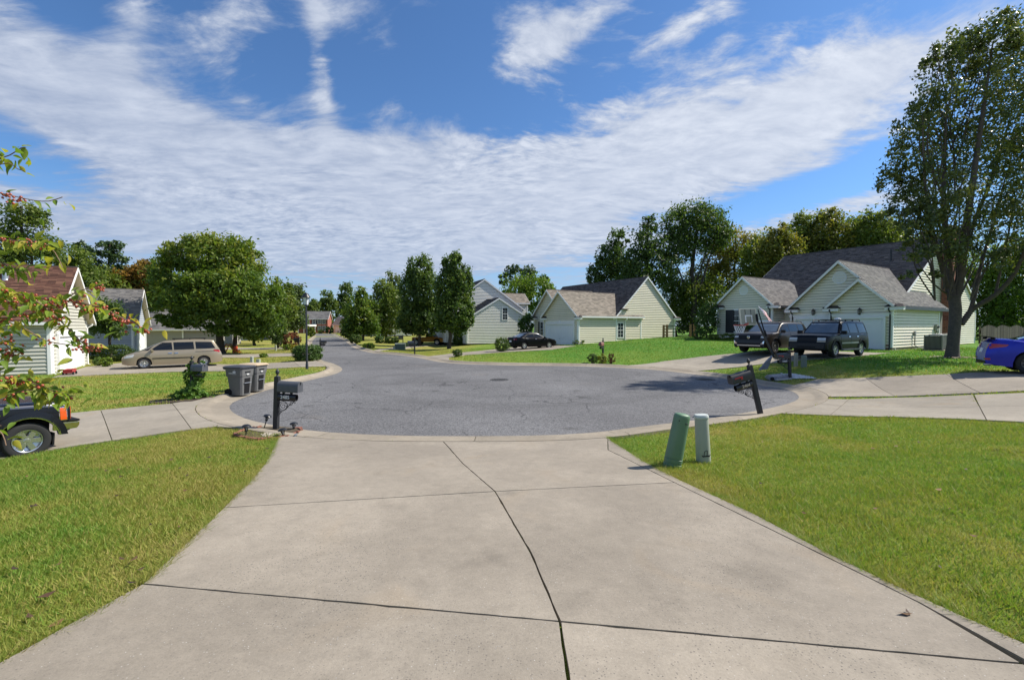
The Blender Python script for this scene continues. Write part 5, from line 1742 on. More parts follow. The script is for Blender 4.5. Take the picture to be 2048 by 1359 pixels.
tree('pine_tree', 'dark evergreen behind the ridge of the middle house', 1235, 690, 72.0, [(1238, 478, 20, 18), (1225, 510, 28, 28), (1205, 540, 28, 26), (1245, 540, 34, 34), (1190, 560, 16, 16)], 7500, 0.34, L_DARK, 0.3, per=34, tint0=0.35)
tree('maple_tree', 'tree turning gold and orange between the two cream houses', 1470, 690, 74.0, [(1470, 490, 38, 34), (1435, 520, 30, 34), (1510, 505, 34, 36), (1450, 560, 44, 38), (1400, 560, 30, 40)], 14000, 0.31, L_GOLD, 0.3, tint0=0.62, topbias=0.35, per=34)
tree('broadleaf_tree', 'green and gold tree behind the gap between the two cream houses', 1390, 690, 71.0, [(1385, 590, 34, 40), (1360, 610, 24, 34), (1420, 590, 30, 40), (1390, 640, 40, 26)], 11000, 0.29, L_MID, 0.25, tint0=0.4)
tree('broadleaf_tree', 'dark tree beside the right wall of the middle house', 1352, 690, 72.0, [(1350, 590, 26, 40), (1340, 560, 22, 30), (1362, 640, 22, 30)], 5200, 0.26, L_DARK, 0.2, tint0=0.35)
for k_, (px, top_, dpt, m_, tt) in enumerate([(1560, 448, 62, L_GOLD, .35), (1610, 425, 66, L_MID, .6), (1660, 418, 64, L_GOLD, .25), (1710, 435, 66, L_MID, .55), (1750, 420, 63, L_MID, .5), (1790, 440, 66, L_GOLD, .3), (1525, 470, 66, L_MID, .5)]):
    lab = ['gold-flecked tree behind the left part of the dark main roof', 'olive green tree just left of the tallest wood behind the dark roof', 'gold-green tree behind the peak of the big garage gable', 'green tree behind the dark roof over the right garage', 'green tree behind the dark roof beside the vent pipe', 'gold-green tree behind the left boughs of the big tree', 'green tree between the gold maple and the dark main roof'][k_]
    tree('woodland_tree', lab, px, 690, dpt, [(px, top_ + 22, 24, 24), (px - 18, top_ + 55, 28, 36), (px + 20, top_ + 60, 28, 38), (px, top_ + 110, 40, 46)], 9000, 0.32, m_, 0.25, 'woods behind the right house', tint0=tt, topbias=0.25, per=28)
for k_, (px, top_, dpt, m_, tt) in enumerate([(1975, 500, 58, L_BRIGHT, .4), (2030, 480, 57, L_BRIGHT, .5), (2085, 470, 56, L_BRIGHT, .4), (2010, 570, 55, L_BRIGHT, .2), (1840, 470, 60, L_MID, .4), (1900, 470, 62, L_MID, .4)]):
    lab = ['sunlit bright green tree beyond the picket fence, left of two', 'sunlit bright green tree beyond the picket fence, right of two', 'green tree beyond the picket fence at the picture edge', 'darker green bushy tree just behind the picket fence', 'tree seen through the big tree behind the dark roof, left', 'tree seen through the big tree behind the chimney'][k_]
    wl_ = tree('woodland_tree', lab, px, 690, dpt, [(px, top_ + 30, 34, 34), (px - 22, top_ + 75, 34, 44), (px + 24, top_ + 75, 34, 44), (px, top_ + 140, 44, 44)], 7500, 0.26, m_, 0.22, 'woods beyond the picket fence', tint0=tt, per=28)
    if k_ == 1:
        WOODR = wl_
# ---- shrubs by the houses
tree('holly_tree', 'tall dark egg-shaped clipped shrub at the left corner of the right house', 1413, 675, 39.0, [(1413, 645, 21, 26), (1418, 618, 14, 16)], 5200, 0.11, L_BOX, 0.06, cat='shrub', shell=0.8, lump=0.09, per=20, low=-0.9, tint0=0.35)
shrub('round_shrub', 'rounded green shrub behind the bonnet of the brown car', 1500, 688, 40, 34, 3200, 0.09, L_BOX, 2.4, depth=35.4)
shrub('flower_bed_shrub', 'low leafy ground cover below the shuttered window', 1452, 687, 70, 12, 2200, 0.11, L_MID, 2.4, dpx=30, depth=36.0, stems=False)
shrub('round_shrub', 'small dark shrub under the tall clipped shrub', 1400, 687, 24, 16, 1200, 0.09, L_DARK, 2.3, depth=37)
shrub('round_shrub', 'dark bush at the edge of the lawn beside the black saloon', 1003, 701, 30, 28, 3200, 0.09, L_DARK, 2.2, depth=38)
shrub('spiky_shrub', 'small dark leafy shrub at the edge of the pale driveway', 914, 713.5, 20, 15, 1300, 0.09, L_DARK, 2.0)
tree('holly_tree', 'dark rounded shrub tree against the low pale gable', 1051, 690, 53.0, [(1052, 650, 15, 20), (1056, 635, 8, 9)], 2800, 0.17, L_BOX, 0.08, cat='shrub', shell=0.75, lump=0.1, per=20, tint0=0.3)
shrub('weeds', 'low weeds at the corner of the tan roofed garage', 1158, 692, 26, 9, 500, 0.12, L_MID, 2.0, depth=45.0)
shrub('flower_shrub', 'dark part of the flower bed left of the brown mailbox', 1187, 728, 22, 20, 1200, 0.07, L_DARK, 2.0, 0.3)
shrub('yellow_flower', 'bright yellow-green plant in front of the brown mailbox', 1206, 728, 22, 21, 1500, 0.06, leafmat('yellow_green_plant', ((0.12, 0.16, 0.03), (0.26, 0.28, 0.04), (0.42, 0.40, 0.07))), 2.0, cat='plant')
shrub('red_flower', 'plant with dark red leaves right of the brown mailbox', 1224, 727, 16, 20, 900, 0.06, leafmat('dark_red_plant', ((0.05, 0.03, 0.02), (0.13, 0.05, 0.03), (0.22, 0.16, 0.08))), 2.0, cat='plant')
shrub('boxwood_hedge', 'dark clipped hedge along the wall of the blue-grey house', 215, 727, 84, 31, 7000, 0.10, L_DARK, 3.4, cat='hedge', dpx=26, depth=33.5, stems=False, shell=0.9)
shrub('boxwood_ball', 'small clipped ball shrub by the corner of the white garage door', 192, 732, 18, 17, 2600, 0.05, L_BOX, 2.0, tint0=0.75)
shrub('leafy_shrub', 'light green leafy shrub just behind the small clipped ball', 207, 730, 20, 20, 1200, 0.09, L_BRIGHT, 2.0, depth=29)
shrub('lily_clump', 'bright green clump of strap leaves by the kerb of the far driveway', 735, 701, 26, 9, 900, 0.2, L_BRIGHT, 2.0, cat='plant', depth=49)
shrub('round_shrub', 'dark shrub at the kerb, left of the row under the street trees', 708, 690, 24, 17, 3000, 0.15, L_DARK, 2.2, depth=62)
shrub('round_shrub', 'mid green shrub in the row under the street trees', 757, 686, 18, 14, 2600, 0.16, L_BOX, 2.2, depth=66)
shrub('round_shrub', 'dark shrub in the row under the street trees, beside the yellow truck', 780, 686, 30, 13, 3200, 0.17, L_DARK, 2.2, depth=66)
shrub('grass_clump', 'bright tuft of tall grass beside the second strip of driveway', 525, 717, 18, 7, 500, 0.16, L_BRIGHT, 2.0, cat='plant', depth=37)
shrub('round_shrub', 'dark shrub against the pale wall under the right pear tree', 916, 688, 22, 22, 3000, 0.15, L_DARK, 2.2, depth=57)

# ---- tree with red berries, reaching into the picture from the left
L_BER = leafmat('berry_tree_leaf', ((0.105, 0.188, 0.026), (0.203, 0.285, 0.036), (0.450, 0.383, 0.054)), 0.45)
M_BERRY = M('red_berry', (0.36, 0.075, 0.035), 0.25, 0.15, 30)
M_TWIG = M('berry_twig', (0.19, 0.12, 0.075), 0.8, 0.2, 20)
bx, by = -5.2, 2.9
bert = thing('berry_tree', 'tree with yellow-green leaves and clusters of red berries at the left edge', 'tree', (bx, by, gz(bx, by)))
bz = bert.location.z
trunk_mesh('trunk', (0, 0, -0.1), (0.2, 0.1, 3.6), 0.12, M_BARK, bert, [(0.9, 0.2, 2.6), (1.0, -0.3, 1.6), (-0.8, 0.6, 3.4), (-0.6, -0.7, 3.0)])
leaf_meshes = []
for k in range(8):
    n_ = 6
    vs, fs = [], []
    L_, w_ = 1.0, 0.23
    for i in range(n_ + 1):
        t_ = i / n_
        ww = w_ * math.sin(math.pi * min(1, t_ ** 0.8)) + 0.008
        zc = -0.35 * t_ * t_ * (0.4 + 0.2 * k / 3)
        vs += [(t_, -ww, zc + ww * 0.5), (t_, 0, zc), (t_, ww, zc + ww * 0.5)]
    for i in range(n_):
        o_ = i * 3
        fs += [(o_, o_ + 3, o_ + 4, o_ + 1), (o_ + 1, o_ + 4, o_ + 5, o_ + 2)]
    me = bpy.data.meshes.new('leaf')
    me.from_pydata(vs, [], fs)
    a = me.attributes.new('tint', 'FLOAT', 'FACE'); a.data.foreach_set('value', [[.1, .3, .4, .45, .55, .65, .8, .98][k]] * len(fs))
    me.materials.append(L_BER)
    leaf_meshes.append(me)
ico = bmesh.new(); bmesh.ops.create_icosphere(ico, subdivisions=1, radius=1.0)
IV = np.array([v_.co[:] for v_ in ico.verts]); IF = np.array([[v_.index for v_ in f.verts] for f in ico.faces]); ico.free()
def shaped_leaves(cc, par, leaf):
    V, Fc, T = [], [], []
    for c in cc:
        me = leaf_meshes[int(rng.integers(8))]
        dv = Vector((rng.normal(), rng.normal(), rng.normal() - 0.7)).normalized()
        up = Vector((rng.normal() * 0.6, rng.normal() * 0.6, 1)); up -= dv * up.dot(dv); up.normalize()
        q = up.cross(dv)
        s_ = leaf * rng.uniform(0.65, 1.25)
        m_ = Matrix(((dv.x, q.x, up.x), (dv.y, q.y, up.y), (dv.z, q.z, up.z))) * s_
        o = len(V)
        V += [tuple(Vector(c) + m_ @ v_.co) for v_ in me.vertices]
        Fc += [tuple(i + o for i in p.vertices) for p in me.polygons]
        T += [rng.uniform(0.1, 1.0)] * len(me.polygons)
    return npmesh('leaves', V, Fc, L_BER, par, tint=T)
nleaf_obj = 0
def berry_branch(pts, depth, r0, nl, berries, leaf=0.075, dens=1.0):
    leaf *= 0.78
    global nleaf_obj
    P = []
    for i, p in enumerate(pts):
        d_ = depth[0] + (depth[1] - depth[0]) * i / (len(pts) - 1)
        P.append(tuple(at(p[0], p[1], d_) - Vector((bx, by, bz))))
    P.insert(0, (0.12, 0.05, max(0.5, P[0][2] - 0.25)))
    C_ = catmull(P, 0.05)
    b = B(); b.tube([Vector(c) for c in C_], list(np.linspace(r0 * 1.6, 0.0025, len(C_))), 6)
    br = b.build('branch', M_TWIG, bert, smooth=60, fix=False)
    L0 = int(np.argmin(((C_ - np.array(P[1])) ** 2).sum(1))); C_ = C_[L0:]
    for k in range(nl):
        if nleaf_obj >= 298:
            break
        t_ = rng.uniform(0.0, 1.0) ** 0.85
        c = Vector(C_[int(t_ * (len(C_) - 1))])
        tg = Vector(C_[min(int(t_ * (len(C_) - 1)) + 1, len(C_) - 1)]) - Vector(C_[max(int(t_ * (len(C_) - 1)) - 1, 0)])
        tg.normalize()
        side = Vector(rng.normal(size=3)); side -= tg * side.dot(tg); side.normalize()
        dv = (tg * rng.uniform(0.1, 0.8) + side * rng.uniform(0.4, 1.0) + Vector((0.05, 0, -0.35))).normalized()
        up = Vector(rng.normal(size=3)) * 0.5 + Vector((0, 0, 1)); up -= dv * up.dot(dv); up.normalize()
        s_ = leaf * rng.uniform(0.65, 1.25)
        q = dv.cross(up) * -1
        m_ = Matrix(((dv.x, q.x, up.x, 0), (dv.y, q.y, up.y, 0), (dv.z, q.z, up.z, 0), (0, 0, 0, 1)))
        o = bpy.data.objects.new('leaf', leaf_meshes[int(rng.integers(8))])
        COL.objects.link(o); o.parent = br
        o.matrix_local = Matrix.Translation(c + side * 0.012) @ m_ @ Matrix.Scale(s_, 4)
        nleaf_obj += 1
    xl = int(nl * 1.15)
    if xl:
        ci = rng.uniform(0, 1, xl) ** 0.8 * (len(C_) - 1)
        cc = C_[ci.astype(int)] + rng.normal(size=(xl, 3)) * np.array((0.045, 0.045, 0.035))
        lo_ = shaped_leaves(cc, br, leaf)
        lo_['kind'] = 'stuff'
    for t_, n in berries:
        n = int(n * 0.62)
        c = Vector(C_[int(t_ * (len(C_) - 1))])
        V, Fc = [], []
        for k in range(n):
            q = c + Vector((rng.normal() * 0.028, rng.normal() * 0.020, rng.normal() * 0.017 - 0.010))
            rr = rng.uniform(0.0065, 0.0095)
            o_ = len(V)
            V += [tuple(np.array(q) + v_ * rr) for v_ in IV]
            Fc += [tuple(f + o_) for f in IF]
        bo = npmesh('berry_cluster', V, Fc, M_BERRY, br, smooth=80)
        bo['kind'] = 'stuff'
bc = lambda *a: [(t_, n) for t_, n in a]
# through the middle
berry_branch([(-90, 600), (20, 598), (110, 598), (190, 612), (245, 636), (296, 660)], (2.9, 2.7), 0.010, 44, bc((.30, 22), (.42, 26), (.5, 30), (.58, 26), (.66, 26), (.74, 22), (.8, 22), (.86, 26), (.92, 26), (.97, 20)), 0.085)
berry_branch([(-80, 560), (10, 582), (70, 600), (130, 650), (170, 690), (190, 692)], (2.8, 2.7), 0.009, 40, bc((.35, 20), (.5, 26), (.62, 26), (.72, 22), (.85, 20), (.95, 40)), 0.085)
berry_branch([(-80, 640), (0, 636), (60, 628), (110, 615), (150, 585), (205, 570)], (3.0, 2.8), 0.008, 36, bc((.3, 24), (.5, 24), (.62, 24), (.75, 28), (.97, 30)), 0.085)
berry_branch([(-80, 660), (-10, 640), (45, 655), (90, 680), (140, 690), (172, 695)], (3.1, 3.0), 0.006, 18, bc((.5, 16), (.75, 12), (.95, 18)), 0.075)
berry_branch([(-60, 655), (-10, 665), (12, 690), (26, 705), (30, 712)], (2.7, 2.7), 0.006, 18, bc((.5, 18), (.75, 22), (.95, 16)), 0.075)
# lower bough over the truck
berry_branch([(-90, 720), (-20, 745), (30, 757), (80, 770), (118, 786), (150, 792)], (2.6, 2.6), 0.009, 46, bc((.4, 22), (.5, 24), (.58, 20), (.68, 16), (.85, 10)), 0.085)
berry_branch([(-80, 730), (-30, 770), (10, 790), (40, 782), (70, 780), (112, 800)], (2.5, 2.6), 0.006, 26, bc((.4, 12), (.6, 12)), 0.080)
# upper boughs
berry_branch([(-80, 500), (-20, 480), (40, 482), (85, 485), (110, 505), (125, 535)], (3.2, 3.0), 0.008, 26, bc((.35, 26), (.45, 26), (.55, 26), (.7, 22), (.78, 20)), 0.10)
berry_branch([(-80, 520), (-20, 515), (30, 540), (65, 538), (82, 548)], (3.1, 3.0), 0.007, 22, bc((.3, 10), (.5, 6)), 0.095)
berry_branch([(-90, 400), (-20, 386), (10, 388), (35, 394), (70, 401), (98, 402), (125, 394)], (3.0, 2.9), 0.005, 8, bc((.42, 14), (.52, 14), (.64, 22)), 0.075)
berry_branch([(-90, 330), (-10, 318), (20, 310), (42, 296), (52, 295)], (2.8, 2.7), 0.005, 14, bc((.4, 10),), 0.09)
berry_branch([(-90, 360), (-20, 335), (18, 326), (35, 338), (45, 340)], (2.8, 2.7), 0.004, 6, [], 0.085)
berry_branch([(-60, 850), (-10, 858), (5, 868), (12, 890)], (2.3, 2.3), 0.004, 5, [], 0.09)

Cb, Ob, Tb = [], [], []
for c_, r_, n_ in (((-0.5, 0.2, 3.2), (1.1, 1.1, 0.9), 1500), ((-1.2, -0.4, 2.4), (0.9, 0.9, 0.7), 900), ((0.0, -0.9, 2.6), (0.8, 0.8, 0.7), 800), ((0.1, 0.3, 2.7), (0.6, 0.7, 0.8), 700)):
    a_, o_, t_ = blob_points(n_, c_, r_, 0.18, 20, 0.4)
    k_ = a_[:, 0] < 0.55
    Cb.append(a_[k_]); Tb.append(t_[k_])
Cb = np.concatenate(Cb); Tb = np.concatenate(Tb)
cr_ = leaf_cloud('crown', Cb, None, L_BER, bert, 0.10, 0.4 + Tb + rng.normal(0, 0.2, len(Cb)), 0.6, 0.45, None, 0.5)
for src, px_, dep_, lab in ((WOODL, -160, 80, 'woodland tree beyond the left picture edge, nearer'), (WOODL, -330, 95, 'woodland tree beyond the left picture edge, farther'), (WOODR, 2190, 48, 'woodland tree beyond the right picture edge, nearer'), (WOODR, 2330, 55, 'woodland tree beyond the right picture edge, farther')):
    q_ = at(px_, 690, dep_)
    dup(src, (q_.x, q_.y, gz(q_.x, q_.y)), rng.uniform(0, 6), lab)
# ------------------------------------------------------------------ vehicles
def text(name, s, size, mat, parent, m, depth=0.002, bold=False):
    cu = bpy.data.curves.new(name, 'FONT')
    cu.body = s
    cu.size = size
    cu.extrude = depth
    cu.align_x = 'CENTER'; cu.align_y = 'CENTER'
    if bold:
        cu.offset = size * 0.018
    o = bpy.data.objects.new(name, cu)
    COL.objects.link(o)
    dg = bpy.context.evaluated_depsgraph_get()
    me = bpy.data.meshes.new_from_object(o.evaluated_get(dg))
    bpy.data.objects.remove(o)
    bpy.data.curves.remove(cu)
    me.name = name
    me.materials.clear()
    r = link(name, me, mat, parent)
    r.matrix_local = m
    return r

def paint(name, col, metal=0.3, rough=0.28, coat=0.2):
    return M(name, col, rough, 0.04, 3, metal=metal, coat=coat, spec=0.3)
M_TYRE = M('tyre_rubber', (0.018, 0.018, 0.019), 0.85, 0.15, 20, bump=0.3, bsc=60)
M_RIM = M('alloy_rim', (0.50, 0.50, 0.50), 0.3, 0.08, 8, metal=0.85)
M_CHROME = M('chrome', (0.72, 0.73, 0.75), 0.08, 0.0, 1, metal=1.0)
M_CGLASS = M('car_glass', (0.008, 0.010, 0.014), 0.05, 0.0, 1, spec=0.4)
M_WSCREEN = M('windscreen_glass', (0.11, 0.135, 0.16), 0.05, 0.3, 4, spec=0.8)
M_PLAST = M('black_plastic', (0.010, 0.010, 0.011), 0.6, 0.15, 10, spec=0.25)
M_SEAM = M('door_gap', (0.006, 0.006, 0.006), 0.8, 0)
M_RLAMP = M('red_lamp', (0.33, 0.012, 0.010), 0.12, 0.1, 10, coat=0.6)
M_OLAMP = M('orange_lamp', (0.62, 0.085, 0.010), 0.15, 0.1, 10, coat=0.6)
M_CLAMP = M('clear_lamp', (0.50, 0.52, 0.52), 0.10, 0.15, 12, coat=0.6)
M_UNDER = M('car_underside', (0.008, 0.008, 0.008), 0.9, 0)

def wheel(par, x, y, R, w, spokes, out, rim_mat=None, rimr=0.64, style=0):
    """out = +1 left, -1 right"""
    T = Matrix.Translation((x, y, R)) @ Matrix.Rotation(rad(-90 * out), 4, 'X')
    b = B()
    h = w / 2
    rr = R * rimr
    b.lathe([(rr, -h * 0.8), (R * 0.86, -h), (R * 0.965, -h * 0.86), (R, -h * 0.6), (R, h * 0.6), (R * 0.965, h * 0.86), (R * 0.86, h), (rr * 1.04, h * 0.86), (rr, h * 0.7)], 32, T, cap=False)
    for k in range(40):
        a = 2 * math.pi * k / 40
        m = T @ Matrix.Rotation(a, 4, 'Z')
        b.box(R * 0.985, R * 1.008, -0.02, 0.012, -h * 0.55, -h * 0.05, m)
        b.box(R * 0.985, R * 1.008, -0.012, 0.02, h * 0.05, h * 0.55, m)
    wl = b.build('wheel', M_TYRE, par, smooth=45, fix=False)
    b = B()
    b.lathe([(rr, h * 0.72), (rr * 0.97, h * 0.86), (rr * 0.90, h * 0.80), (rr * 0.86, h * 0.25), (rr * 0.5, h * 0.05)], 32, T, cap=False)
    b.lathe([(rr * 0.30, h * 0.2), (rr * 0.28, h * 0.60), (rr * 0.20, h * 0.74), (0.002, h * 0.76)], 18, T)
    for k in range(spokes):
        m = T @ Matrix.Rotation(2 * math.pi * k / spokes, 4, 'Z')
        sw = rr * (0.16 if spokes > 6 else 0.20)
        b.loft([[(rr * 0.2, -sw, h * 0.35), (rr * 0.2, sw, h * 0.35), (rr * 0.2, sw * 0.8, h * 0.68), (rr * 0.2, -sw * 0.8, h * 0.68)],
                [(rr * 0.93, -sw * 1.15, h * 0.35), (rr * 0.93, sw * 1.15, h * 0.35), (rr * 0.93, sw, h * 0.70), (rr * 0.93, -sw, h * 0.70)]])
        n8 = 8
        b.v[-n8:] = [tuple(m @ Vector(p)) for p in b.v[-n8:]]
    b.build('rim', rim_mat or M_RIM, wl, smooth=35, fix=False)
    b = B(); b.lathe([(rr * 0.9, h * 0.02), (0.002, h * 0.02)], 20, T, cap=False); b.build('brake_disc', M_UNDER, wl, fix=False)
    return wl

def car_shell(P):
    """lower body with wheel arches and the cabin above it; returns (lower B, cabin B)"""
    L, Wd = P['L'], P['W']
    xe = L / 2
    Ra = P['R'] * P.get('arch', 1.16)
    ax = P['axles']
    xs_ = set(np.linspace(-xe, xe, 65).tolist())
    for a in ax:
        for q in np.linspace(-Ra, Ra, 15):
            xs_.add(a + q)
        xs_.add(a - Ra - 0.002); xs_.add(a + Ra + 0.002)
    xs_ = sorted(x for x in xs_ if -xe <= x <= xe)
    tx, tz = zip(*P['top'])
    order = np.argsort(tx)
    tx, tz = np.array(tx)[order], np.array(tz)[order]
    zb0 = P['zb']
    x0 = P.get('x0', xe - 0.75)
    kk = P.get('taper', 0.16)
    zmid = P.get('zmid', 0.62)
    nr = 11
    rings = []
    for x in xs_:
        e = max(0.0, (abs(x) - x0) / (xe - x0))
        half = Wd / 2 * (1 - kk * e ** 2.4)
        zt = float(np.interp(x, tx, tz))
        zb = zb0 + 0.10 * e ** 2
        for a in ax:
            if abs(x - a) <= Ra:
                zb = max(zb, P['R'] + math.sqrt(max(0, Ra * Ra - (x - a) ** 2)) * P.get('archh', 1.0))
        zb = min(zb, zt - 0.06)
        side = []
        for i in range(nr):
            t_ = (i / (nr - 1)) ** 0.9
            z = zb + (zt - zb) * t_
            f = 1.0
            if z < zmid:
                f -= 0.055 * ((zmid - z) / zmid) ** 2
            else:
                f -= P.get('tumble', 0.035) * ((z - zmid) / 0.45) ** 2
            ins = 0.0
            if i == nr - 1:
                ins = 0.075
            elif i == nr - 2:
                ins = 0.022
            y = half * f - ins
            if i == nr - 2:
                z = zt - 0.028
            xx = x - math.copysign(1, x) * e * e * P.get('bulge', 0.10) * ((z - 0.52) / 0.42) ** 2
            side.append((xx, y, z))
        top = []
        yt = side[-1][1]
        for f in (0.66, 0.33, 0.0, -0.33, -0.66):
            top.append((side[-1][0], yt * f, side[-1][2] + P.get('crown', 0.03) * (1 - f * f)))
        ring = side + top + [(x_, -y_, z_) for x_, y_, z_ in side[::-1]]
        rings.append(ring)
    b = B(); b.loft(rings, closed=False, cap=True)
    cab = None
    if P.get('cab'):
        c = P['cab']
        zb_f, zb_r = c['zb']
        cab = B()
        lv = [0, 0.10, 0.3, 0.5, 0.7, 0.88, 0.97, 1.0]
        rg = []
        for v_ in lv:
            xf = c['xf'][0] + (c['xf'][1] - c['xf'][0]) * v_
            xr = c['xr'][0] + (c['xr'][1] - c['xr'][0]) * (v_ ** c.get('rcurve', 1.0))
            w = c['w'][0] + (c['w'][1] - c['w'][0]) * v_ ** 1.15
            ins = 0.05 if v_ == 1.0 else (0.012 if v_ > 0.95 else 0.0)
            xf -= ins; xr += ins; w -= ins
            def zat(x):
                s_ = (x - xr) / (xf - xr)
                z0 = zb_r + (zb_f - zb_r) * s_
                zt = c['zt'][1] + (c['zt'][0] - c['zt'][1]) * s_ + c.get('arc', 0.03) * (1 - (2 * s_ - 1) ** 2)
                return z0 + (zt - z0) * v_
            ring = []
            for q in np.linspace(-0.93, 0.93, 9):
                x = xf - 0.13 * q ** 2 * (1 - 0.3 * v_)
                ring.append((x, w * q, zat(x)))
            for s_ in np.linspace(0.06, 0.94, 14):
                x = xf + (xr - xf) * s_
                ring.append((x, w * (1 - 0.05 * (2 * s_ - 1) ** 4), zat(x)))
            for q in np.linspace(0.93, -0.93, 9):
                x = xr + 0.10 * q ** 2
                ring.append((x, w * q, zat(x)))
            for s_ in np.linspace(0.94, 0.06, 14):
                x = xf + (xr - xf) * s_
                ring.append((x, -w * (1 - 0.05 * (2 * s_ - 1) ** 4), zat(x)))
            rg.append(ring)
        # roof crown
        top = rg[-1]
        cx_ = sum(p[0] for p in top) / len(top)
        for sc_, up in ((0.82, 0.018), (0.45, 0.032), (0.02, 0.036)):
            rg.append([(cx_ + (p[0] - cx_) * sc_, p[1] * sc_, p[2] + up) for p in top])
        cab.loft(rg, closed=True, cap=True)
    return b, cab

def bvh_of(*bs):
    V, Fc = [], []
    for b in bs:
        if b is None:
            continue
        o = len(V)
        V += [Vector(p) for p in b.v]
        Fc += [tuple(i + o for i in f) for f in b.f]
    return BVHTree.FromPolygons(V, Fc)

def decal(par, name, mat, bvh, axis, quad, off=0.006, nm=(6, 4), thick=0.012, sides=(1,), label=None):
    """a curved plate lying on the body. axis 'y' (side, quad in x,z), 'x' (ends, quad in y,z), 'z' (top, quad in x,y)"""
    last = None
    for sg in sides:
        n, m = nm
        grid = {}
        q = [Vector((*p, 0)) for p in quad]
        for i in range(n + 1):
            for j in range(m + 1):
                u_, w_ = i / n, j / m
                p = (q[0] * (1 - u_) + q[1] * u_) * (1 - w_) + (q[3] * (1 - u_) + q[2] * u_) * w_
                if axis == 'y':
                    o, d = Vector((p.x, 5 * sg, p.y)), Vector((0, -sg, 0))
                elif axis == 'x':
                    o, d = Vector((8 * sg, p.x, p.y)), Vector((-sg, 0, 0))
                else:
                    o, d = Vector((p.x, p.y, 5)), Vector((0, 0, -1))
                hit, nrm, _, _ = bvh.ray_cast(o, d)
                if hit is None or (axis != 'z' and (hit - o).length > (5 if axis == 'y' else 8)):
                    continue
                grid[i, j] = (hit - d * off, hit + d * thick)
        b = B()
        idx = {}
        for k_, (h, g_) in grid.items():
            idx[k_] = len(b.v); b.v.append(tuple(h))
        low = {}
        for k_, (h, g_) in grid.items():
            low[k_] = len(b.v); b.v.append(tuple(g_))
        edges = {}
        for i in range(n):
            for j in range(m):
                ks = [(i, j), (i + 1, j), (i + 1, j + 1), (i, j + 1)]
                if all(k_ in idx for k_ in ks):
                    b.f.append(tuple(idx[k_] for k_ in ks)); b.tint.append(0.5)
                    for e in zip(ks, ks[1:] + ks[:1]):
                        r = (e[1], e[0])
                        if r in edges:
                            del edges[r]
                        else:
                            edges[e] = 1
        for (k1, k2) in edges:
            b.f.append((idx[k1], low[k1], low[k2], idx[k2])); b.tint.append(0.5)
        if not b.f:
            continue
        last = b.build(name, mat, par, smooth=50)
        if label:
            last['label'] = label
    return last

def mirror_pair(par, x, z, y, mat, s=1.0):
    for sg in (1, -1):
        b = B()
        b.box(-0.06 * s, 0.07 * s, -0.10 * s, 0.10 * s, -0.075 * s, 0.075 * s, Matrix.Translation((x, sg * (y + 0.10), z)))
        b.bar((x, sg * (y - 0.05), z - 0.05), (x, sg * (y + 0.04), z - 0.03), 0.04)
        b.build('wing_mirror', mat, par, smooth=60, bevel=0.03)

def underbody(par, P):
    b = B(); b.box(-P['L'] / 2 + 0.25, P['L'] / 2 - 0.25, -P['W'] / 2 + 0.28, P['W'] / 2 - 0.28, P['zb'] + 0.02, P['R'] + 0.36)
    for a in P['axles']:
        b.box(a - 0.06, a + 0.06, -P['W'] / 2 + 0.12, P['W'] / 2 - 0.12, P['R'] - 0.06, P['R'] + 0.06)
    b.build('underbody', M_UNDER, par)

def make_car(P, name, label, cat, loc, fwd, pitch=0.0):
    root = thing(name, label, cat, loc, ang(*fwd))
    root.rotation_euler = (0, -pitch, ang(*fwd))
    lb, cb = car_shell(P)
    body = lb.build('body', P['paint'], root, smooth=32)
    if cb:
        cb.build('cabin', P.get('cabpaint', P['paint']), root, smooth=40)
    underbody(root, P)
    for a in P['axles']:
        for sg in (1, -1):
            wheel(root, a, sg * (P['W'] / 2 - P.get('tw', 0.23) / 2 - 0.03), P['R'], P.get('tw', 0.23), P.get('spokes', 5), sg, P.get('rim'))
    return root, bvh_of(lb, cb), body

# ---- gold minivan
PV = dict(L=5.1, W=1.96, R=0.335, axles=(1.50, -1.52), zb=0.20, taper=0.2, x0=1.75, top=[(2.55, 0.70), (2.42, 0.82), (2.1, 0.93), (1.55, 1.06), (0.8, 1.07), (-1.2, 1.10), (-2.3, 1.13), (-2.55, 1.05)],
          cab=dict(zb=(1.02, 1.08), xf=(1.85, 0.55), xr=(-2.46, -2.12), w=(0.93, 0.74), zt=(1.66, 1.70), arc=0.05), paint=paint('gold_paint', (0.36, 0.30, 0.215), 0.45), spokes=7, zmid=0.66)
vf, vr = gp(281, 738), gp(398, 732.5)
vc = (vf + vr) / 2
vd = (-0.80, -0.60)
van, bv, _ = make_car(PV, 'minivan', 'gold minivan parked across the left driveway, seen from its side', 'minivan', (vc.x - 0.30, vc.y + 0.75, vc.z + 0.01), vd)
for quad in ([(0.10, 1.12), (1.22, 1.12), (0.62, 1.58), (0.14, 1.58)], [(-1.02, 1.14), (0.02, 1.12), (0.05, 1.59), (-0.98, 1.60)], [(-2.16, 1.17), (-1.12, 1.15), (-1.08, 1.60), (-1.95, 1.58)]):
    decal(van, 'side_window', M_CGLASS, bv, 'y', quad, 0.007, (8, 5), sides=(1, -1))
decal(van, 'quarter_window', M_CGLASS, bv, 'y', [(1.30, 1.12), (1.52, 1.11), (1.12, 1.32), (0.98, 1.42)], 0.007, (4, 4), sides=(1, -1))
decal(van, 'windscreen', M_WSCREEN, bv, 'x', [(-0.76, 1.12), (0.76, 1.12), (0.62, 1.60), (-0.62, 1.60)], 0.007, (8, 6))
decal(van, 'rear_window', M_CGLASS, bv, 'x', [(-0.66, 1.18), (0.66, 1.18), (0.56, 1.58), (-0.56, 1.58)], 0.007, (8, 5), sides=(-1,))
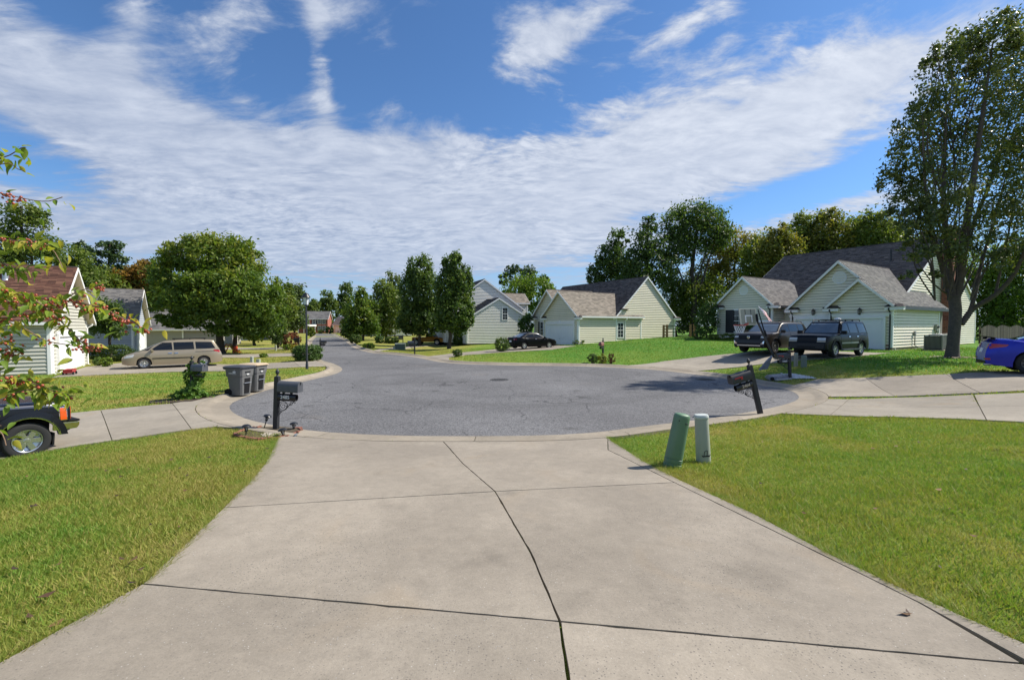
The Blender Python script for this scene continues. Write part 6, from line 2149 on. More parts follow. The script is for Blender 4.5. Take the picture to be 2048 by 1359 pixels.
decal(van, 'front_door', PV['paint'], bv, 'y', [(0.06, 0.34), (1.12, 0.34), (1.28, 1.06), (0.06, 1.06)], 0.006, (10, 8), sides=(1, -1))
decal(van, 'sliding_door', PV['paint'], bv, 'y', [(-1.04, 0.60), (0.02, 0.34), (0.02, 1.06), (-1.06, 1.08)], 0.006, (10, 8), sides=(1, -1))
decal(van, 'door_track', M_PLAST, bv, 'y', [(-2.2, 0.97), (-1.07, 0.96), (-1.07, 0.985), (-2.2, 0.995)], 0.006, (8, 1), sides=(1, -1))
decal(van, 'side_moulding', M_PLAST, bv, 'y', [(-1.02, 0.60), (1.10, 0.60), (1.10, 0.65), (-1.02, 0.65)], 0.022, (12, 1), sides=(1, -1))
for x_ in (0.22, -0.10):
    decal(van, 'door_handle', M_CHROME, bv, 'y', [(x_ - 0.09, 0.91), (x_ + 0.09, 0.91), (x_ + 0.09, 0.95), (x_ - 0.09, 0.95)], 0.03, (3, 2), sides=(1, -1))
decal(van, 'headlight', M_CLAMP, bv, 'y', [(2.02, 0.72), (2.44, 0.66), (2.40, 0.80), (1.95, 0.90)], 0.008, (6, 4), sides=(1, -1))
decal(van, 'tail_light', M_RLAMP, bv, 'y', [(-2.45, 0.90), (-2.12, 0.98), (-2.02, 1.06), (-2.44, 1.12)], 0.010, (6, 4), sides=(1, -1))
decal(van, 'tail_light', M_RLAMP, bv, 'x', [(-0.88, 0.90), (-0.60, 0.92), (-0.62, 1.10), (-0.84, 1.10)], 0.010, (4, 4), sides=(-1,))
decal(van, 'tail_light', M_RLAMP, bv, 'x', [(0.88, 0.90), (0.60, 0.92), (0.62, 1.10), (0.84, 1.10)], 0.010, (4, 4), sides=(-1,))
decal(van, 'grille', M_PLAST, bv, 'x', [(-0.45, 0.62), (0.45, 0.62), (0.5, 0.76), (-0.5, 0.76)], 0.008, (6, 3))
mirror_pair(van, 1.10, 1.12, 0.93, PV['paint'])
for sg in (1, -1):
    b = B(); b.bar((-1.7, sg * 0.60, 1.80), (0.1, sg * 0.60, 1.79), 0.035); [b.bar((x_, sg * 0.60, 1.72), (x_, sg * 0.60, 1.80), 0.04) for x_ in (-1.6, -0.8, 0.0)]; b.build('roof_rail', M_PLAST, van)

# ---- black SUV
SVD = (-0.85, -0.54)
PS = dict(L=4.95, W=1.88, R=0.375, axles=(1.48, -1.42), zb=0.30, taper=0.10, x0=1.9, arch=1.2, top=[(2.47, 0.98), (2.40, 1.06), (1.9, 1.12), (1.25, 1.16), (0.4, 1.15), (-2.3, 1.16), (-2.47, 1.10)], tw=0.25, spokes=5,
          cab=dict(zb=(1.10, 1.10), xf=(1.22, 0.55), xr=(-2.44, -2.22), w=(0.90, 0.72), zt=(1.76, 1.77), arc=0.03), paint=M('black_car_paint', (0.004, 0.004, 0.005), 0.32, 0.04, 3, coat=0.12, spec=0.12), zmid=0.75)
sf = gp(1666.5, 716.5)
def car_from_wheel(P, wheelpos, fwd, which, side):
    f = Vector((*fwd, 0)).normalized()
    l = Vector((-f.y, f.x, 0))
    c = Vector(wheelpos) - f * P['axles'][which] - l * side * (P['W'] / 2 - 0.15)
    return c
sc_ = car_from_wheel(PS, sf, SVD, 0, 1)
suv, bs, _ = make_car(PS, 'suv', 'black sport utility vehicle with silver wheels, nose towards the street', 'car', (sc_.x, sc_.y, gz(sc_.x, sc_.y) + 0.03), SVD)
for quad in ([(0.02, 1.20), (0.93, 1.20), (0.62, 1.66), (0.06, 1.67)], [(-0.95, 1.20), (-0.08, 1.20), (-0.04, 1.67), (-0.92, 1.67)], [(-2.05, 1.22), (-1.12, 1.20), (-1.08, 1.67), (-1.92, 1.65)]):
    decal(suv, 'side_window', M_CGLASS, bs, 'y', quad, 0.007, (8, 5), sides=(1, -1))
decal(suv, 'windscreen', M_WSCREEN, bs, 'x', [(-0.76, 1.20), (0.76, 1.20), (0.62, 1.68), (-0.62, 1.68)], 0.007, (8, 6))
decal(suv, 'front_door', PS['paint'], bs, 'y', [(-0.03, 0.42), (0.95, 0.42), (1.02, 1.14), (-0.03, 1.14)], 0.006, (8, 8), sides=(1, -1))
decal(suv, 'rear_door', PS['paint'], bs, 'y', [(-0.95, 0.46), (-0.07, 0.42), (-0.07, 1.14), (-1.02, 1.14)], 0.006, (8, 8), sides=(1, -1))
decal(suv, 'side_moulding', M('silver_moulding', (0.30, 0.31, 0.32), 0.35, 0.05, metal=0.4), bs, 'y', [(-0.92, 0.66), (0.96, 0.66), (0.96, 0.73), (-0.94, 0.73)], 0.02, (10, 1), sides=(1, -1))
decal(suv, 'running_board', M('grey_step', (0.20, 0.20, 0.20), 0.5), bs, 'y', [(-0.95, 0.33), (1.0, 0.33), (1.0, 0.40), (-0.95, 0.40)], 0.12, (8, 1), sides=(1, -1))
for x_ in (0.10, -0.82):
    decal(suv, 'door_handle', M_CHROME, bs, 'y', [(x_ - 0.09, 0.99), (x_ + 0.09, 0.99), (x_ + 0.09, 1.03), (x_ - 0.09, 1.03)], 0.03, (3, 2), sides=(1, -1))
def arch_flare(par, bvh, P, mat, a, w0, w1, off, name='wheel_arch', sides=(1, -1)):
    """band round a wheel opening"""
    for sg in sides:
        b = B()
        Ri = P['R'] * P.get('arch', 1.16)
        prev = None
        pts = []
        for k in range(19):
            t_ = math.pi * k / 18
            row = []
            for rr in (Ri + w0, Ri + w1):
                x = a + math.cos(t_) * rr; z = max(P['zb'] + 0.02, P['R'] + math.sin(t_) * rr * P.get('archh', 1.0))
                h, _, _, _ = bvh.ray_cast(Vector((x, 5 * sg, z + 0.01)), Vector((0, -sg, 0)))
                row.append((x, (h.y if h and abs(h.y) > P['W'] * 0.35 else sg * P['W'] / 2 * 0.97), z))
            pts.append([(row[0][0], row[0][1] - 0.03 * sg, row[0][2]), (row[0][0], row[0][1] + off * sg, row[0][2]), (row[1][0], row[1][1] + off * 0.8 * sg, row[1][2]), (row[1][0], row[1][1] - 0.01 * sg, row[1][2])])
        b.loft(pts, closed=True)
        b.build(name, mat, par, smooth=50)
M_FLARE = M('grey_flare_plastic', (0.030, 0.029, 0.030), 0.55, 0.1, 6, spec=0.25)
for a in PS['axles']:
    arch_flare(suv, bs, PS, M_FLARE, a, -0.01, 0.10, 0.035)
for sg in (1, -1):
    decal(suv, 'headlight', M_CLAMP, bs, 'x', [(sg * 0.84, 0.84), (sg * 0.46, 0.84), (sg * 0.46, 0.97), (sg * 0.82, 0.97)], 0.012, (5, 3))
    decal(suv, 'indicator_light', M('amber_clear_lamp', (0.40, 0.36, 0.28), 0.2), bs, 'x', [(sg * 0.84, 0.76), (sg * 0.46, 0.76), (sg * 0.46, 0.82), (sg * 0.84, 0.82)], 0.012, (4, 2))
    b = B(); b.lathe([(0.055, 0), (0.055, 0.03), (0.02, 0.045)], 12, Matrix.Translation((2.46, sg * 0.60, 0.50)) @ Matrix.Rotation(rad(90), 4, 'Y')); b.build('fog_light', M_CLAMP, suv)
decal(suv, 'grille', M_PLAST, bs, 'x', [(-0.44, 0.78), (0.44, 0.78), (0.44, 0.98), (-0.44, 0.98)], 0.008, (6, 3))
decal(suv, 'grille_bar', M_FLARE, bs, 'x', [(-0.44, 0.865), (0.44, 0.865), (0.44, 0.905), (-0.44, 0.905)], 0.022, (6, 1))
decal(suv, 'bumper', M_FLARE, bs, 'x', [(-0.90, 0.44), (0.90, 0.44), (0.90, 0.70), (-0.90, 0.70)], 0.05, (12, 4), thick=0.1)
decal(suv, 'air_intake', M_PLAST, bs, 'x', [(-0.42, 0.47), (0.42, 0.47), (0.42, 0.55), (-0.42, 0.55)], 0.056, (6, 2))
mirror_pair(suv, 0.92, 1.22, 0.92, M_PLAST, 1.15)
for sg in (1, -1):
    b = B(); b.tube([(-1.9, sg * 0.62, 1.80), (-1.8, sg * 0.62, 1.87), (0.3, sg * 0.62, 1.86), (0.5, sg * 0.62, 1.78)], 0.025, 6); [b.bar((x_, sg * 0.62, 1.76), (x_, sg * 0.62, 1.86), 0.05) for x_ in (-1.0, -0.2)]; b.build('roof_rail', M_PLAST, suv, smooth=50)
for x_ in (-1.2, -0.3):
    b = B(); b.bar((x_, -0.62, 1.87), (x_, 0.62, 1.87), 0.04, 0.03); b.build('cross_bar', M_PLAST, suv)
b = B(); b.lathe([(0.16, 0.0), (0.15, 0.05), (0.05, 0.08)], 14, Matrix.Translation((-0.35, 0.2, 1.885))); b.build('roof_item', M_WHITE, suv, smooth=50)

# ---- brown SUV beside it
PB = dict(L=4.99, W=1.97, R=0.385, axles=(1.50, -1.40), zb=0.26, taper=0.13, x0=1.85, arch=1.14, top=[(2.5, 0.98), (2.40, 1.06), (1.9, 1.12), (1.25, 1.16), (0.4, 1.12), (-2.3, 1.17), (-2.5, 1.10)], tw=0.25, spokes=10,
          cab=dict(zb=(1.10, 1.10), xf=(1.35, 0.50), xr=(-2.44, -2.10), w=(0.93, 0.74), zt=(1.68, 1.66), arc=0.05), paint=paint('brown_car_paint', (0.032, 0.024, 0.018), 0.3, 0.32), zmid=0.75, rim=M('dark_rim', (0.09, 0.09, 0.09), 0.35, metal=0.7))
bf = gp(1546.5, 710.5)
bc_ = car_from_wheel(PB, bf, SVD, 0, 1)
bsu, bb, _ = make_car(PB, 'suv', 'brown sport utility vehicle behind the basketball hoop, nose towards the street', 'car', (bc_.x, bc_.y, gz(bc_.x, bc_.y) + 0.03), SVD)
decal(bsu, 'floating_roof', M_PLAST, bb, 'z', [(-2.05, -0.66), (0.42, -0.66), (0.42, 0.66), (-2.05, 0.66)], 0.006, (10, 8))
for quad in ([(0.02, 1.20), (1.0, 1.20), (0.60, 1.58), (0.06, 1.60)], [(-0.98, 1.20), (-0.04, 1.20), (-0.02, 1.60), (-0.95, 1.60)], [(-2.10, 1.26), (-1.08, 1.21), (-1.05, 1.60), (-1.85, 1.58)]):
    decal(bsu, 'side_window', M_CGLASS, bb, 'y', quad, 0.007, (8, 5), sides=(1, -1))
decal(bsu, 'windscreen', M_WSCREEN, bb, 'x', [(-0.78, 1.19), (0.78, 1.19), (0.64, 1.60), (-0.64, 1.60)], 0.007, (8, 6))
decal(bsu, 'front_door', PB['paint'], bb, 'y', [(-0.02, 0.40), (0.95, 0.40), (1.05, 1.14), (-0.02, 1.14)], 0.006, (8, 8), sides=(1, -1))
decal(bsu, 'rear_door', PB['paint'], bb, 'y', [(-0.95, 0.46), (-0.06, 0.40), (-0.06, 1.14), (-1.02, 1.14)], 0.006, (8, 8), sides=(1, -1))
decal(bsu, 'grille', M_PLAST, bb, 'x', [(-0.58, 0.74), (0.58, 0.74), (0.62, 0.97), (-0.62, 0.97)], 0.012, (8, 4))
b = B(); b.lathe([(0.075, 0), (0.075, 0.02), (0.055, 0.026), (0.055, 0.004)], 16, Matrix.Translation((2.49, 0, 0.88)) @ Matrix.Rotation(rad(90), 4, 'Y'), cap=False); b.box(2.49, 2.515, -0.085, 0.085, 0.868, 0.892); b.build('badge', M_CHROME, bsu, fix=False)
for sg in (1, -1):
    decal(bsu, 'headlight', M_CLAMP, bb, 'x', [(sg * 0.86, 0.84), (sg * 0.64, 0.86), (sg * 0.64, 0.95), (sg * 0.84, 0.94)], 0.012, (5, 3))
    decal(bsu, 'fog_light', M_CHROME, bb, 'x', [(sg * 0.84, 0.52), (sg * 0.66, 0.48), (sg * 0.66, 0.54), (sg * 0.86, 0.70)], 0.014, (4, 2))
decal(bsu, 'bumper', M_PLAST, bb, 'x', [(-0.80, 0.36), (0.80, 0.36), (0.70, 0.56), (-0.70, 0.56)], 0.014, (10, 4))
decal(bsu, 'bumper_trim', M_CHROME, bb, 'x', [(-0.66, 0.40), (0.66, 0.40), (0.66, 0.46), (-0.66, 0.46)], 0.03, (10, 1))
for a in PB['axles']:
    arch_flare(bsu, bb, PB, M_PLAST, a, -0.01, 0.06, 0.02)
mirror_pair(bsu, 0.92, 1.20, 0.95, PB['paint'], 1.1)
for sg in (1, -1):
    b = B(); b.tube([(-1.9, sg * 0.66, 1.70), (-1.8, sg * 0.66, 1.77), (0.3, sg * 0.66, 1.78), (0.4, sg * 0.66, 1.72)], 0.022, 6); b.build('roof_rail', M_CHROME if sg < 0 else M_PLAST, bsu, smooth=50)

# ---- black saloon by the middle house
PK = dict(L=4.5, W=1.77, R=0.31, axles=(1.38, -1.30), zb=0.18, taper=0.18, x0=1.55, top=[(2.25, 0.66), (2.1, 0.76), (1.6, 0.88), (1.05, 0.96), (0.2, 0.95), (-1.2, 0.98), (-1.6, 1.03), (-2.1, 1.03), (-2.25, 0.93)], tw=0.20, spokes=8,
          cab=dict(zb=(0.92, 0.98), xf=(1.25, 0.25), xr=(-1.85, -0.95), w=(0.82, 0.60), zt=(1.40, 1.38), arc=0.05), paint=PS['paint'], zmid=0.6)
kf, kr = gp(1099, 695.5), gp(1047, 698.5)
KD = Vector((0.85, 0.52, 0)).normalized()
kc = (kf + kr) / 2 + Vector((-KD.y, KD.x, 0)) * 0.8
sed, bk, _ = make_car(PK, 'saloon_car', 'black saloon car facing the middle house garage, tail behind a bush', 'car', (kc.x, kc.y, gz(kc.x, kc.y) + 0.02), (0.85, 0.52))
for quad in ([(-0.20, 1.01), (0.80, 1.00), (0.22, 1.31), (-0.18, 1.33)], [(-1.25, 1.04), (-0.28, 1.01), (-0.26, 1.33), (-0.82, 1.30)]):
    decal(sed, 'side_window', M_CGLASS, bk, 'y', quad, 0.007, (8, 5), sides=(1, -1))
decal(sed, 'rear_window', M_WSCREEN, bk, 'z', [(-1.68, -0.58), (-1.12, -0.5), (-1.12, 0.5), (-1.68, 0.58)], 0.007, (6, 8))
decal(sed, 'windscreen', M_WSCREEN, bk, 'x', [(-0.68, 1.02), (0.68, 1.02), (0.52, 1.33), (-0.52, 1.33)], 0.007, (8, 6))
decal(sed, 'front_door', PK['paint'], bk, 'y', [(-0.22, 0.30), (0.85, 0.30), (0.92, 0.95), (-0.22, 0.95)], 0.006, (8, 8), sides=(1, -1))
decal(sed, 'rear_door', PK['paint'], bk, 'y', [(-0.95, 0.42), (-0.27, 0.30), (-0.27, 0.95), (-1.15, 0.97)], 0.006, (8, 8), sides=(1, -1))
for x_ in (-0.12, -1.0):
    decal(sed, 'door_handle', M_CHROME, bk, 'y', [(x_ - 0.07, 0.86), (x_ + 0.07, 0.86), (x_ + 0.07, 0.89), (x_ - 0.07, 0.89)], 0.025, (3, 2), sides=(1, -1))
for sg in (1, -1):
    decal(sed, 'tail_light', M_RLAMP, bk, 'x', [(sg * 0.78, 0.78), (sg * 0.45, 0.80), (sg * 0.45, 0.92), (sg * 0.74, 0.92)], 0.012, (4, 3), sides=(-1,))
    decal(sed, 'headlight', M_CLAMP, bk, 'x', [(sg * 0.76, 0.60), (sg * 0.45, 0.60), (sg * 0.45, 0.70), (sg * 0.70, 0.72)], 0.012, (4, 3))
decal(sed, 'number_plate', M_WHITE, bk, 'x', [(-0.16, 0.62), (0.16, 0.62), (0.16, 0.76), (-0.16, 0.76)], 0.014, (2, 2), sides=(-1,))
mirror_pair(sed, 0.78, 1.0, 0.84, PK['paint'], 0.9)

# ---- blue saloon on the right
PZ = dict(L=4.9, W=1.87, R=0.35, axles=(1.46, -1.42), zb=0.20, taper=0.20, x0=1.6, top=[(2.45, 0.70), (2.3, 0.80), (1.6, 0.94), (1.05, 1.01), (0.2, 0.98), (-1.2, 1.02), (-1.8, 1.10), (-2.30, 1.12), (-2.45, 0.98)], tw=0.24, spokes=10,
          cab=dict(zb=(0.96, 1.02), xf=(1.15, 0.25), xr=(-2.0, -0.75), w=(0.86, 0.60), zt=(1.45, 1.43), arc=0.05), paint=paint('vivid_blue_paint', (0.018, 0.028, 0.36), 0.35, 0.22), zmid=0.65, rim=M('dark_rim', (0.09, 0.09, 0.09), 0.35, metal=0.7))
ZD = Vector((0.80, -0.60, 0)).normalized()
zc = at(1963, 722, 15.9)
zc = Vector((zc.x, zc.y, 0)) + ZD * 2.45 + Vector((-ZD.y, ZD.x, 0)) * 0.25
blu, bz_, _ = make_car(PZ, 'saloon_car', 'vivid blue saloon car with a boot spoiler, cut by the right picture edge', 'car', (zc.x, zc.y, gz(zc.x, zc.y) + 0.03), (ZD.x, ZD.y))
for quad in ([(-0.15, 1.06), (0.80, 1.04), (0.20, 1.36), (-0.13, 1.38)], [(-1.30, 1.10), (-0.22, 1.06), (-0.20, 1.38), (-0.72, 1.34)]):
    decal(blu, 'side_window', M_CGLASS, bz_, 'y', quad, 0.007, (8, 5), sides=(1, -1))
decal(blu, 'rear_window', M_CGLASS, bz_, 'z', [(-1.80, -0.60), (-0.90, -0.48), (-0.90, 0.48), (-1.80, 0.60)], 0.007, (8, 8))
decal(blu, 'windscreen', M_WSCREEN, bz_, 'x', [(-0.70, 1.05), (0.70, 1.05), (0.52, 1.38), (-0.52, 1.38)], 0.007, (8, 6))
decal(blu, 'front_door', PZ['paint'], bz_, 'y', [(-0.18, 0.30), (0.85, 0.30), (0.92, 0.98), (-0.18, 0.98)], 0.006, (8, 8), sides=(1, -1))
decal(blu, 'rear_door', PZ['paint'], bz_, 'y', [(-0.98, 0.44), (-0.23, 0.30), (-0.23, 0.98), (-1.2, 1.02)], 0.006, (8, 8), sides=(1, -1))
for sg in (1, -1):
    decal(blu, 'tail_light', M_RLAMP, bz_, 'y', [(-2.36, 0.80), (-1.98, 0.88), (-1.92, 0.95), (-2.36, 0.98)], 0.010, (6, 4), sides=(sg,))
    decal(blu, 'tail_light', M_RLAMP, bz_, 'x', [(sg * 0.80, 0.80), (sg * 0.46, 0.82), (sg * 0.46, 0.95), (sg * 0.78, 0.97)], 0.012, (4, 3), sides=(-1,))
    decal(blu, 'reflector', M_RLAMP, bz_, 'x', [(sg * 0.80, 0.42), (sg * 0.58, 0.42), (sg * 0.58, 0.48), (sg * 0.80, 0.48)], 0.014, (4, 2), sides=(-1,))
    b = B(); b.tube([(-2.28, sg * 0.62, 0.27), (-2.46, sg * 0.62, 0.27)], 0.05, 10); b.build('exhaust_tip', M_CHROME, blu, smooth=40)
decal(blu, 'bumper_insert', M_PLAST, bz_, 'x', [(-0.74, 0.26), (0.74, 0.26), (0.70, 0.38), (-0.70, 0.38)], 0.012, (8, 3), sides=(-1,))
decal(blu, 'number_plate', M_WHITE, bz_, 'x', [(-0.18, 0.66), (0.18, 0.66), (0.18, 0.80), (-0.18, 0.80)], 0.014, (2, 2), sides=(-1,))
b = B(); b.loft([[(-2.18, y_, 1.16 + 0.0), (-2.40, y_, 1.20), (-2.41, y_, 1.22), (-2.19, y_, 1.175)] for y_ in (-0.70, -0.3, 0.3, 0.70)]); b.box(-2.30, -2.20, -0.6, -0.55, 1.10, 1.17); b.box(-2.30, -2.20, 0.55, 0.6, 1.10, 1.17); b.build('spoiler', M_PLAST, blu)
mirror_pair(blu, 0.78, 1.04, 0.88, PZ['paint'], 0.9)

# ---- black pickup, only its tail in the picture
PT = dict(L=4.7, W=1.66, R=0.35, axles=(1.32, -1.74), zb=0.40, taper=0.05, x0=2.0, arch=1.30, archh=1.02, top=[(2.35, 0.92), (1.2, 1.04), (0.4, 1.06), (0.3, 1.06), (-2.1, 1.08), (-2.35, 1.03)], tw=0.235, spokes=6, crown=0.0,
          cab=dict(zb=(1.02, 1.04), xf=(1.0, 0.55), xr=(-0.45, -0.35), w=(0.76, 0.62), zt=(1.60, 1.60), arc=0.02), paint=paint('black_truck_paint', (0.008, 0.009, 0.013), 0.1, 0.25), zmid=0.72, rim=M('chromed_steel_rim', (0.62, 0.62, 0.62), 0.22, 0.1, 6, metal=0.9), tumble=0.05)
PT['L'] = 4.7; PT['bulge'] = 0.015
TD = Vector((-0.50, -0.866, 0)).normalized()
tw_ = gp(50, 908)
tc_ = car_from_wheel(PT, tw_, TD[:2], 1, 1)
trk, bt_, _ = make_car(PT, 'pickup_truck', 'black pickup truck with chrome wheel and orange tail light at the left edge', 'pickup truck', (tc_.x, tc_.y, tw_.z + 0.015), (TD.x, TD.y), rad(3.2))
arch_flare(trk, bt_, PT, paint('black_truck_paint', None), -1.74, -0.005, 0.115, 0.045, 'fender_flare')
arch_flare(trk, bt_, PT, M_CHROME, -1.74, -0.022, 0.012, 0.055, 'wheel_arch_trim')
decal(trk, 'bed_rail', M('bed_rail_dark_blue', (0.045, 0.05, 0.075), 0.3, coat=0.8), bt_, 'y', [(-2.28, 0.985), (-0.5, 0.99), (-0.5, 1.04), (-2.28, 1.035)], 0.012, (10, 2), sides=(1, -1))
for sg in (1, -1):
    decal(trk, 'light_surround', M_CHROME, bt_, 'y', [(-2.30, 0.70), (-2.17, 0.70), (-2.15, 0.97), (-2.28, 0.97)], 0.010, (3, 5), sides=(sg,))
    l_ = decal(trk, 'tail_light', M_OLAMP, bt_, 'y', [(-2.285, 0.715), (-2.185, 0.715), (-2.165, 0.955), (-2.265, 0.955)], 0.020, (3, 5), sides=(sg,))
    decal(trk, 'tail_light', M_OLAMP, bt_, 'x', [(sg * 0.74, 0.71), (sg * 0.64, 0.71), (sg * 0.64, 0.96), (sg * 0.74, 0.96)], 0.02, (2, 4), sides=(-1,))
b = B()
b.loft([[(-2.30, y_, 0.50), (-2.46, y_, 0.52), (-2.50, y_, 0.60), (-2.48, y_, 0.655), (-2.30, y_, 0.66)] for y_ in (-0.80, -0.5, 0.5, 0.80)])
b.loft([[(-2.08, y_, 0.50), (-2.08, y_, 0.66), (-2.46, y_, 0.655), (-2.46, y_, 0.52)] for y_ in (0.785, 0.83)])
b.build('bumper', M_CHROME, trk, bevel=0.015, smooth=40)
b = B(); b.box(-2.49, -2.30, -0.80, 0.832, 0.66, 0.70); b.build('bumper_step', M_PLAST, trk, bevel=0.012)
b = B(); b.box(-2.12, -2.09, 0.58, 0.80, 0.22, 0.46); b.build('mud_flap', M_PLAST, trk)
decal(trk, 'rear_window', M_CGLASS, bt_, 'x', [(-0.5, 1.15), (0.5, 1.15), (0.46, 1.48), (-0.46, 1.48)], 0.007, (4, 4), sides=(-1,))
decal(trk, 'side_window', M_CGLASS, bt_, 'y', [(-0.30, 1.12), (0.75, 1.12), (0.45, 1.50), (-0.26, 1.50)], 0.007, (6, 4), sides=(1, -1))
decal(trk, 'door', PT['paint'], bt_, 'y', [(-0.36, 0.45), (0.80, 0.45), (0.85, 1.02), (-0.36, 1.02)], 0.006, (6, 6), sides=(1, -1))

hit_ = bt_.ray_cast(Vector((-1.2, 5, 0.90)), Vector((0, -1, 0)))[0]
text('badge', 'RAM 50', 0.085, M('white_badge', (0.70, 0.70, 0.70), 0.4), trk, Matrix.Translation((-1.17, hit_.y + 0.006, 0.90)) @ Matrix(((-1, 0, 0, 0), (0, 0, 1, 0), (0, 1, 0, 0), (0, 0, 0, 1))), 0.004, True)
# ---- yellow pickup in the shade of the street trees
PY = dict(PT); PY = {**PT, 'paint': paint('yellow_truck_paint', (0.34, 0.15, 0.012), 0.1, 0.4), 'R': 0.40, 'zb': 0.45, 'rim': None}
yp = at(846, 684, 57.0)
yel, by_, _ = make_car(PY, 'pickup_truck', 'yellow pickup truck in the shade under the pear trees', 'pickup truck', (yp.x, yp.y + 5, gz(yp.x, yp.y + 5)), (0.97, -0.25))
decal(yel, 'side_window', M_CGLASS, by_, 'y', [(-0.30, 1.12), (0.75, 1.12), (0.45, 1.50), (-0.26, 1.50)], 0.007, (6, 4), sides=(1, -1))
decal(yel, 'windscreen', M_WSCREEN, by_, 'x', [(-0.6, 1.12), (0.6, 1.12), (0.5, 1.50), (-0.5, 1.50)], 0.007, (6, 4))
for sg in (1, -1):
    decal(yel, 'headlight', M_CLAMP, by_, 'x', [(sg * 0.72, 0.72), (sg * 0.52, 0.72), (sg * 0.52, 0.88), (sg * 0.72, 0.88)], 0.012, (2, 2))
b = B(); b.box(2.2, 2.45, -0.8, 0.8, 0.45, 0.62); b.build('bumper', M_PLAST, yel, bevel=0.02)
# ------------------------------------------------------------------ small things
M_MBOX = M('black_mailbox_paint', (0.016, 0.016, 0.019), 0.36, 0.2, 12, spec=0.6)
M_MGREY = M('dark_grey_mailbox_metal', (0.075, 0.080, 0.092), 0.40, 0.35, 9, spec=0.5)
M_MPOST = M('black_post_paint', (0.022, 0.023, 0.027), 0.5, 0.2, 8)
M_FLAG = M('red_mailbox_flag', (0.42, 0.022, 0.025), 0.4, 0.1, 8)
M_NUM = M('white_numeral', (0.72, 0.72, 0.70), 0.5, 0.05)
M_NUMP = M('tan_numeral', (0.55, 0.45, 0.36), 0.5, 0.05)

def spiral(c, r0, r1, a0, a1, n=18):
    return [(c[0] + (r0 + (r1 - r0) * i / n) * math.cos(a0 + (a1 - a0) * i / n), 0, c[1] + (r0 + (r1 - r0) * i / n) * math.sin(a0 + (a1 - a0) * i / n)) for i in range(n + 1)]

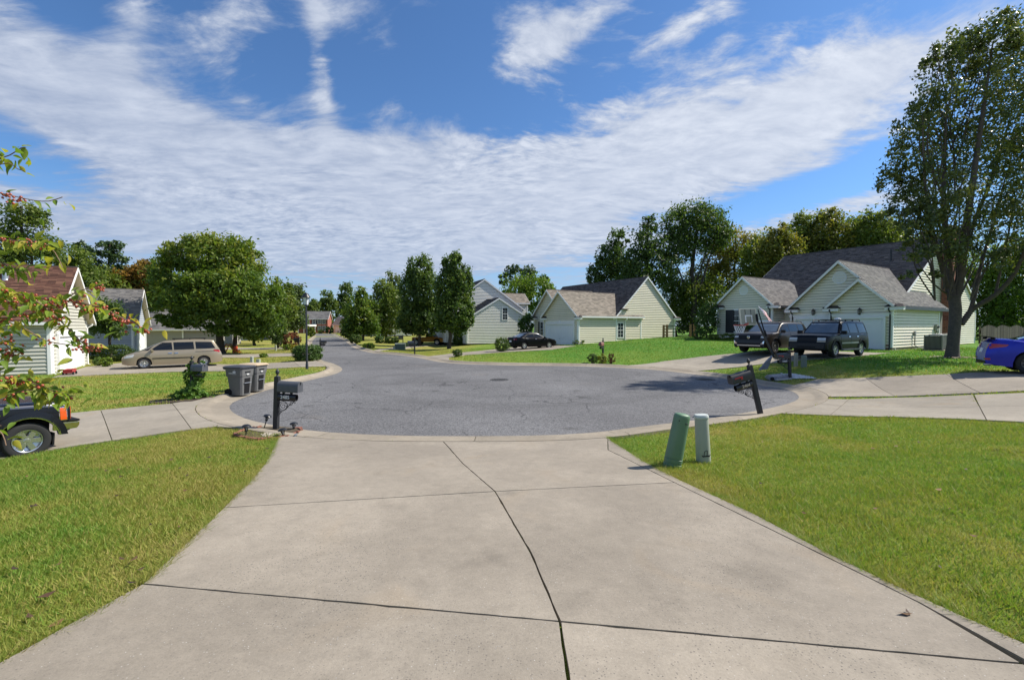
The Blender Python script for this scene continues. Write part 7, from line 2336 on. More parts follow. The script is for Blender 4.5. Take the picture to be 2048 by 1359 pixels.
def mailbox(label, loc, rz, number=None, boxmat=None, tilt=(0, 0), flag=None, dirx=1, nummat=None, scrolls=True, h=1.22, name='mailbox', numside=-1, group=None, boxlen=0.50, fold=False):
    """post with finial, domed box, paper tube and scrolled bracket; the box points along local +x*dirx"""
    boxmat = boxmat or M_MBOX
    r = thing(name, label, 'mailbox', loc, rz, group)
    r.rotation_euler = (tilt[0], tilt[1], rz)
    b = B(); b.box(-0.05, 0.05, -0.05, 0.05, -0.25, h); b.add([(-0.05, -0.05, h), (0.05, -0.05, h), (0.05, 0.05, h), (-0.05, 0.05, h), (0, 0, h + 0.035)], [(0, 1, 4), (1, 2, 4), (2, 3, 4), (3, 0, 4), (3, 2, 1, 0)])
    b.build('post', M_MPOST, r, bevel=0.006)
    b = B(); b.lathe([(0.030, h + 0.015), (0.018, h + 0.03), (0.015, h + 0.045), (0.036, h + 0.07), (0.043, h + 0.10), (0.032, h + 0.135), (0.012, h + 0.165), (0.002, h + 0.18)], 12); b.build('finial', M_MPOST, r, smooth=60)
    D = dirx
    zb_ = h - 0.31
    x0_, x1_ = 0.056 * D, (0.056 + boxlen) * D
    hw, hh_ = 0.10, 0.13
    prof_ = [(-hw, 0), (hw, 0), (hw, hh_)] + [(hw * math.cos(a), hh_ + 0.10 * math.sin(a)) for a in np.linspace(0.3, math.pi - 0.3, 7)] + [(-hw, hh_)]
    b = B(); b.loft([[(x, y, zb_ + z) for y, z in prof_] for x in (x0_, x1_)])
    bx_ = b.build('box', boxmat, r, smooth=35, bevel=0.003)
    prof2 = [(y * 1.03, z * 1.02 - 0.002) for y, z in prof_]
    b = B(); b.loft([[(x, y, zb_ + z) for y, z in prof2] for x in (x1_ - 0.035 * D, x1_ + 0.012 * D)]); b.bar((x1_ + 0.02 * D, 0, zb_ + 0.17), (x1_ + 0.02 * D, 0, zb_ + 0.22), 0.03); b.build('door', boxmat, bx_, smooth=35)
    # bracket arm and paper tube
    b = B(); b.box(min(x0_, x1_ * 0.92), max(x0_, x1_ * 0.92), -0.02, 0.02, zb_ - 0.022, zb_ - 0.002)
    for x in (x0_ + 0.10 * D, x0_ + 0.28 * D):
        b.box(x - 0.02, x + 0.02, -0.02, 0.02, zb_ - 0.05, zb_ - 0.022)
    b.build('bracket_arm', M_MPOST, r)
    rt = 0.075
    zt = zb_ - 0.05 - rt
    tpts = []
    b = B()
    for rr, flip in ((rt, 1), (rt - 0.006, -1)):
        pass
    n = 14
    xs2 = (x0_, x0_ + boxlen * 0.86 * D)
    rings = [[(x, rt * 0.86 * math.cos(2 * math.pi * k / n), zt + rt * math.sin(2 * math.pi * k / n)) for k in range(n)] for x in xs2]
    rin = [[(x, (rt - 0.007) * 0.86 * math.cos(2 * math.pi * k / n), zt + (rt - 0.007) * math.sin(2 * math.pi * k / n)) for k in range(n)] for x in (xs2[1], xs2[0])]
    b.loft(rings + rin, closed=True, cap=False)
    tube_ = b.build('paper_tube', M_MBOX, r, smooth=50)
    if scrolls:
        b = B()
        zt2 = zt - rt - 0.004
        S = [spiral((0.155 * D, zt2 - 0.115), 0.10, 0.098, 0, 6.28, 26), spiral((0.155 * D, zt2 - 0.115), 0.078, 0.02, 0.5, 9.0, 30), spiral((0.33 * D, zt2 - 0.05), 0.05, 0.015, 3.2, 10.5, 24),
             [(0.056 * D, 0, zt2 - 0.33), (0.10 * D, 0, zt2 - 0.27), (0.16 * D, 0, zt2 - 0.22), (0.24 * D, 0, zt2 - 0.15), (0.30 * D, 0, zt2 - 0.09), (0.40 * D, 0, zt2 - 0.01)],
             spiral((0.085 * D, zt2 - 0.25), 0.035, 0.01, 0, 8, 16), spiral((0.25 * D, zt2 - 0.13), 0.03, 0.01, 1, 8, 14),
             [(0.056 * D, 0, zt2 - 0.004), (0.42 * D, 0, zt2 - 0.004)], spiral((0.42 * D, zt2 - 0.03), 0.028, 0.008, 1.5, 8, 14)]
        for q in S:
            b.tube([Vector(p) for p in q], 0.0065, 6)
        b.build('scroll_bracket', M_MPOST, r, smooth=60, fix=False)
    if flag is not None:
        b = B()
        ys = flag * (hw + 0.012)
        b.box(x1_ - 0.20 * D if D > 0 else x1_ + 0.04, x1_ - 0.04 * D if D > 0 else x1_ + 0.20, ys - 0.004, ys + 0.004, zb_ + 0.115, zb_ + 0.14)
        xc = x1_ - 0.20 * D
        b.box(min(xc, xc - 0.045 * D), max(xc, xc - 0.045 * D), ys - 0.005, ys + 0.005, zb_ + 0.07, zb_ + 0.14)
        b.build('flag', M_FLAG, bx_)
    if number:
        # numerals on the side of the paper tube that faces the driveway
        sg = numside
        mm = Matrix(((-sg, 0, 0, 0), (0, 0, sg, 0), (0, 1, 0, 0), (0, 0, 0, 1)))
        xc = (xs2[0] + xs2[1]) / 2 - 0.03 * D
        text('house_number', number, 0.105, nummat or M_NUM, tube_, Matrix.Translation((xc, sg * (rt * 0.86 + 0.003), zt + 0.005)) @ mm, 0.002, True)
    return r

# camera stands on -y; boxes show the side that faces it
p = gp(552, 858)
mailbox('grey and black mailbox numbered 2485 on a post in the brick-edged bed', p, ang(0.995, -0.10), '2485', M_MGREY, (0, rad(2.5)), None, 1, None, True, 1.16, boxlen=0.47).scale = (1.06,) * 3
p = gp(1521, 828)
mailbox('leaning black mailbox numbered 2464 with a red flag, right of the driveway', p, ang(1.0, 0.16), '2464', M_MBOX, (0, rad(-15)), -1, -1, M_NUMP, True, 1.22, boxlen=0.50).scale = (1.14,) * 3
p = gp(1580, 757)
m3 = mailbox('black mailbox with a small red flag in the white gravel patch by the basketball hoop', p, ang(1.0, 0.05), '2460', M_MBOX, (0, rad(-3)), -1, -1, M_NUM, True, 1.20, boxlen=0.52)
p = gp(829.5, 709)
mailbox('black mailbox at the edge of the dry lawn in front of the pear trees', p, ang(1.0, 0.1), None, M_MGREY, (0, 0), None, -1)
p = gp(640, 706)
mailbox('black mailbox behind the right end of the clipped hedge', (p.x + 0.0, p.y, p.z), ang(1.0, -0.2), None, M_MBOX, (0, rad(2)), None, 1)
p = gp(805, 690)
mailbox('small far mailbox in the shade left of the green transformer box', at(806, 690, 58.0) * 1.0, ang(1, 0.2), None, M_MBOX, (0, 0), None, -1, scrolls=False)
p = gp(594, 697)
mailbox('small dark mailbox above the yellow shrub on the left kerb', Vector((at(598, 690, 46.0).x, 46.0, gz(at(598, 690, 46.0).x, 46.0))), ang(-1, 0.2), None, M_MBOX, (0, 0), None, 1, scrolls=False)
p = gp(1208, 724)
mailbox('mailbox with a rusty brown door standing in the little flower bed', (p.x, p.y + 0.35, p.z), ang(-0.5, -0.85), None, M('rusty_brown_metal', (0.19, 0.085, 0.065), 0.6, 0.25, 8), (0, 0), None, 1, scrolls=False, h=1.35)
# mailbox wrapped in vine
p = gp(372, 800)
mv = mailbox('mailbox and post smothered in green vine beside the left driveway', (p.x, p.y + 0.3, p.z), ang(0.95, -0.3), None, M_MGREY, (0, 0), None, 1, scrolls=False, h=1.22)
cl = [(0, 0, 0.12, 0.55, 0.45, 0.2, 900), (-0.25, -0.1, 0.1, 0.5, 0.35, 0.14, 500), (0, 0, 0.45, 0.30, 0.28, 0.35, 700), (0.03, 0, 0.80, 0.24, 0.22, 0.28, 550), (0.02, 0, 1.08, 0.16, 0.14, 0.16, 260), (0.3, -0.08, 0.82, 0.2, 0.12, 0.14, 160), (0.42, 0, 1.22, 0.1, 0.1, 0.04, 40)]
P_, O_, T_ = [], [], []
for x, y, z, rx_, ry_, rz_, n in cl:
    a, o, tn = blob_points(n, (x, y, z), (rx_, ry_, rz_), 0.12, 20, 0.5)
    k = a[:, 2] > 0.0
    P_.append(a[k]); O_.append(o[k]); T_.append(tn[k])
P_ = np.concatenate(P_); O_ = np.concatenate(O_); T_ = np.concatenate(T_)
vine = thing('vine', 'leafy green vine climbing the mailbox post beside the left driveway', 'vine', mv.location)
leaf_cloud('foliage', P_, None, L_VINE, vine, 0.085, 0.45 + T_ + rng.normal(0, 0.18, len(P_)), 0.3, 0.85, O_)
b = B()
for k in range(6):
    a = k
    b.tube([(0.12 * math.cos(a), 0.12 * math.sin(a), -0.02), (0.075 * math.cos(a + 1), 0.075 * math.sin(a + 1), 0.4), (0.07 * math.cos(a + 2.4), 0.07 * math.sin(a + 2.4), 0.8), (0.06 * math.cos(a + 3.5), 0.06 * math.sin(a + 3.5), 1.15)], 0.007, 5)
b.build('stem', M_BARKD, vine, fix=False)

# ---- beds
M_MULCH = M('dark_mulch', (0.055, 0.036, 0.026), 0.95, 0.5, 14, bump=1.0, bsc=45)
def bed(pts, mat, name='flower_bed', lift=0.03):
    o = drape(name, pw(pts), mat, None, lift, 0.06, 0.25)
    return tag(o, None, None, kind='structure')
bed([(300, 802), (345, 797), (392, 797), (420, 790), (425, 794), (385, 803), (345, 806), (300, 807)], M_MULCH)
bed([(478, 866), (520, 854), (560, 853), (602, 858), (596, 868), (560, 874), (520, 876), (485, 871)], M('bed_soil', (0.085, 0.066, 0.040), 0.95, 0.5, 10, bump=1.0, bsc=40), lift=0.012)

# bricks edging the mailbox bed, leaning every way
M_EDGE = M('edging_brick', (0.24, 0.098, 0.065), 0.9, 0.3, 14, bump=0.5, bsc=60)
edging = thing('brick_edging', 'uneven ring of red bricks edging the mailbox bed', 'edging', gp(530, 874))
bb_ = B(); bb_.box(-0.092, 0.092, -0.030, 0.030, -0.03, 0.030)
bme = bb_.build('brick', M_EDGE, edging, bevel=0.006)
first = True
ring_px = [(470, 869), (476, 872), (484, 873.5), (492, 875), (500, 877), (508, 878.5), (516, 879), (524, 878.5), (532, 877), (545, 876), (560, 874.5), (575, 872), (588, 869), (596, 864), (601, 859), (596, 855.5), (516, 855), (506, 857), (497, 859), (488, 861), (479, 864)]
for i, (px, py) in enumerate(ring_px):
    w_ = gp(px, py); n_ = gp(*ring_px[(i + 1) % len(ring_px)])
    o = bme if first else bpy.data.objects.new('brick', bme.data)
    if not first:
        COL.objects.link(o); o.parent = edging
    first = False
    o.location = w_ - edging.location + Vector((0, 0, rng.uniform(-0.012, 0.014)))
    o.rotation_euler = (rng.uniform(-0.25, 0.25), rng.uniform(-0.2, 0.2), ang(n_.x - w_.x, n_.y - w_.y) + rng.uniform(-0.3, 0.3))
# pale pebbles in the bed
V, Fc = [], []
for k in range(150):
    w_ = gp(0, 0) if False else None
    a_, r_ = rng.uniform(0, 6.28), rng.random() ** 0.5
    c = gp(548, 869) if k == 0 else c
    q = Vector((c.x + math.cos(a_) * r_ * 0.26, c.y + math.sin(a_) * r_ * 0.20, 0)); q.z = gz(q.x, q.y) + 0.018
    rr = rng.uniform(0.010, 0.024)
    o_ = len(V)
    V += [tuple(np.array(q) + v_ * rr * np.array([1, 1, 0.6])) for v_ in IV]
    Fc += [tuple(f + o_) for f in IF]
peb = npmesh('pebbles', V, Fc, M('pale_pebble', (0.50, 0.44, 0.37), 0.8, 0.35, 20), None, smooth=60)
tag(peb, None, None, kind='stuff')
stn = B(); stn.lathe([(0.001, -0.02), (0.11, -0.02), (0.12, 0.02), (0.10, 0.10), (0.05, 0.13), (0.001, 0.135)], 12, Matrix.Translation(gp(590, 873)) @ Matrix.Rotation(rad(25), 4, 'Y') @ Matrix.Scale(0.55, 4) @ Matrix.Scale(0.45, 4, (1, 0, 0)), cap=False)
so = stn.build('stone', M('blue_grey_stone', (0.12, 0.14, 0.16), 0.85, 0.3, 8, bump=0.6, bsc=20), None, smooth=60)
tag(so, 'dark blue-grey stone at the corner of the brick-edged bed', 'stone')

# ---- four solar path lights
def path_light(px, py, h, lean, label):
    r = thing('path_light', label, 'garden light', gp(px, py), rng.uniform(0, 6), 'black path lights around the brick-edged bed')
    r.rotation_euler = (lean[1], lean[0], 0)
    b = B(); b.tube([(0, 0, -0.08), (0, 0, h - 0.10)], 0.012, 8); b.build('stake', M_BLACKM, r, smooth=50)
    b = B()
    for k in range(4):
        a = math.pi / 2 * k
        b.bar((0.014 * math.cos(a), 0.014 * math.sin(a), h - 0.105), (0.050 * math.cos(a), 0.050 * math.sin(a), h - 0.012), 0.010)
    b.lathe([(0.03, h - 0.115), (0.034, h - 0.10), (0.014, h - 0.095)], 10)
    b.build('cage', M_BLACKM, r, fix=False)
    b = B(); b.lathe([(0.088, h - 0.015), (0.092, h - 0.005), (0.070, h + 0.018), (0.045, h + 0.032), (0.002, h + 0.036)], 16); b.build('cap', M_BLACKM, r, smooth=40)
    b = B(); b.lathe([(0.02, h - 0.09), (0.026, h - 0.02)], 8); b.build('lens', M('path_light_lens', (0.4, 0.4, 0.38), 0.2), r)
path_light(528, 856.5, 0.31, (rad(17), 0), 'path light leaning right, left of the mailbox post')
path_light(492, 871, 0.21, (rad(3), 0), 'path light farthest left in the brick-edged bed')
path_light(567, 873, 0.15, (rad(-8), 0), 'low sunken path light at the front of the brick-edged bed')
path_light(587.5, 858.5, 0.14, (rad(2), 0), 'low path light with a shiny top, right of the mailbox post')

# ---- pedestals
M_PGRN = M('green_pedestal_plastic', (0.115, 0.205, 0.120), 0.42, 0.08, 4, spec=0.4)
M_PWHT = M('pale_green_white_plastic', (0.33, 0.355, 0.285), 0.45, 0.12, 5)
M_STAIN = M('black_scuff', (0.02, 0.02, 0.02), 0.8, 0)
def pedestal(name, label, loc, rx_, ry_, h, mat, tilt=(0, 0), rz=0, band=True, cap_=0.0, dome=0.06, group=None, capmat=None):
    r = thing(name, label, 'utility pedestal', loc, rz, group)
    r.rotation_euler = (tilt[0], tilt[1], rz)
    def ring(s_, z, n=28, p=2.6):
        out = []
        for k in range(n):
            a = 2 * math.pi * k / n
            c_, q_ = math.cos(a), math.sin(a)
            out.append((math.copysign(abs(c_) ** (2 / p), c_) * rx_ * s_, math.copysign(abs(q_) ** (2 / p), q_) * ry_ * s_, z))
        return out
    zb_ = 0.17 * h if band else 0.0
    if band:
        b = B(); b.loft([ring(1.06, -0.12), ring(1.06, 0.045), ring(1.0, 0.05), ring(1.0, 0.075), ring(1.055, 0.08), ring(1.055, zb_ - 0.012), ring(1.0, zb_ - 0.008), ring(1.0, zb_)])
        b.build('base', mat, r, smooth=35)
    b = B()
    tp = 0.93
    b.loft([ring(1.035, zb_ + (0.004 if band else -0.12)), ring(tp, h - dome), ring(tp * 0.97, h - dome * 0.45), ring(tp * 0.86, h - dome * 0.12), ring(tp * 0.6, h), ring(0.05, h + 0.004)])
    b.build('body', mat, r, smooth=50)
    if cap_:
        b = B(); b.loft([ring(tp * 1.06, h - cap_), ring(tp * 1.09, h - cap_ * 0.9), ring(tp * 1.09, h - 0.018), ring(tp * 0.98, h + 0.008), ring(0.05, h + 0.018)]); b.build('cap', capmat or mat, r, smooth=35)
    return r
p = gp(1344, 932)
q = at(1360, 829, p.y)
pg_ = pedestal('utility_pedestal', 'leaning sage green utility pedestal on the lawn by the driveway', (p.x, p.y, p.z), 0.128, 0.100, 0.84, M_PGRN, (rad(3), rad(9.5)), rad(4))
b = B(); b.box(0.03, 0.075, -0.106, -0.09, 0.70, 0.712); b.box(-0.08, -0.07, -0.106, -0.09, 0.735, 0.75); b.build('latch', M_STAIN, pg_)
p = gp(1407, 922)
pw_ = pedestal('utility_pedestal', 'off-white utility pedestal with black scuffs near its foot', (p.x, p.y, p.z), 0.108, 0.100, 0.76, M_PWHT, (0, rad(-3.5)), 0, False, 0.05, 0.03, capmat=M('white_cap_plastic', (0.50, 0.53, 0.50), 0.4))
bv_ = bvh_of(*[type('o', (), dict(v=[tuple(x) for x in []], f=[]))()]) if False else None
b = B()
for (x0, z0, x1, z1, w) in ((-0.05, 0.11, 0.06, 0.115, 0.020), (-0.03, 0.12, -0.015, 0.19, 0.008), (0.02, 0.12, 0.03, 0.20, 0.008), (-0.015, 0.19, 0.025, 0.205, 0.007), (0.05, 0.10, 0.075, 0.14, 0.009), (-0.06, 0.13, -0.05, 0.11, 0.012)):
    b.bar((x0, -0.1035, z0), (x1, -0.1035, z1), w, 0.004, up=(0, 1, 0))
b.build('scuff_mark', M_STAIN, pw_)
p = gp(504, 733); pedestal('utility_pedestal', 'pale pedestal behind the bins, taller of the two', (p.x, p.y, p.z), 0.10, 0.09, 0.62, M_PWHT, (0, 0), 0, False, 0.05, 0.03, 'pale pedestals beside the left driveway')
p = gp(517, 733); pedestal('utility_pedestal', 'pale pedestal behind the bins, shorter of the two', (p.x, p.y, p.z), 0.13, 0.10, 0.46, M_PWHT, (0, 0), 0, False, 0.05, 0.03, 'pale pedestals beside the left driveway')
p = gp(1591.5, 732); pedestal('utility_pedestal', 'pale grey pedestal just right of the mailbox by the basketball hoop', (p.x, p.y, p.z), 0.085, 0.08, 0.62, M('grey_pedestal', (0.26, 0.25, 0.20), 0.6, 0.15), (0, 0), 0, False, 0.04, 0.03, capmat=M_PWHT)
p = gp(1607.5, 733.5); pedestal('utility_pedestal', 'squat grey-green pedestal in front of the black sport utility vehicle', (p.x, p.y, p.z), 0.12, 0.11, 0.53, M('grey_green_pedestal', (0.135, 0.165, 0.13), 0.6, 0.15), (0, 0), 0, False, 0.0, 0.05)
p = gp(551.5, 701); pedestal('utility_pedestal', 'thin white marker post by the far driveway under the holly', (p.x, p.y, p.z), 0.09, 0.09, 0.55, M_PWHT, (0, 0), 0, False, 0.04, 0.03)
p = gp(1560, 700)
tb_ = thing('transformer_box', 'green utility transformer box beside the pale driveway', 'utility box', Vector((gp(800.5, 698).x, gp(800.5, 698).y, gp(800.5, 698).z)), ang(1, 0.12))
b = B(); b.box(-0.55, 0.55, -0.40, 0.40, -0.05, 0.56); b.build('cabinet', M('green_cabinet_metal', (0.085, 0.12, 0.085), 0.5, 0.1), tb_, bevel=0.02)
b = B(); b.add([(-0.58, -0.43, 0.565), (0.58, -0.43, 0.565), (0.58, 0.43, 0.62), (-0.58, 0.43, 0.62), (-0.58, -0.43, 0.60), (0.58, -0.43, 0.60), (0.58, 0.43, 0.66), (-0.58, 0.43, 0.66)], [(3, 2, 1, 0), (4, 5, 6, 7), (0, 1, 5, 4), (1, 2, 6, 5), (2, 3, 7, 6), (3, 0, 4, 7)]); b.build('lid', M('pale_green_lid', (0.24, 0.28, 0.22), 0.5), tb_)
p = gp(788.5, 698.5); pedestal('utility_pedestal', 'little white pedestal left of the green transformer box', (p.x, p.y, p.z), 0.12, 0.1, 0.28, M_PWHT, (0, 0), 0, False, 0, 0.03)

# ---- wheeled bins
M_BIN = M('grey_bin_plastic', (0.135, 0.135, 0.133), 0.45, 0.06, 6, spec=0.4)
M_LID = M('dark_bin_lid', (0.050, 0.052, 0.058), 0.45, 0.1, 6)
M_LIDT = M('tan_bin_lid', (0.52, 0.40, 0.26), 0.5, 0.1, 6)
M_PRINT = M('white_print', (0.62, 0.62, 0.60), 0.6, 0.1)
def bin_(label, loc, rz, lid, logo=True, group='grey wheeled bins', s=1.0):
    r = thing('wheeled_bin', label, 'bin', loc, rz, group)
    r.scale = (s, s, s)
    def ring(x0, x1, y, z, c=0.05):
        return [(x0 + c, -y, z), (x1 - c, -y, z), (x1, -y + c, z), (x1, y - c, z), (x1 - c, y, z), (x0 + c, y, z), (x0, y - c, z), (x0, -y + c, z)]
    b = B(); b.loft([ring(-0.24, 0.24, 0.22, 0.02), ring(-0.25, 0.25, 0.225, 0.10), ring(-0.30, 0.30, 0.27, 0.66), ring(-0.345, 0.315, 0.285, 0.68), ring(-0.35, 0.335, 0.30, 0.92), ring(-0.37, 0.355, 0.31, 0.925), ring(-0.37, 0.355, 0.31, 0.955)])
    body = b.build('body', M_BIN, r, smooth=30, bevel=0.006)
    b = B(); b.loft([ring(-0.43, 0.385, 0.335, 0.957), ring(-0.43, 0.385, 0.335, 0.985), ring(-0.38, 0.33, 0.28, 1.02), ring(-0.2, 0.15, 0.12, 1.035)]); b.build('lid', lid, r, smooth=40)
    b = B(); b.tube([(-0.44, -0.24, 0.93), (-0.44, 0.24, 0.93)], 0.018, 8); [b.bar((-0.44, y_, 0.93), (-0.34, y_, 0.90), 0.03) for y_ in (-0.24, 0, 0.24)]; b.build('handle', M_LID, r)
    for sg in (1, -1):
        T = Matrix.Translation((-0.25, sg * 0.255, 0.125)) @ Matrix.Rotation(rad(90), 4, 'X')
        b = B(); b.lathe([(0.02, -0.03), (0.125, -0.03), (0.125, 0.03), (0.10, 0.032), (0.06, 0.02), (0.02, 0.035)], 22, T); b.build('wheel', M_PLAST, r, smooth=40)
    # grab slot, sticker and lift bar recess on the front
    b = B(); b.box(0.325, 0.350, -0.12, 0.10, 0.80, 0.83); b.build('grab_slot', M_SEAM, body)
    b = B(); b.add([(0.262, -0.10, 0.08), (0.262, 0.10, 0.08), (0.305, 0.12, 0.60), (0.305, -0.12, 0.60), (0.236, -0.10, 0.08), (0.236, 0.10, 0.08), (0.28, 0.12, 0.60), (0.28, -0.12, 0.60)], [(0, 1, 2, 3), (4, 7, 6, 5), (0, 4, 5, 1), (1, 5, 6, 2), (2, 6, 7, 3), (3, 7, 4, 0)]); b.build('lift_recess', M_PLAST, body)
    b = B(); b.tube([(0.31, -0.14, 0.44), (0.31, 0.14, 0.44)], 0.014, 8); b.build('lift_bar', M_RIM, body)
    b = B(); b.box(0.326, 0.346, -0.07, 0.03, 0.715, 0.755); b.build('sticker', M_PRINT, body)
    if logo:
        # wordmark and flame printed on the side
        m = Matrix.Translation((-0.03, -0.300, 0.79)) @ Matrix.Rotation(rad(90), 4, 'X')
        text('wordmark', 'BUSHWASTE', 0.058, M_PRINT, body, m @ Matrix.Translation((-0.02, -0.02, 0)) , 0.0015) if False else None
        b = B()
        x = -0.17
        for w_, h_ in ((0.020, 0.034), (0.016, 0.026), (0.020, 0.030), (0.016, 0.034), (0.022, 0.026), (0.018, 0.030)):
            b.box(x, x + w_, -0.3035, -0.285, 0.762, 0.762 + h_); x += w_ + 0.007
        b.box(-0.03, 0.13, -0.3035, -0.285, 0.745, 0.755)
        b.build('wordmark', M_PRINT, body)
        b = B()
        for sx, sc in ((1, 1), (-1, 0.9)):
            pts = [(0.045 + sx * 0.0, 0.775), (0.045 + sx * 0.055 * sc, 0.785), (0.045 + sx * 0.062 * sc, 0.82), (0.045 + sx * 0.040 * sc, 0.865), (0.045 + sx * 0.030 * sc, 0.835), (0.045 + sx * 0.012, 0.90 if sx > 0 else 0.87), (0.045 + sx * 0.006, 0.83)]
            b.add([(x_, -0.3035, z_) for x_, z_ in pts] + [(x_, -0.285, z_) for x_, z_ in pts], [tuple(range(7))] + [(i, (i + 1) % 7, (i + 1) % 7 + 7, i + 7) for i in range(7)])
        b.build('flame_emblem', M_PRINT, body)
    return r
p = gp(468, 794)
bin_('grey wheeled bin with a dark lid and white emblem at the kerb', (p.x + 0.05, p.y + 0.28, 0.03), ang(0.97, -0.22), M_LID)
p2 = gp(508, 785.5)
bin_('grey wheeled bin with a tan lid just behind the dark-lidded one', (p2.x - 0.15, p2.y + 0.30, 0.03), ang(0.97, -0.20), M_LIDT, False)
bin_('dark grey wheeled bin behind the air conditioner, nearer the wall', rh_pt(9.3, 0.25), RH_A - 1.5, M('light_bin_lid', (0.35, 0.33, 0.30), 0.5), False)
bin_('dark grey wheeled bin behind the air conditioner, nearer the big tree', rh_pt(9.6, -0.5), RH_A - 1.6, M('light_bin_lid', (0.35, 0.33, 0.30), 0.5), False)

# ---- street lamp
p = gp(614, 737.5)
lp = thing('street_lamp', 'black street lamp with a lantern head on the left lawn', 'street lamp', p)
hl = (737.5 - 588) / F * p.y
b = B(); b.lathe([(0.075, -0.2), (0.075, 0.25), (0.058, 0.30), (0.055, 0.34), (0.045, hl * 0.6), (0.040, hl - 0.66), (0.075, hl - 0.65), (0.075, hl - 0.61), (0.04, hl - 0.59)], 14); b.build('pole', M('blue_black_pole', (0.030, 0.033, 0.042), 0.4, 0.15, 4), lp, smooth=35)
b = B(); b.lathe([(0.11, hl - 0.60), (0.17, hl - 0.18)], 4, a0=0.6); b.build('lantern_glass', M('frosted_lamp_glass', (0.55, 0.60, 0.64), 0.25, 0.05), lp)
b = B()
for k in range(4):
    a = 0.6 + math.pi / 2 * k
    b.bar((0.115 * math.cos(a), 0.115 * math.sin(a), hl - 0.60), (0.175 * math.cos(a), 0.175 * math.sin(a), hl - 0.18), 0.018)
b.lathe([(0.13, hl - 0.62), (0.12, hl - 0.58)], 4, a0=0.6)
b.build('lantern_frame', M_BLACKM, lp)
b = B(); b.lathe([(0.24, hl - 0.185), (0.235, hl - 0.16), (0.16, hl - 0.06), (0.14, hl - 0.03), (0.13, hl + 0.03), (0.05, hl + 0.05), (0.03, hl + 0.10), (0.002, hl + 0.12)], 12); b.build('lantern_cap', M_BLACKM, lp, smooth=35)

# ---- basketball hoop tipped back at the kerb
Yh = 20.0
hb = Vector((at(1548, 713, Yh).x, Yh, 0)); hb.z = gz(hb.x, hb.y)
hoop = thing('basketball_hoop', 'portable basketball hoop leaning over its fallen grey base', 'basketball hoop', hb)
def hp(px, py, dy=0.0):
    return at(px, py, Yh + dy) - hb
b = B(); b.bar(hp(1549, 716), hp(1515, 643), 0.07); b.build('pole', M('dark_grey_hoop_pole', (0.035, 0.036, 0.04), 0.45), hoop, bevel=0.01)
b = B(); b.bar(hp(1515, 643), hp(1513, 628, 0.1), 0.07); b.bar(hp(1531, 670, .12), hp(1516, 619, 0.12), 0.032); b.bar(hp(1531, 672, -.12), hp(1518, 626, -0.12), 0.032); b.bar(hp(1529, 660), hp(1533, 672), 0.05); b.build('brace', M_PLAST, hoop)
# backboard: clear panel with white frame, facing left and towards the camera
bl, br_, tr_, tl = hp(1481, 650, -0.25), hp(1513.5, 649.5, 0.25), hp(1511, 616.5, 0.25), hp(1477.5, 617, -0.25)
nrm = (br_ - bl).cross(tl - bl).normalized()
def bpt(u_, w_, o=0.0):
    return (bl * (1 - u_) + br_ * u_) * (1 - w_) + (tl * (1 - u_) + tr_ * u_) * w_ + nrm * o
b = B()
q = [bpt(0, 0), bpt(1, 0), bpt(1, 1), bpt(0, 1)]
b.add([x + nrm * 0.012 for x in q] + [x - nrm * 0.012 for x in q], [(0, 1, 2, 3), (7, 6, 5, 4), (0, 4, 5, 1), (1, 5, 6, 2), (2, 6, 7, 3), (3, 7, 4, 0)])
bd = b.build('backboard', M('cloudy_clear_panel', (0.27, 0.265, 0.20), 0.3, 0.12, 6), hoop)
def strip(b, u0, w0, u1, w1):
    q = [bpt(u0, w0), bpt(u1, w0), bpt(u1, w1), bpt(u0, w1)]
    b.add([x + nrm * 0.020 for x in q] + [x - nrm * 0.020 for x in q], [(0, 1, 2, 3), (7, 6, 5, 4), (0, 4, 5, 1), (1, 5, 6, 2), (2, 6, 7, 3), (3, 7, 4, 0)])
b = B()
for s_ in ((0, 0, 1, .05), (0, .95, 1, 1), (0, .05, .05, .95), (.95, .05, 1, .95)):
    strip(b, *s_)
b.build('board_frame', M('cream_board_frame', (0.74, 0.69, 0.54), 0.5), bd)
b = B()
for s_ in ((.30, .16, .36, .60), (.68, .16, .74, .60), (.36, .53, .68, .60)):
    strip(b, *s_)
b.build('target_square', M_WHITE, bd)
b = B()
for s_ in ((.32, .62, .345, .94), (.66, .62, .685, .94)):
    strip(b, *s_)
b.bar(bpt(.5, .5, -0.04), bpt(.55, .05, -0.04), 0.08)
b.build('board_bracket', M_PLAST, bd)
rc_ = hp(1479.5, 650, -0.35)
rx_ = 0.235
b = B()
ringp = [rc_ + Vector((math.cos(a) * rx_, math.sin(a) * rx_, 0)) for a in np.linspace(0, 2 * math.pi, 29)]
b.tube(ringp, 0.022, 6); b.bar(rc_ + Vector((rx_, 0.02, 0)), bpt(.45, .1), 0.09, 0.05); b.build('rim', M('orange_red_rim', (0.52, 0.055, 0.030), 0.4), hoop, fix=False)
b = B()
for k in range(12):
    for dr in (1, -1):
        prev = None
        for j in range(5):
            a = 2 * math.pi * (k + dr * j * 0.5) / 12
            rr = rx_ * (1 - 0.11 * j)
            c = rc_ + Vector((math.cos(a) * rr, math.sin(a) * rr, -0.085 * j))
            if prev is not None:
                b.bar(prev, c, 0.011)
            prev = c
b.build('net', M_WHITE, hoop)
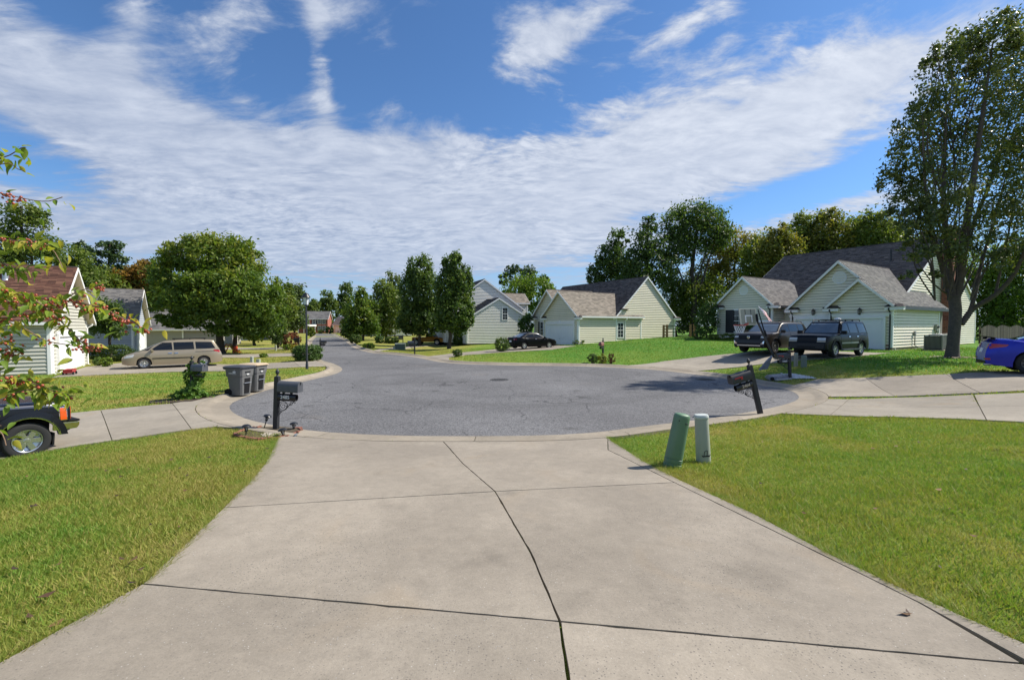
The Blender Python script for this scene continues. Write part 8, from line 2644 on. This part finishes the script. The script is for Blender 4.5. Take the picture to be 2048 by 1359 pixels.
# base: tipped up plate and tank lying on the grass
b = B()
q = [hp(1519, 741), hp(1536, 738, .4), hp(1546, 711, .3), hp(1535, 722, -.1)]
v1 = (q[1] - q[0]).cross(q[3] - q[0]).normalized() * 0.07
b.add(q + [x - v1 for x in q], [(0, 1, 2, 3), (7, 6, 5, 4), (0, 4, 5, 1), (1, 5, 6, 2), (2, 6, 7, 3), (3, 7, 4, 0)])
b.build('base_plate', M('grey_base_plastic', (0.22, 0.22, 0.25), 0.5, 0.1), hoop, bevel=0.02)
b = B()
tk = [(-0.62, -0.75), (-0.35, -0.95), (0.55, -0.45), (0.75, 0.0), (0.45, 0.35), (-0.45, -0.15)]
b.prism(tk, gz(hb.x, hb.y - 0.4) - hb.z - 0.02, gz(hb.x, hb.y - 0.4) - hb.z + 0.16); b.build('base_tank', M('grey_base_plastic', None), hoop, bevel=0.04)
b = B(); b.bar((-0.5, -0.75, 0.16), (0.5, -0.3, 0.20), 0.05); b.bar((0.1, -0.62, 0.17), (0.35, 0.05, 0.2), 0.05); b.bar((-0.45, -0.95, 0.03), (0.35, -0.72, 0.05), 0.06); b.build('base_strut', M('pale_strut', (0.42, 0.42, 0.42), 0.5), hoop)
T = Matrix.Translation((-0.55, -0.85, 0.06)) @ Matrix.Rotation(rad(90), 4, 'X')
b = B(); b.lathe([(0.02, -0.03), (0.07, -0.03), (0.07, 0.03), (0.02, 0.03)], 14, T); b.build('base_wheel', M_PLAST, hoop)
# white gravel patch by the third mailbox
gpoly = pw([(1528, 755), (1548, 749.5), (1585, 748), (1622, 754.5), (1632, 757.5), (1590, 757.5), (1560, 757)])
V, Fc = [], []
gp_ = np.array(gpoly)
k = 0
while k < 1500:
    q = (rng.uniform(gp_[:, 0].min(), gp_[:, 0].max()), rng.uniform(gp_[:, 1].min(), gp_[:, 1].max()))
    if not inside(gp_, np.array([q[0]]), np.array([q[1]]))[0]:
        continue
    rr = rng.uniform(0.012, 0.03)
    c = np.array((q[0], q[1], 0.09 + rr * 0.3))
    o_ = len(V)
    V += [tuple(c + v_ * rr) for v_ in IV]
    Fc += [tuple(f + o_) for f in IF]
    k += 1
gz0 = ground(np.array([v_[0] for v_ in V]), np.array([v_[1] for v_ in V])) - 0.07
V = [(a, b_, c + z_) for (a, b_, c), z_ in zip(V, gz0)]
grv = npmesh('gravel', V, Fc, M('white_gravel', (0.58, 0.58, 0.58), 0.85, 0.25, 30), None, smooth=60)
tag(grv, None, None, kind='stuff')
# mulch ring at the foot of the big tree
V, Fc = [], []
for k in range(260):
    a_, r_ = rng.uniform(0, 6.28), 0.35 + rng.random() * 0.75
    c = np.array((bt_base.x + math.cos(a_) * r_, bt_base.y + math.sin(a_) * r_ * 0.9, 0)); c[2] = gz(c[0], c[1]) + 0.03 + 0.05 * (1.1 - r_)
    rr = rng.uniform(0.03, 0.07); o_ = len(V)
    ca = rng.uniform(0, 6.28)
    V += [tuple(c + np.array((math.cos(ca + e) * rr, math.sin(ca + e) * rr * 0.5, rng.uniform(0, 0.03)))) for e in (0, 1.57, 3.14, 4.71)]
    Fc += [(o_, o_ + 1, o_ + 2, o_ + 3)]
ml = npmesh('wood_chips', V, Fc, M('pale_wood_chips', (0.30, 0.23, 0.17), 0.9, 0.4, 15), None)
tag(ml, None, None, kind='stuff')

# ---- flag on the right house
fl = thing('flag', 'red and white striped flag on an angled pole at the right house', 'flag', rh_pt(0.35, 7.62, 3.2), 0)
f0 = fl.location
Yf = f0.y - 1.0
tip = at(1515, 610.5, Yf - 0.6) - f0
b = B(); b.tube([Vector((0, 0, -0.3)), tip], 0.016, 8); b.build('pole', M_WHITE, fl)
m = bpy.data.materials.new('flag_cloth'); m.use_nodes = True
t = NT(m.node_tree)
uv = t.n('ShaderNodeAttribute', dict(attribute_name='flagpos')).outputs['Vector']
s_ = t.n('ShaderNodeSeparateXYZ', None, Vector=uv)
st = t.m('LESS_THAN', t.m('FRACT', t.m('MULTIPLY', s_.outputs[1], 6.5)), 0.5)
c = t.mix(st, (0.62, 0.60, 0.60), (0.36, 0.02, 0.035))
can = t.m('MULTIPLY', t.m('LESS_THAN', s_.outputs[0], 0.4), t.m('GREATER_THAN', s_.outputs[1], 0.46))
c = t.mix(can, c, (0.02, 0.03, 0.14))
vo = t.n('ShaderNodeTexVoronoi', None, Vector=t.n('ShaderNodeMapping', None, Vector=uv, Scale=(22, 14, 1)).outputs[0], Scale=1.0, Randomness=0.1)
c = t.mix(t.m('MULTIPLY', can, t.m('LESS_THAN', vo.outputs['Distance'], 0.25)), c, (0.62, 0.60, 0.60))
pb = t.n('ShaderNodeBsdfPrincipled', None, Base_Color=c, Roughness=0.8)
t.n('ShaderNodeOutputMaterial', None, Surface=pb)
vs, fs, fp = [], [], []
nu, nv = 22, 12
e0 = tip * 0.97; e1 = tip * 0.40
dr = at(1541, 642, Yf) - f0
for i in range(nu + 1):
    for j in range(nv + 1):
        u_, w_ = i / nu, j / nv
        top_ = e1.lerp(e0, w_)
        hang = Vector((0.55, -0.05, -0.75)) * u_ * 1.25
        fold = math.sin(w_ * 9 + u_ * 2) * 0.07 * u_
        vs.append(top_ + hang + Vector((0.05 * math.sin(w_ * 6) * u_, fold, -0.12 * u_ * (1 - w_))))
        fp.append((u_, w_, 0))
for i in range(nu):
    for j in range(nv):
        a = i * (nv + 1) + j
        fs.append((a, a + nv + 1, a + nv + 2, a + 1))
me = bpy.data.meshes.new('cloth'); me.from_pydata([tuple(v_) for v_ in vs], [], fs)
at_ = me.attributes.new('flagpos', 'FLOAT_VECTOR', 'POINT'); at_.data.foreach_set('vector', np.array(fp, dtype=np.float32).ravel())
link('cloth', me, m, fl, smooth=80)

# ---- manhole covers, toys
for px, py, lab in ((999, 759, 'round manhole cover in the middle of the cul-de-sac'), (1411, 758.5, 'round manhole cover at the right of the cul-de-sac')):
    w_ = flat(px, py)
    mh_ = thing('manhole_cover', lab, 'manhole cover', (w_[0], w_[1], 0.0))
    b = B(); b.lathe([(0.42, -0.02), (0.42, 0.012), (0.36, 0.012), (0.355, 0.004)], 28, cap=False); b.build('ring', M('cast_iron', (0.05, 0.047, 0.045), 0.7, 0.3, 10, bump=0.4), mh_, smooth=30)
    b = B(); b.lathe([(0.352, -0.01), (0.35, 0.010), (0.001, 0.010)], 28, cap=False)
    for k in range(-4, 5):
        for j in range(-4, 5):
            if k * k + j * j < 17:
                b.box(k * 0.075 - 0.022, k * 0.075 + 0.022, j * 0.075 - 0.022, j * 0.075 + 0.022, 0.0105, 0.016)
    b.build('lid', M('cast_iron', None), mh_)
p = gp(123, 750)
wg = thing('toy_wagon', 'low red toy wagon lying beside the white garage door', 'toy wagon', (p.x + 0.2, p.y + 0.25, p.z), ang(-0.5, 0.85))
M_REDP = M('red_plastic', (0.42, 0.03, 0.035), 0.4, 0.08)
b = B(); b.loft([[(-0.38 * s_, -0.2 * s_, z), (0.38 * s_, -0.2 * s_, z), (0.38 * s_, 0.2 * s_, z), (-0.38 * s_, 0.2 * s_, z)] for s_, z in ((0.85, 0.10), (1.0, 0.30), (0.94, 0.30), (0.82, 0.14))]); b.build('tub', M_REDP, wg, bevel=0.01)
for x_ in (-0.25, 0.25):
    for y_ in (-0.2, 0.2):
        b = B(); b.lathe([(0.01, -0.025), (0.09, -0.025), (0.09, 0.025), (0.01, 0.025)], 14, Matrix.Translation((x_, y_, 0.09)) @ Matrix.Rotation(rad(90), 4, 'X')); b.build('wheel', M_PLAST, wg, smooth=40)
b = B(); b.tube([(0.36, 0, 0.15), (0.8, 0.05, 0.06), (0.95, 0.05, 0.05)], 0.012, 6); b.build('handle', M_PLAST, wg)
p = at(458, 703, 44.5)
sl = thing('toy_slide', 'small yellow-orange toy slide on the grass under the round tree', 'toy slide', (p.x, p.y, gz(p.x, p.y)), ang(1, -0.1))
b = B(); b.loft([[(x_, -0.25, z_), (x_, 0.25, z_), (x_, 0.25, z_ + 0.10), (x_, 0.20, z_ + 0.10), (x_, 0.20, z_ + 0.03), (x_, -0.20, z_ + 0.03), (x_, -0.20, z_ + 0.10), (x_, -0.25, z_ + 0.10)] for x_, z_ in ((-0.1, 0.85), (0.1, 0.80), (0.5, 0.35), (0.9, 0.06), (1.15, 0.03))]); b.build('chute', M('yellow_plastic', (0.55, 0.30, 0.02), 0.45), sl)
b = B(); [b.bar((-0.55, y_, 0), (-0.1, y_, 0.9), 0.07) for y_ in (-0.25, 0.25)]; [b.bar((-0.5 + 0.11 * k, -0.25, 0.1 + 0.22 * k), (-0.5 + 0.11 * k, 0.25, 0.1 + 0.22 * k), 0.06) for k in range(4)]; b.build('ladder', M('orange_plastic', (0.58, 0.13, 0.02), 0.45), sl)
for k, px in enumerate((470.5, 475)):
    p = at(px, 704, 44.3)
    chr_ = thing('toy_chair', ['small red-orange toy chair under the round tree, nearer the slide', 'small red-orange toy chair under the round tree, farther from the slide'][k], 'toy chair', (p.x, p.y, gz(p.x, p.y)), ang(0.3, -1) + k, 'red-orange toy chairs under the round tree')
    M_OR = M('red_orange_plastic', (0.60, 0.085, 0.03), 0.45)
    b = B(); b.box(-0.15, 0.15, -0.15, 0.15, 0.28, 0.32); b.build('seat', M_OR, chr_, bevel=0.01)
    b = B(); b.box(-0.15, -0.12, -0.15, 0.15, 0.32, 0.66); b.build('backrest', M_OR, chr_, bevel=0.01)
    for sx in (-0.12, 0.12):
        for sy in (-0.12, 0.12):
            b = B(); b.box(sx - 0.02, sx + 0.02, sy - 0.02, sy + 0.02, 0, 0.28); b.build('leg', M_OR, chr_)

# ---- grass
MG = M('grass_blade', None, 0.6, 0.0, ramp=tuple(tuple(c * 1.1 for c in q) for q in GRASS_RAMP), trans=0.35, spec=0.25)
def scatter(n, x0, x1, y0, y1, dens_fun=None):
    x = rng.uniform(x0, x1, n); y = rng.uniform(y0, y1, n)
    vis = np.abs(x) < (y * 1.3 + 1.2)
    x, y = x[vis], y[vis]
    k = ~in_drive(x, y)
    x, y = x[k], y[k]
    d = droad_big(x, y)
    k = d > GW + 0.01
    return x[k], y[k], d[k]
def droad_big(x, y):
    out = np.zeros(len(x))
    for i in range(0, len(x), 200000):
        xs_, ys_ = x[i:i + 200000], y[i:i + 200000]
        P = RLO[(RLO[:, 1] < 75)]
        best = np.full(len(xs_), 1e9)
        Q = np.vstack([RLO, RLO[:1]])
        for a, b_ in zip(Q[:-1], Q[1:]):
            if min(a[1], b_[1]) > 60 and max(ys_) < 58:
                continue
            dx, dy = b_ - a
            L = dx * dx + dy * dy + 1e-12
            t_ = np.clip(((xs_ - a[0]) * dx + (ys_ - a[1]) * dy) / L, 0, 1)
            q = (xs_ - a[0] - t_ * dx) ** 2 + (ys_ - a[1] - t_ * dy) ** 2
            np.minimum(best, q, out=best)
        dd = np.sqrt(best)
        dd[inside(RLO, xs_, ys_)] = 0
        out[i:i + 200000] = dd
    return out
def blades(x, y, d, h, w, name, lean=0.55):
    n = len(x)
    z = ground(x, y, d) - 0.008
    a = rng.uniform(0, 2 * math.pi, n)
    hh_ = h * rng.uniform(0.55, 1.25, n) * (0.75 + 0.5 * vnoise(x, y, 1.6, 5))
    ww = w * rng.uniform(0.7, 1.3, n)
    lx, ly = rng.normal(0, lean, n) * hh_, rng.normal(0, lean, n) * hh_
    dx, dy = np.cos(a) * ww, np.sin(a) * ww
    V = np.stack([np.stack([x - dx, y - dy, z], 1), np.stack([x + dx, y + dy, z], 1), np.stack([x + lx, y + ly, z + hh_], 1)], 1).reshape(-1, 3)
    Fc = np.arange(3 * n).reshape(n, 3)
    tnt = lawn_tint(x, y) + rng.normal(0, 0.15, n) + (vnoise(x, y, 9.0, 6) - 0.5) * 0.25
    straw = rng.random(n) < 0.09
    tnt[straw] = rng.uniform(0.0, 0.12, straw.sum())
    return npmesh(name, V, Fc, MG, None, tint=np.clip(tnt, 0, 1))
gx, gy, gd = [], [], []
for n_, box in ((340000, (-12.0, -2.2, 1.6, 10.4)), (450000, (1.8, 15, 1.6, 12.4))):
    x, y, d = scatter(n_, *box)
    keepp = rng.random(len(x)) < np.clip(5.5 / np.maximum(y, 2.5), 0.4, 1.0)
    gx.append(x[keepp]); gy.append(y[keepp]); gd.append(d[keepp])
gr = blades(np.concatenate(gx), np.concatenate(gy), np.concatenate(gd), 0.052, 0.0042, 'grass')
tag(gr, None, None, kind='stuff')
x, y, d = scatter(420000, -34, 34, 10.0, 46)
kk = rng.random(len(x)) < np.clip(16 / y, 0.3, 1)
kk &= ~((x > -10.5) & (x < 14) & (y < 10.4))
gr2 = blades(x[kk], y[kk], d[kk], 0.065, 0.016, 'grass')
tag(gr2, None, None, kind='stuff')

# weeds and grit in the joints of the near driveway, ragged tufts and clover in the lawns
def weed_line(pts, n, spread, h):
    P_ = catmull(pts, 0.1)
    i_ = rng.integers(0, len(P_), n)
    keep_ = vnoise(P_[i_, 0], P_[i_, 1], 2.3, 12) > 0.52
    q_ = P_[i_][keep_]
    return q_[:, 0] + rng.normal(0, spread, len(q_)), q_[:, 1] + rng.normal(0, spread, len(q_)), h
wl = [weed_line([J0, J0b, J1, J1b, J2], 900, 0.012, 0.025), weed_line([A2, J2, B2], 260, 0.010, 0.02), weed_line([A1, J1, B1], 300, 0.010, 0.02), weed_line([tuple(q) for q in own_back[::3]] , 900, 0.02, 0.025),
      weed_line([gp(1886, 1326)[:2], gp(1893, 1332)[:2], gp(1904, 1337)[:2]], 260, 0.025, 0.06), weed_line([W2(1948, 792), W2(1958, 812)], 500, 0.04, 0.05)]
wx = np.concatenate([a[0] for a in wl]); wy = np.concatenate([a[1] for a in wl]); wh = np.concatenate([np.full(len(a[0]), a[2]) for a in wl])
wd = blades(wx, wy, droad_big(wx, wy), wh, 0.0035, 'joint_weeds', 0.8)
tag(wd, None, None, kind='stuff')
# ragged taller edge of the lawns along the near driveway
ex, ey = [], []
for line, sgn in ((own_left, -1), (own_right, 1)):
    P_ = catmull(line[:-1], 0.05)
    N_ = normals(P_)
    if (N_[len(N_) // 2][0] > 0) != (sgn > 0):
        N_ = -N_
    i_ = rng.integers(0, len(P_), 9000)
    o_ = np.abs(rng.normal(0, 0.045, len(i_))) - 0.008
    q_ = P_[i_] + N_[i_] * o_[:, None]
    ex.append(q_[:, 0]); ey.append(q_[:, 1])
ex = np.concatenate(ex); ey = np.concatenate(ey)
ed_ = blades(ex, ey, droad_big(ex, ey), 0.06, 0.0038, 'edge_grass', 0.9)
tag(ed_, None, None, kind='stuff')
cx_, cy_, ch_h = [], [], []
for _ in range(150):
    if rng.random() < 0.5:
        q = (rng.uniform(-9, -2.8), rng.uniform(2.4, 9))
    else:
        q = (rng.uniform(2.4, 11), rng.uniform(2.4, 10.5))
    k_ = int(rng.integers(25, 70)); r_ = rng.uniform(0.04, 0.14)
    cx_.append(q[0] + rng.normal(0, r_, k_)); cy_.append(q[1] + rng.normal(0, r_, k_)); ch_h.append(np.full(k_, rng.uniform(0.05, 0.10)))
cx_ = np.concatenate(cx_); cy_ = np.concatenate(cy_); ch_h = np.concatenate(ch_h)
k_ = ~in_drive(cx_, cy_)
cd_ = droad_big(cx_, cy_)
k_ &= cd_ > GW + 0.05
tf = blades(cx_[k_], cy_[k_], cd_[k_], ch_h[k_], 0.0055, 'lawn_weeds', 0.7)
tag(tf, None, None, kind='stuff')

# fallen leaves on the near lawns and driveway
V, Fc, T_ = [], [], []
def leaf_at(w_, zoff):
    s_ = rng.uniform(0.025, 0.055)
    a = rng.uniform(0, 6.28)
    ca, sa = math.cos(a), math.sin(a)
    o_ = len(V)
    for u_, w2, zz in ((-1, 0, 0.012), (0, -0.45, 0.0), (0.1, 0.0, 0.006), (0, 0.45, 0.010), (1, 0, 0.016)):
        V.append((w_.x + (u_ * ca - w2 * sa) * s_, w_.y + (u_ * sa + w2 * ca) * s_, w_.z + zoff + zz))
    Fc.append((o_, o_ + 1, o_ + 2, o_ + 3)); Fc.append((o_ + 1, o_ + 4, o_ + 3, o_ + 2))
    tt = rng.random(); T_.append(tt); T_.append(tt)
for _ in range(95):
    q = Vector((rng.uniform(-8.5, -2.7), rng.uniform(2.6, 9.2), 0))
    if in_drive(np.array([q.x]), np.array([q.y]))[0]:
        continue
    q.z = gz(q.x, q.y); leaf_at(q, 0.04)
for _ in range(26):
    q = Vector((rng.uniform(2.3, 8), rng.uniform(2.6, 9), 0))
    if in_drive(np.array([q.x]), np.array([q.y]))[0]:
        continue
    q.z = gz(q.x, q.y); leaf_at(q, 0.04)
for px, py in ((1810, 1235), (1816, 1232), (345, 1098), (112, 1255), (60, 1240)):
    q = gp(px, py); leaf_at(q, 0.022)
lf = npmesh('fallen_leaves', V, Fc, M('dead_leaf', None, 0.8, 0.2, 20, ramp=((0.022, 0.013, 0.008), (0.070, 0.034, 0.016), (0.20, 0.105, 0.035))), None, tint=T_)
tag(lf, None, None, kind='stuff')
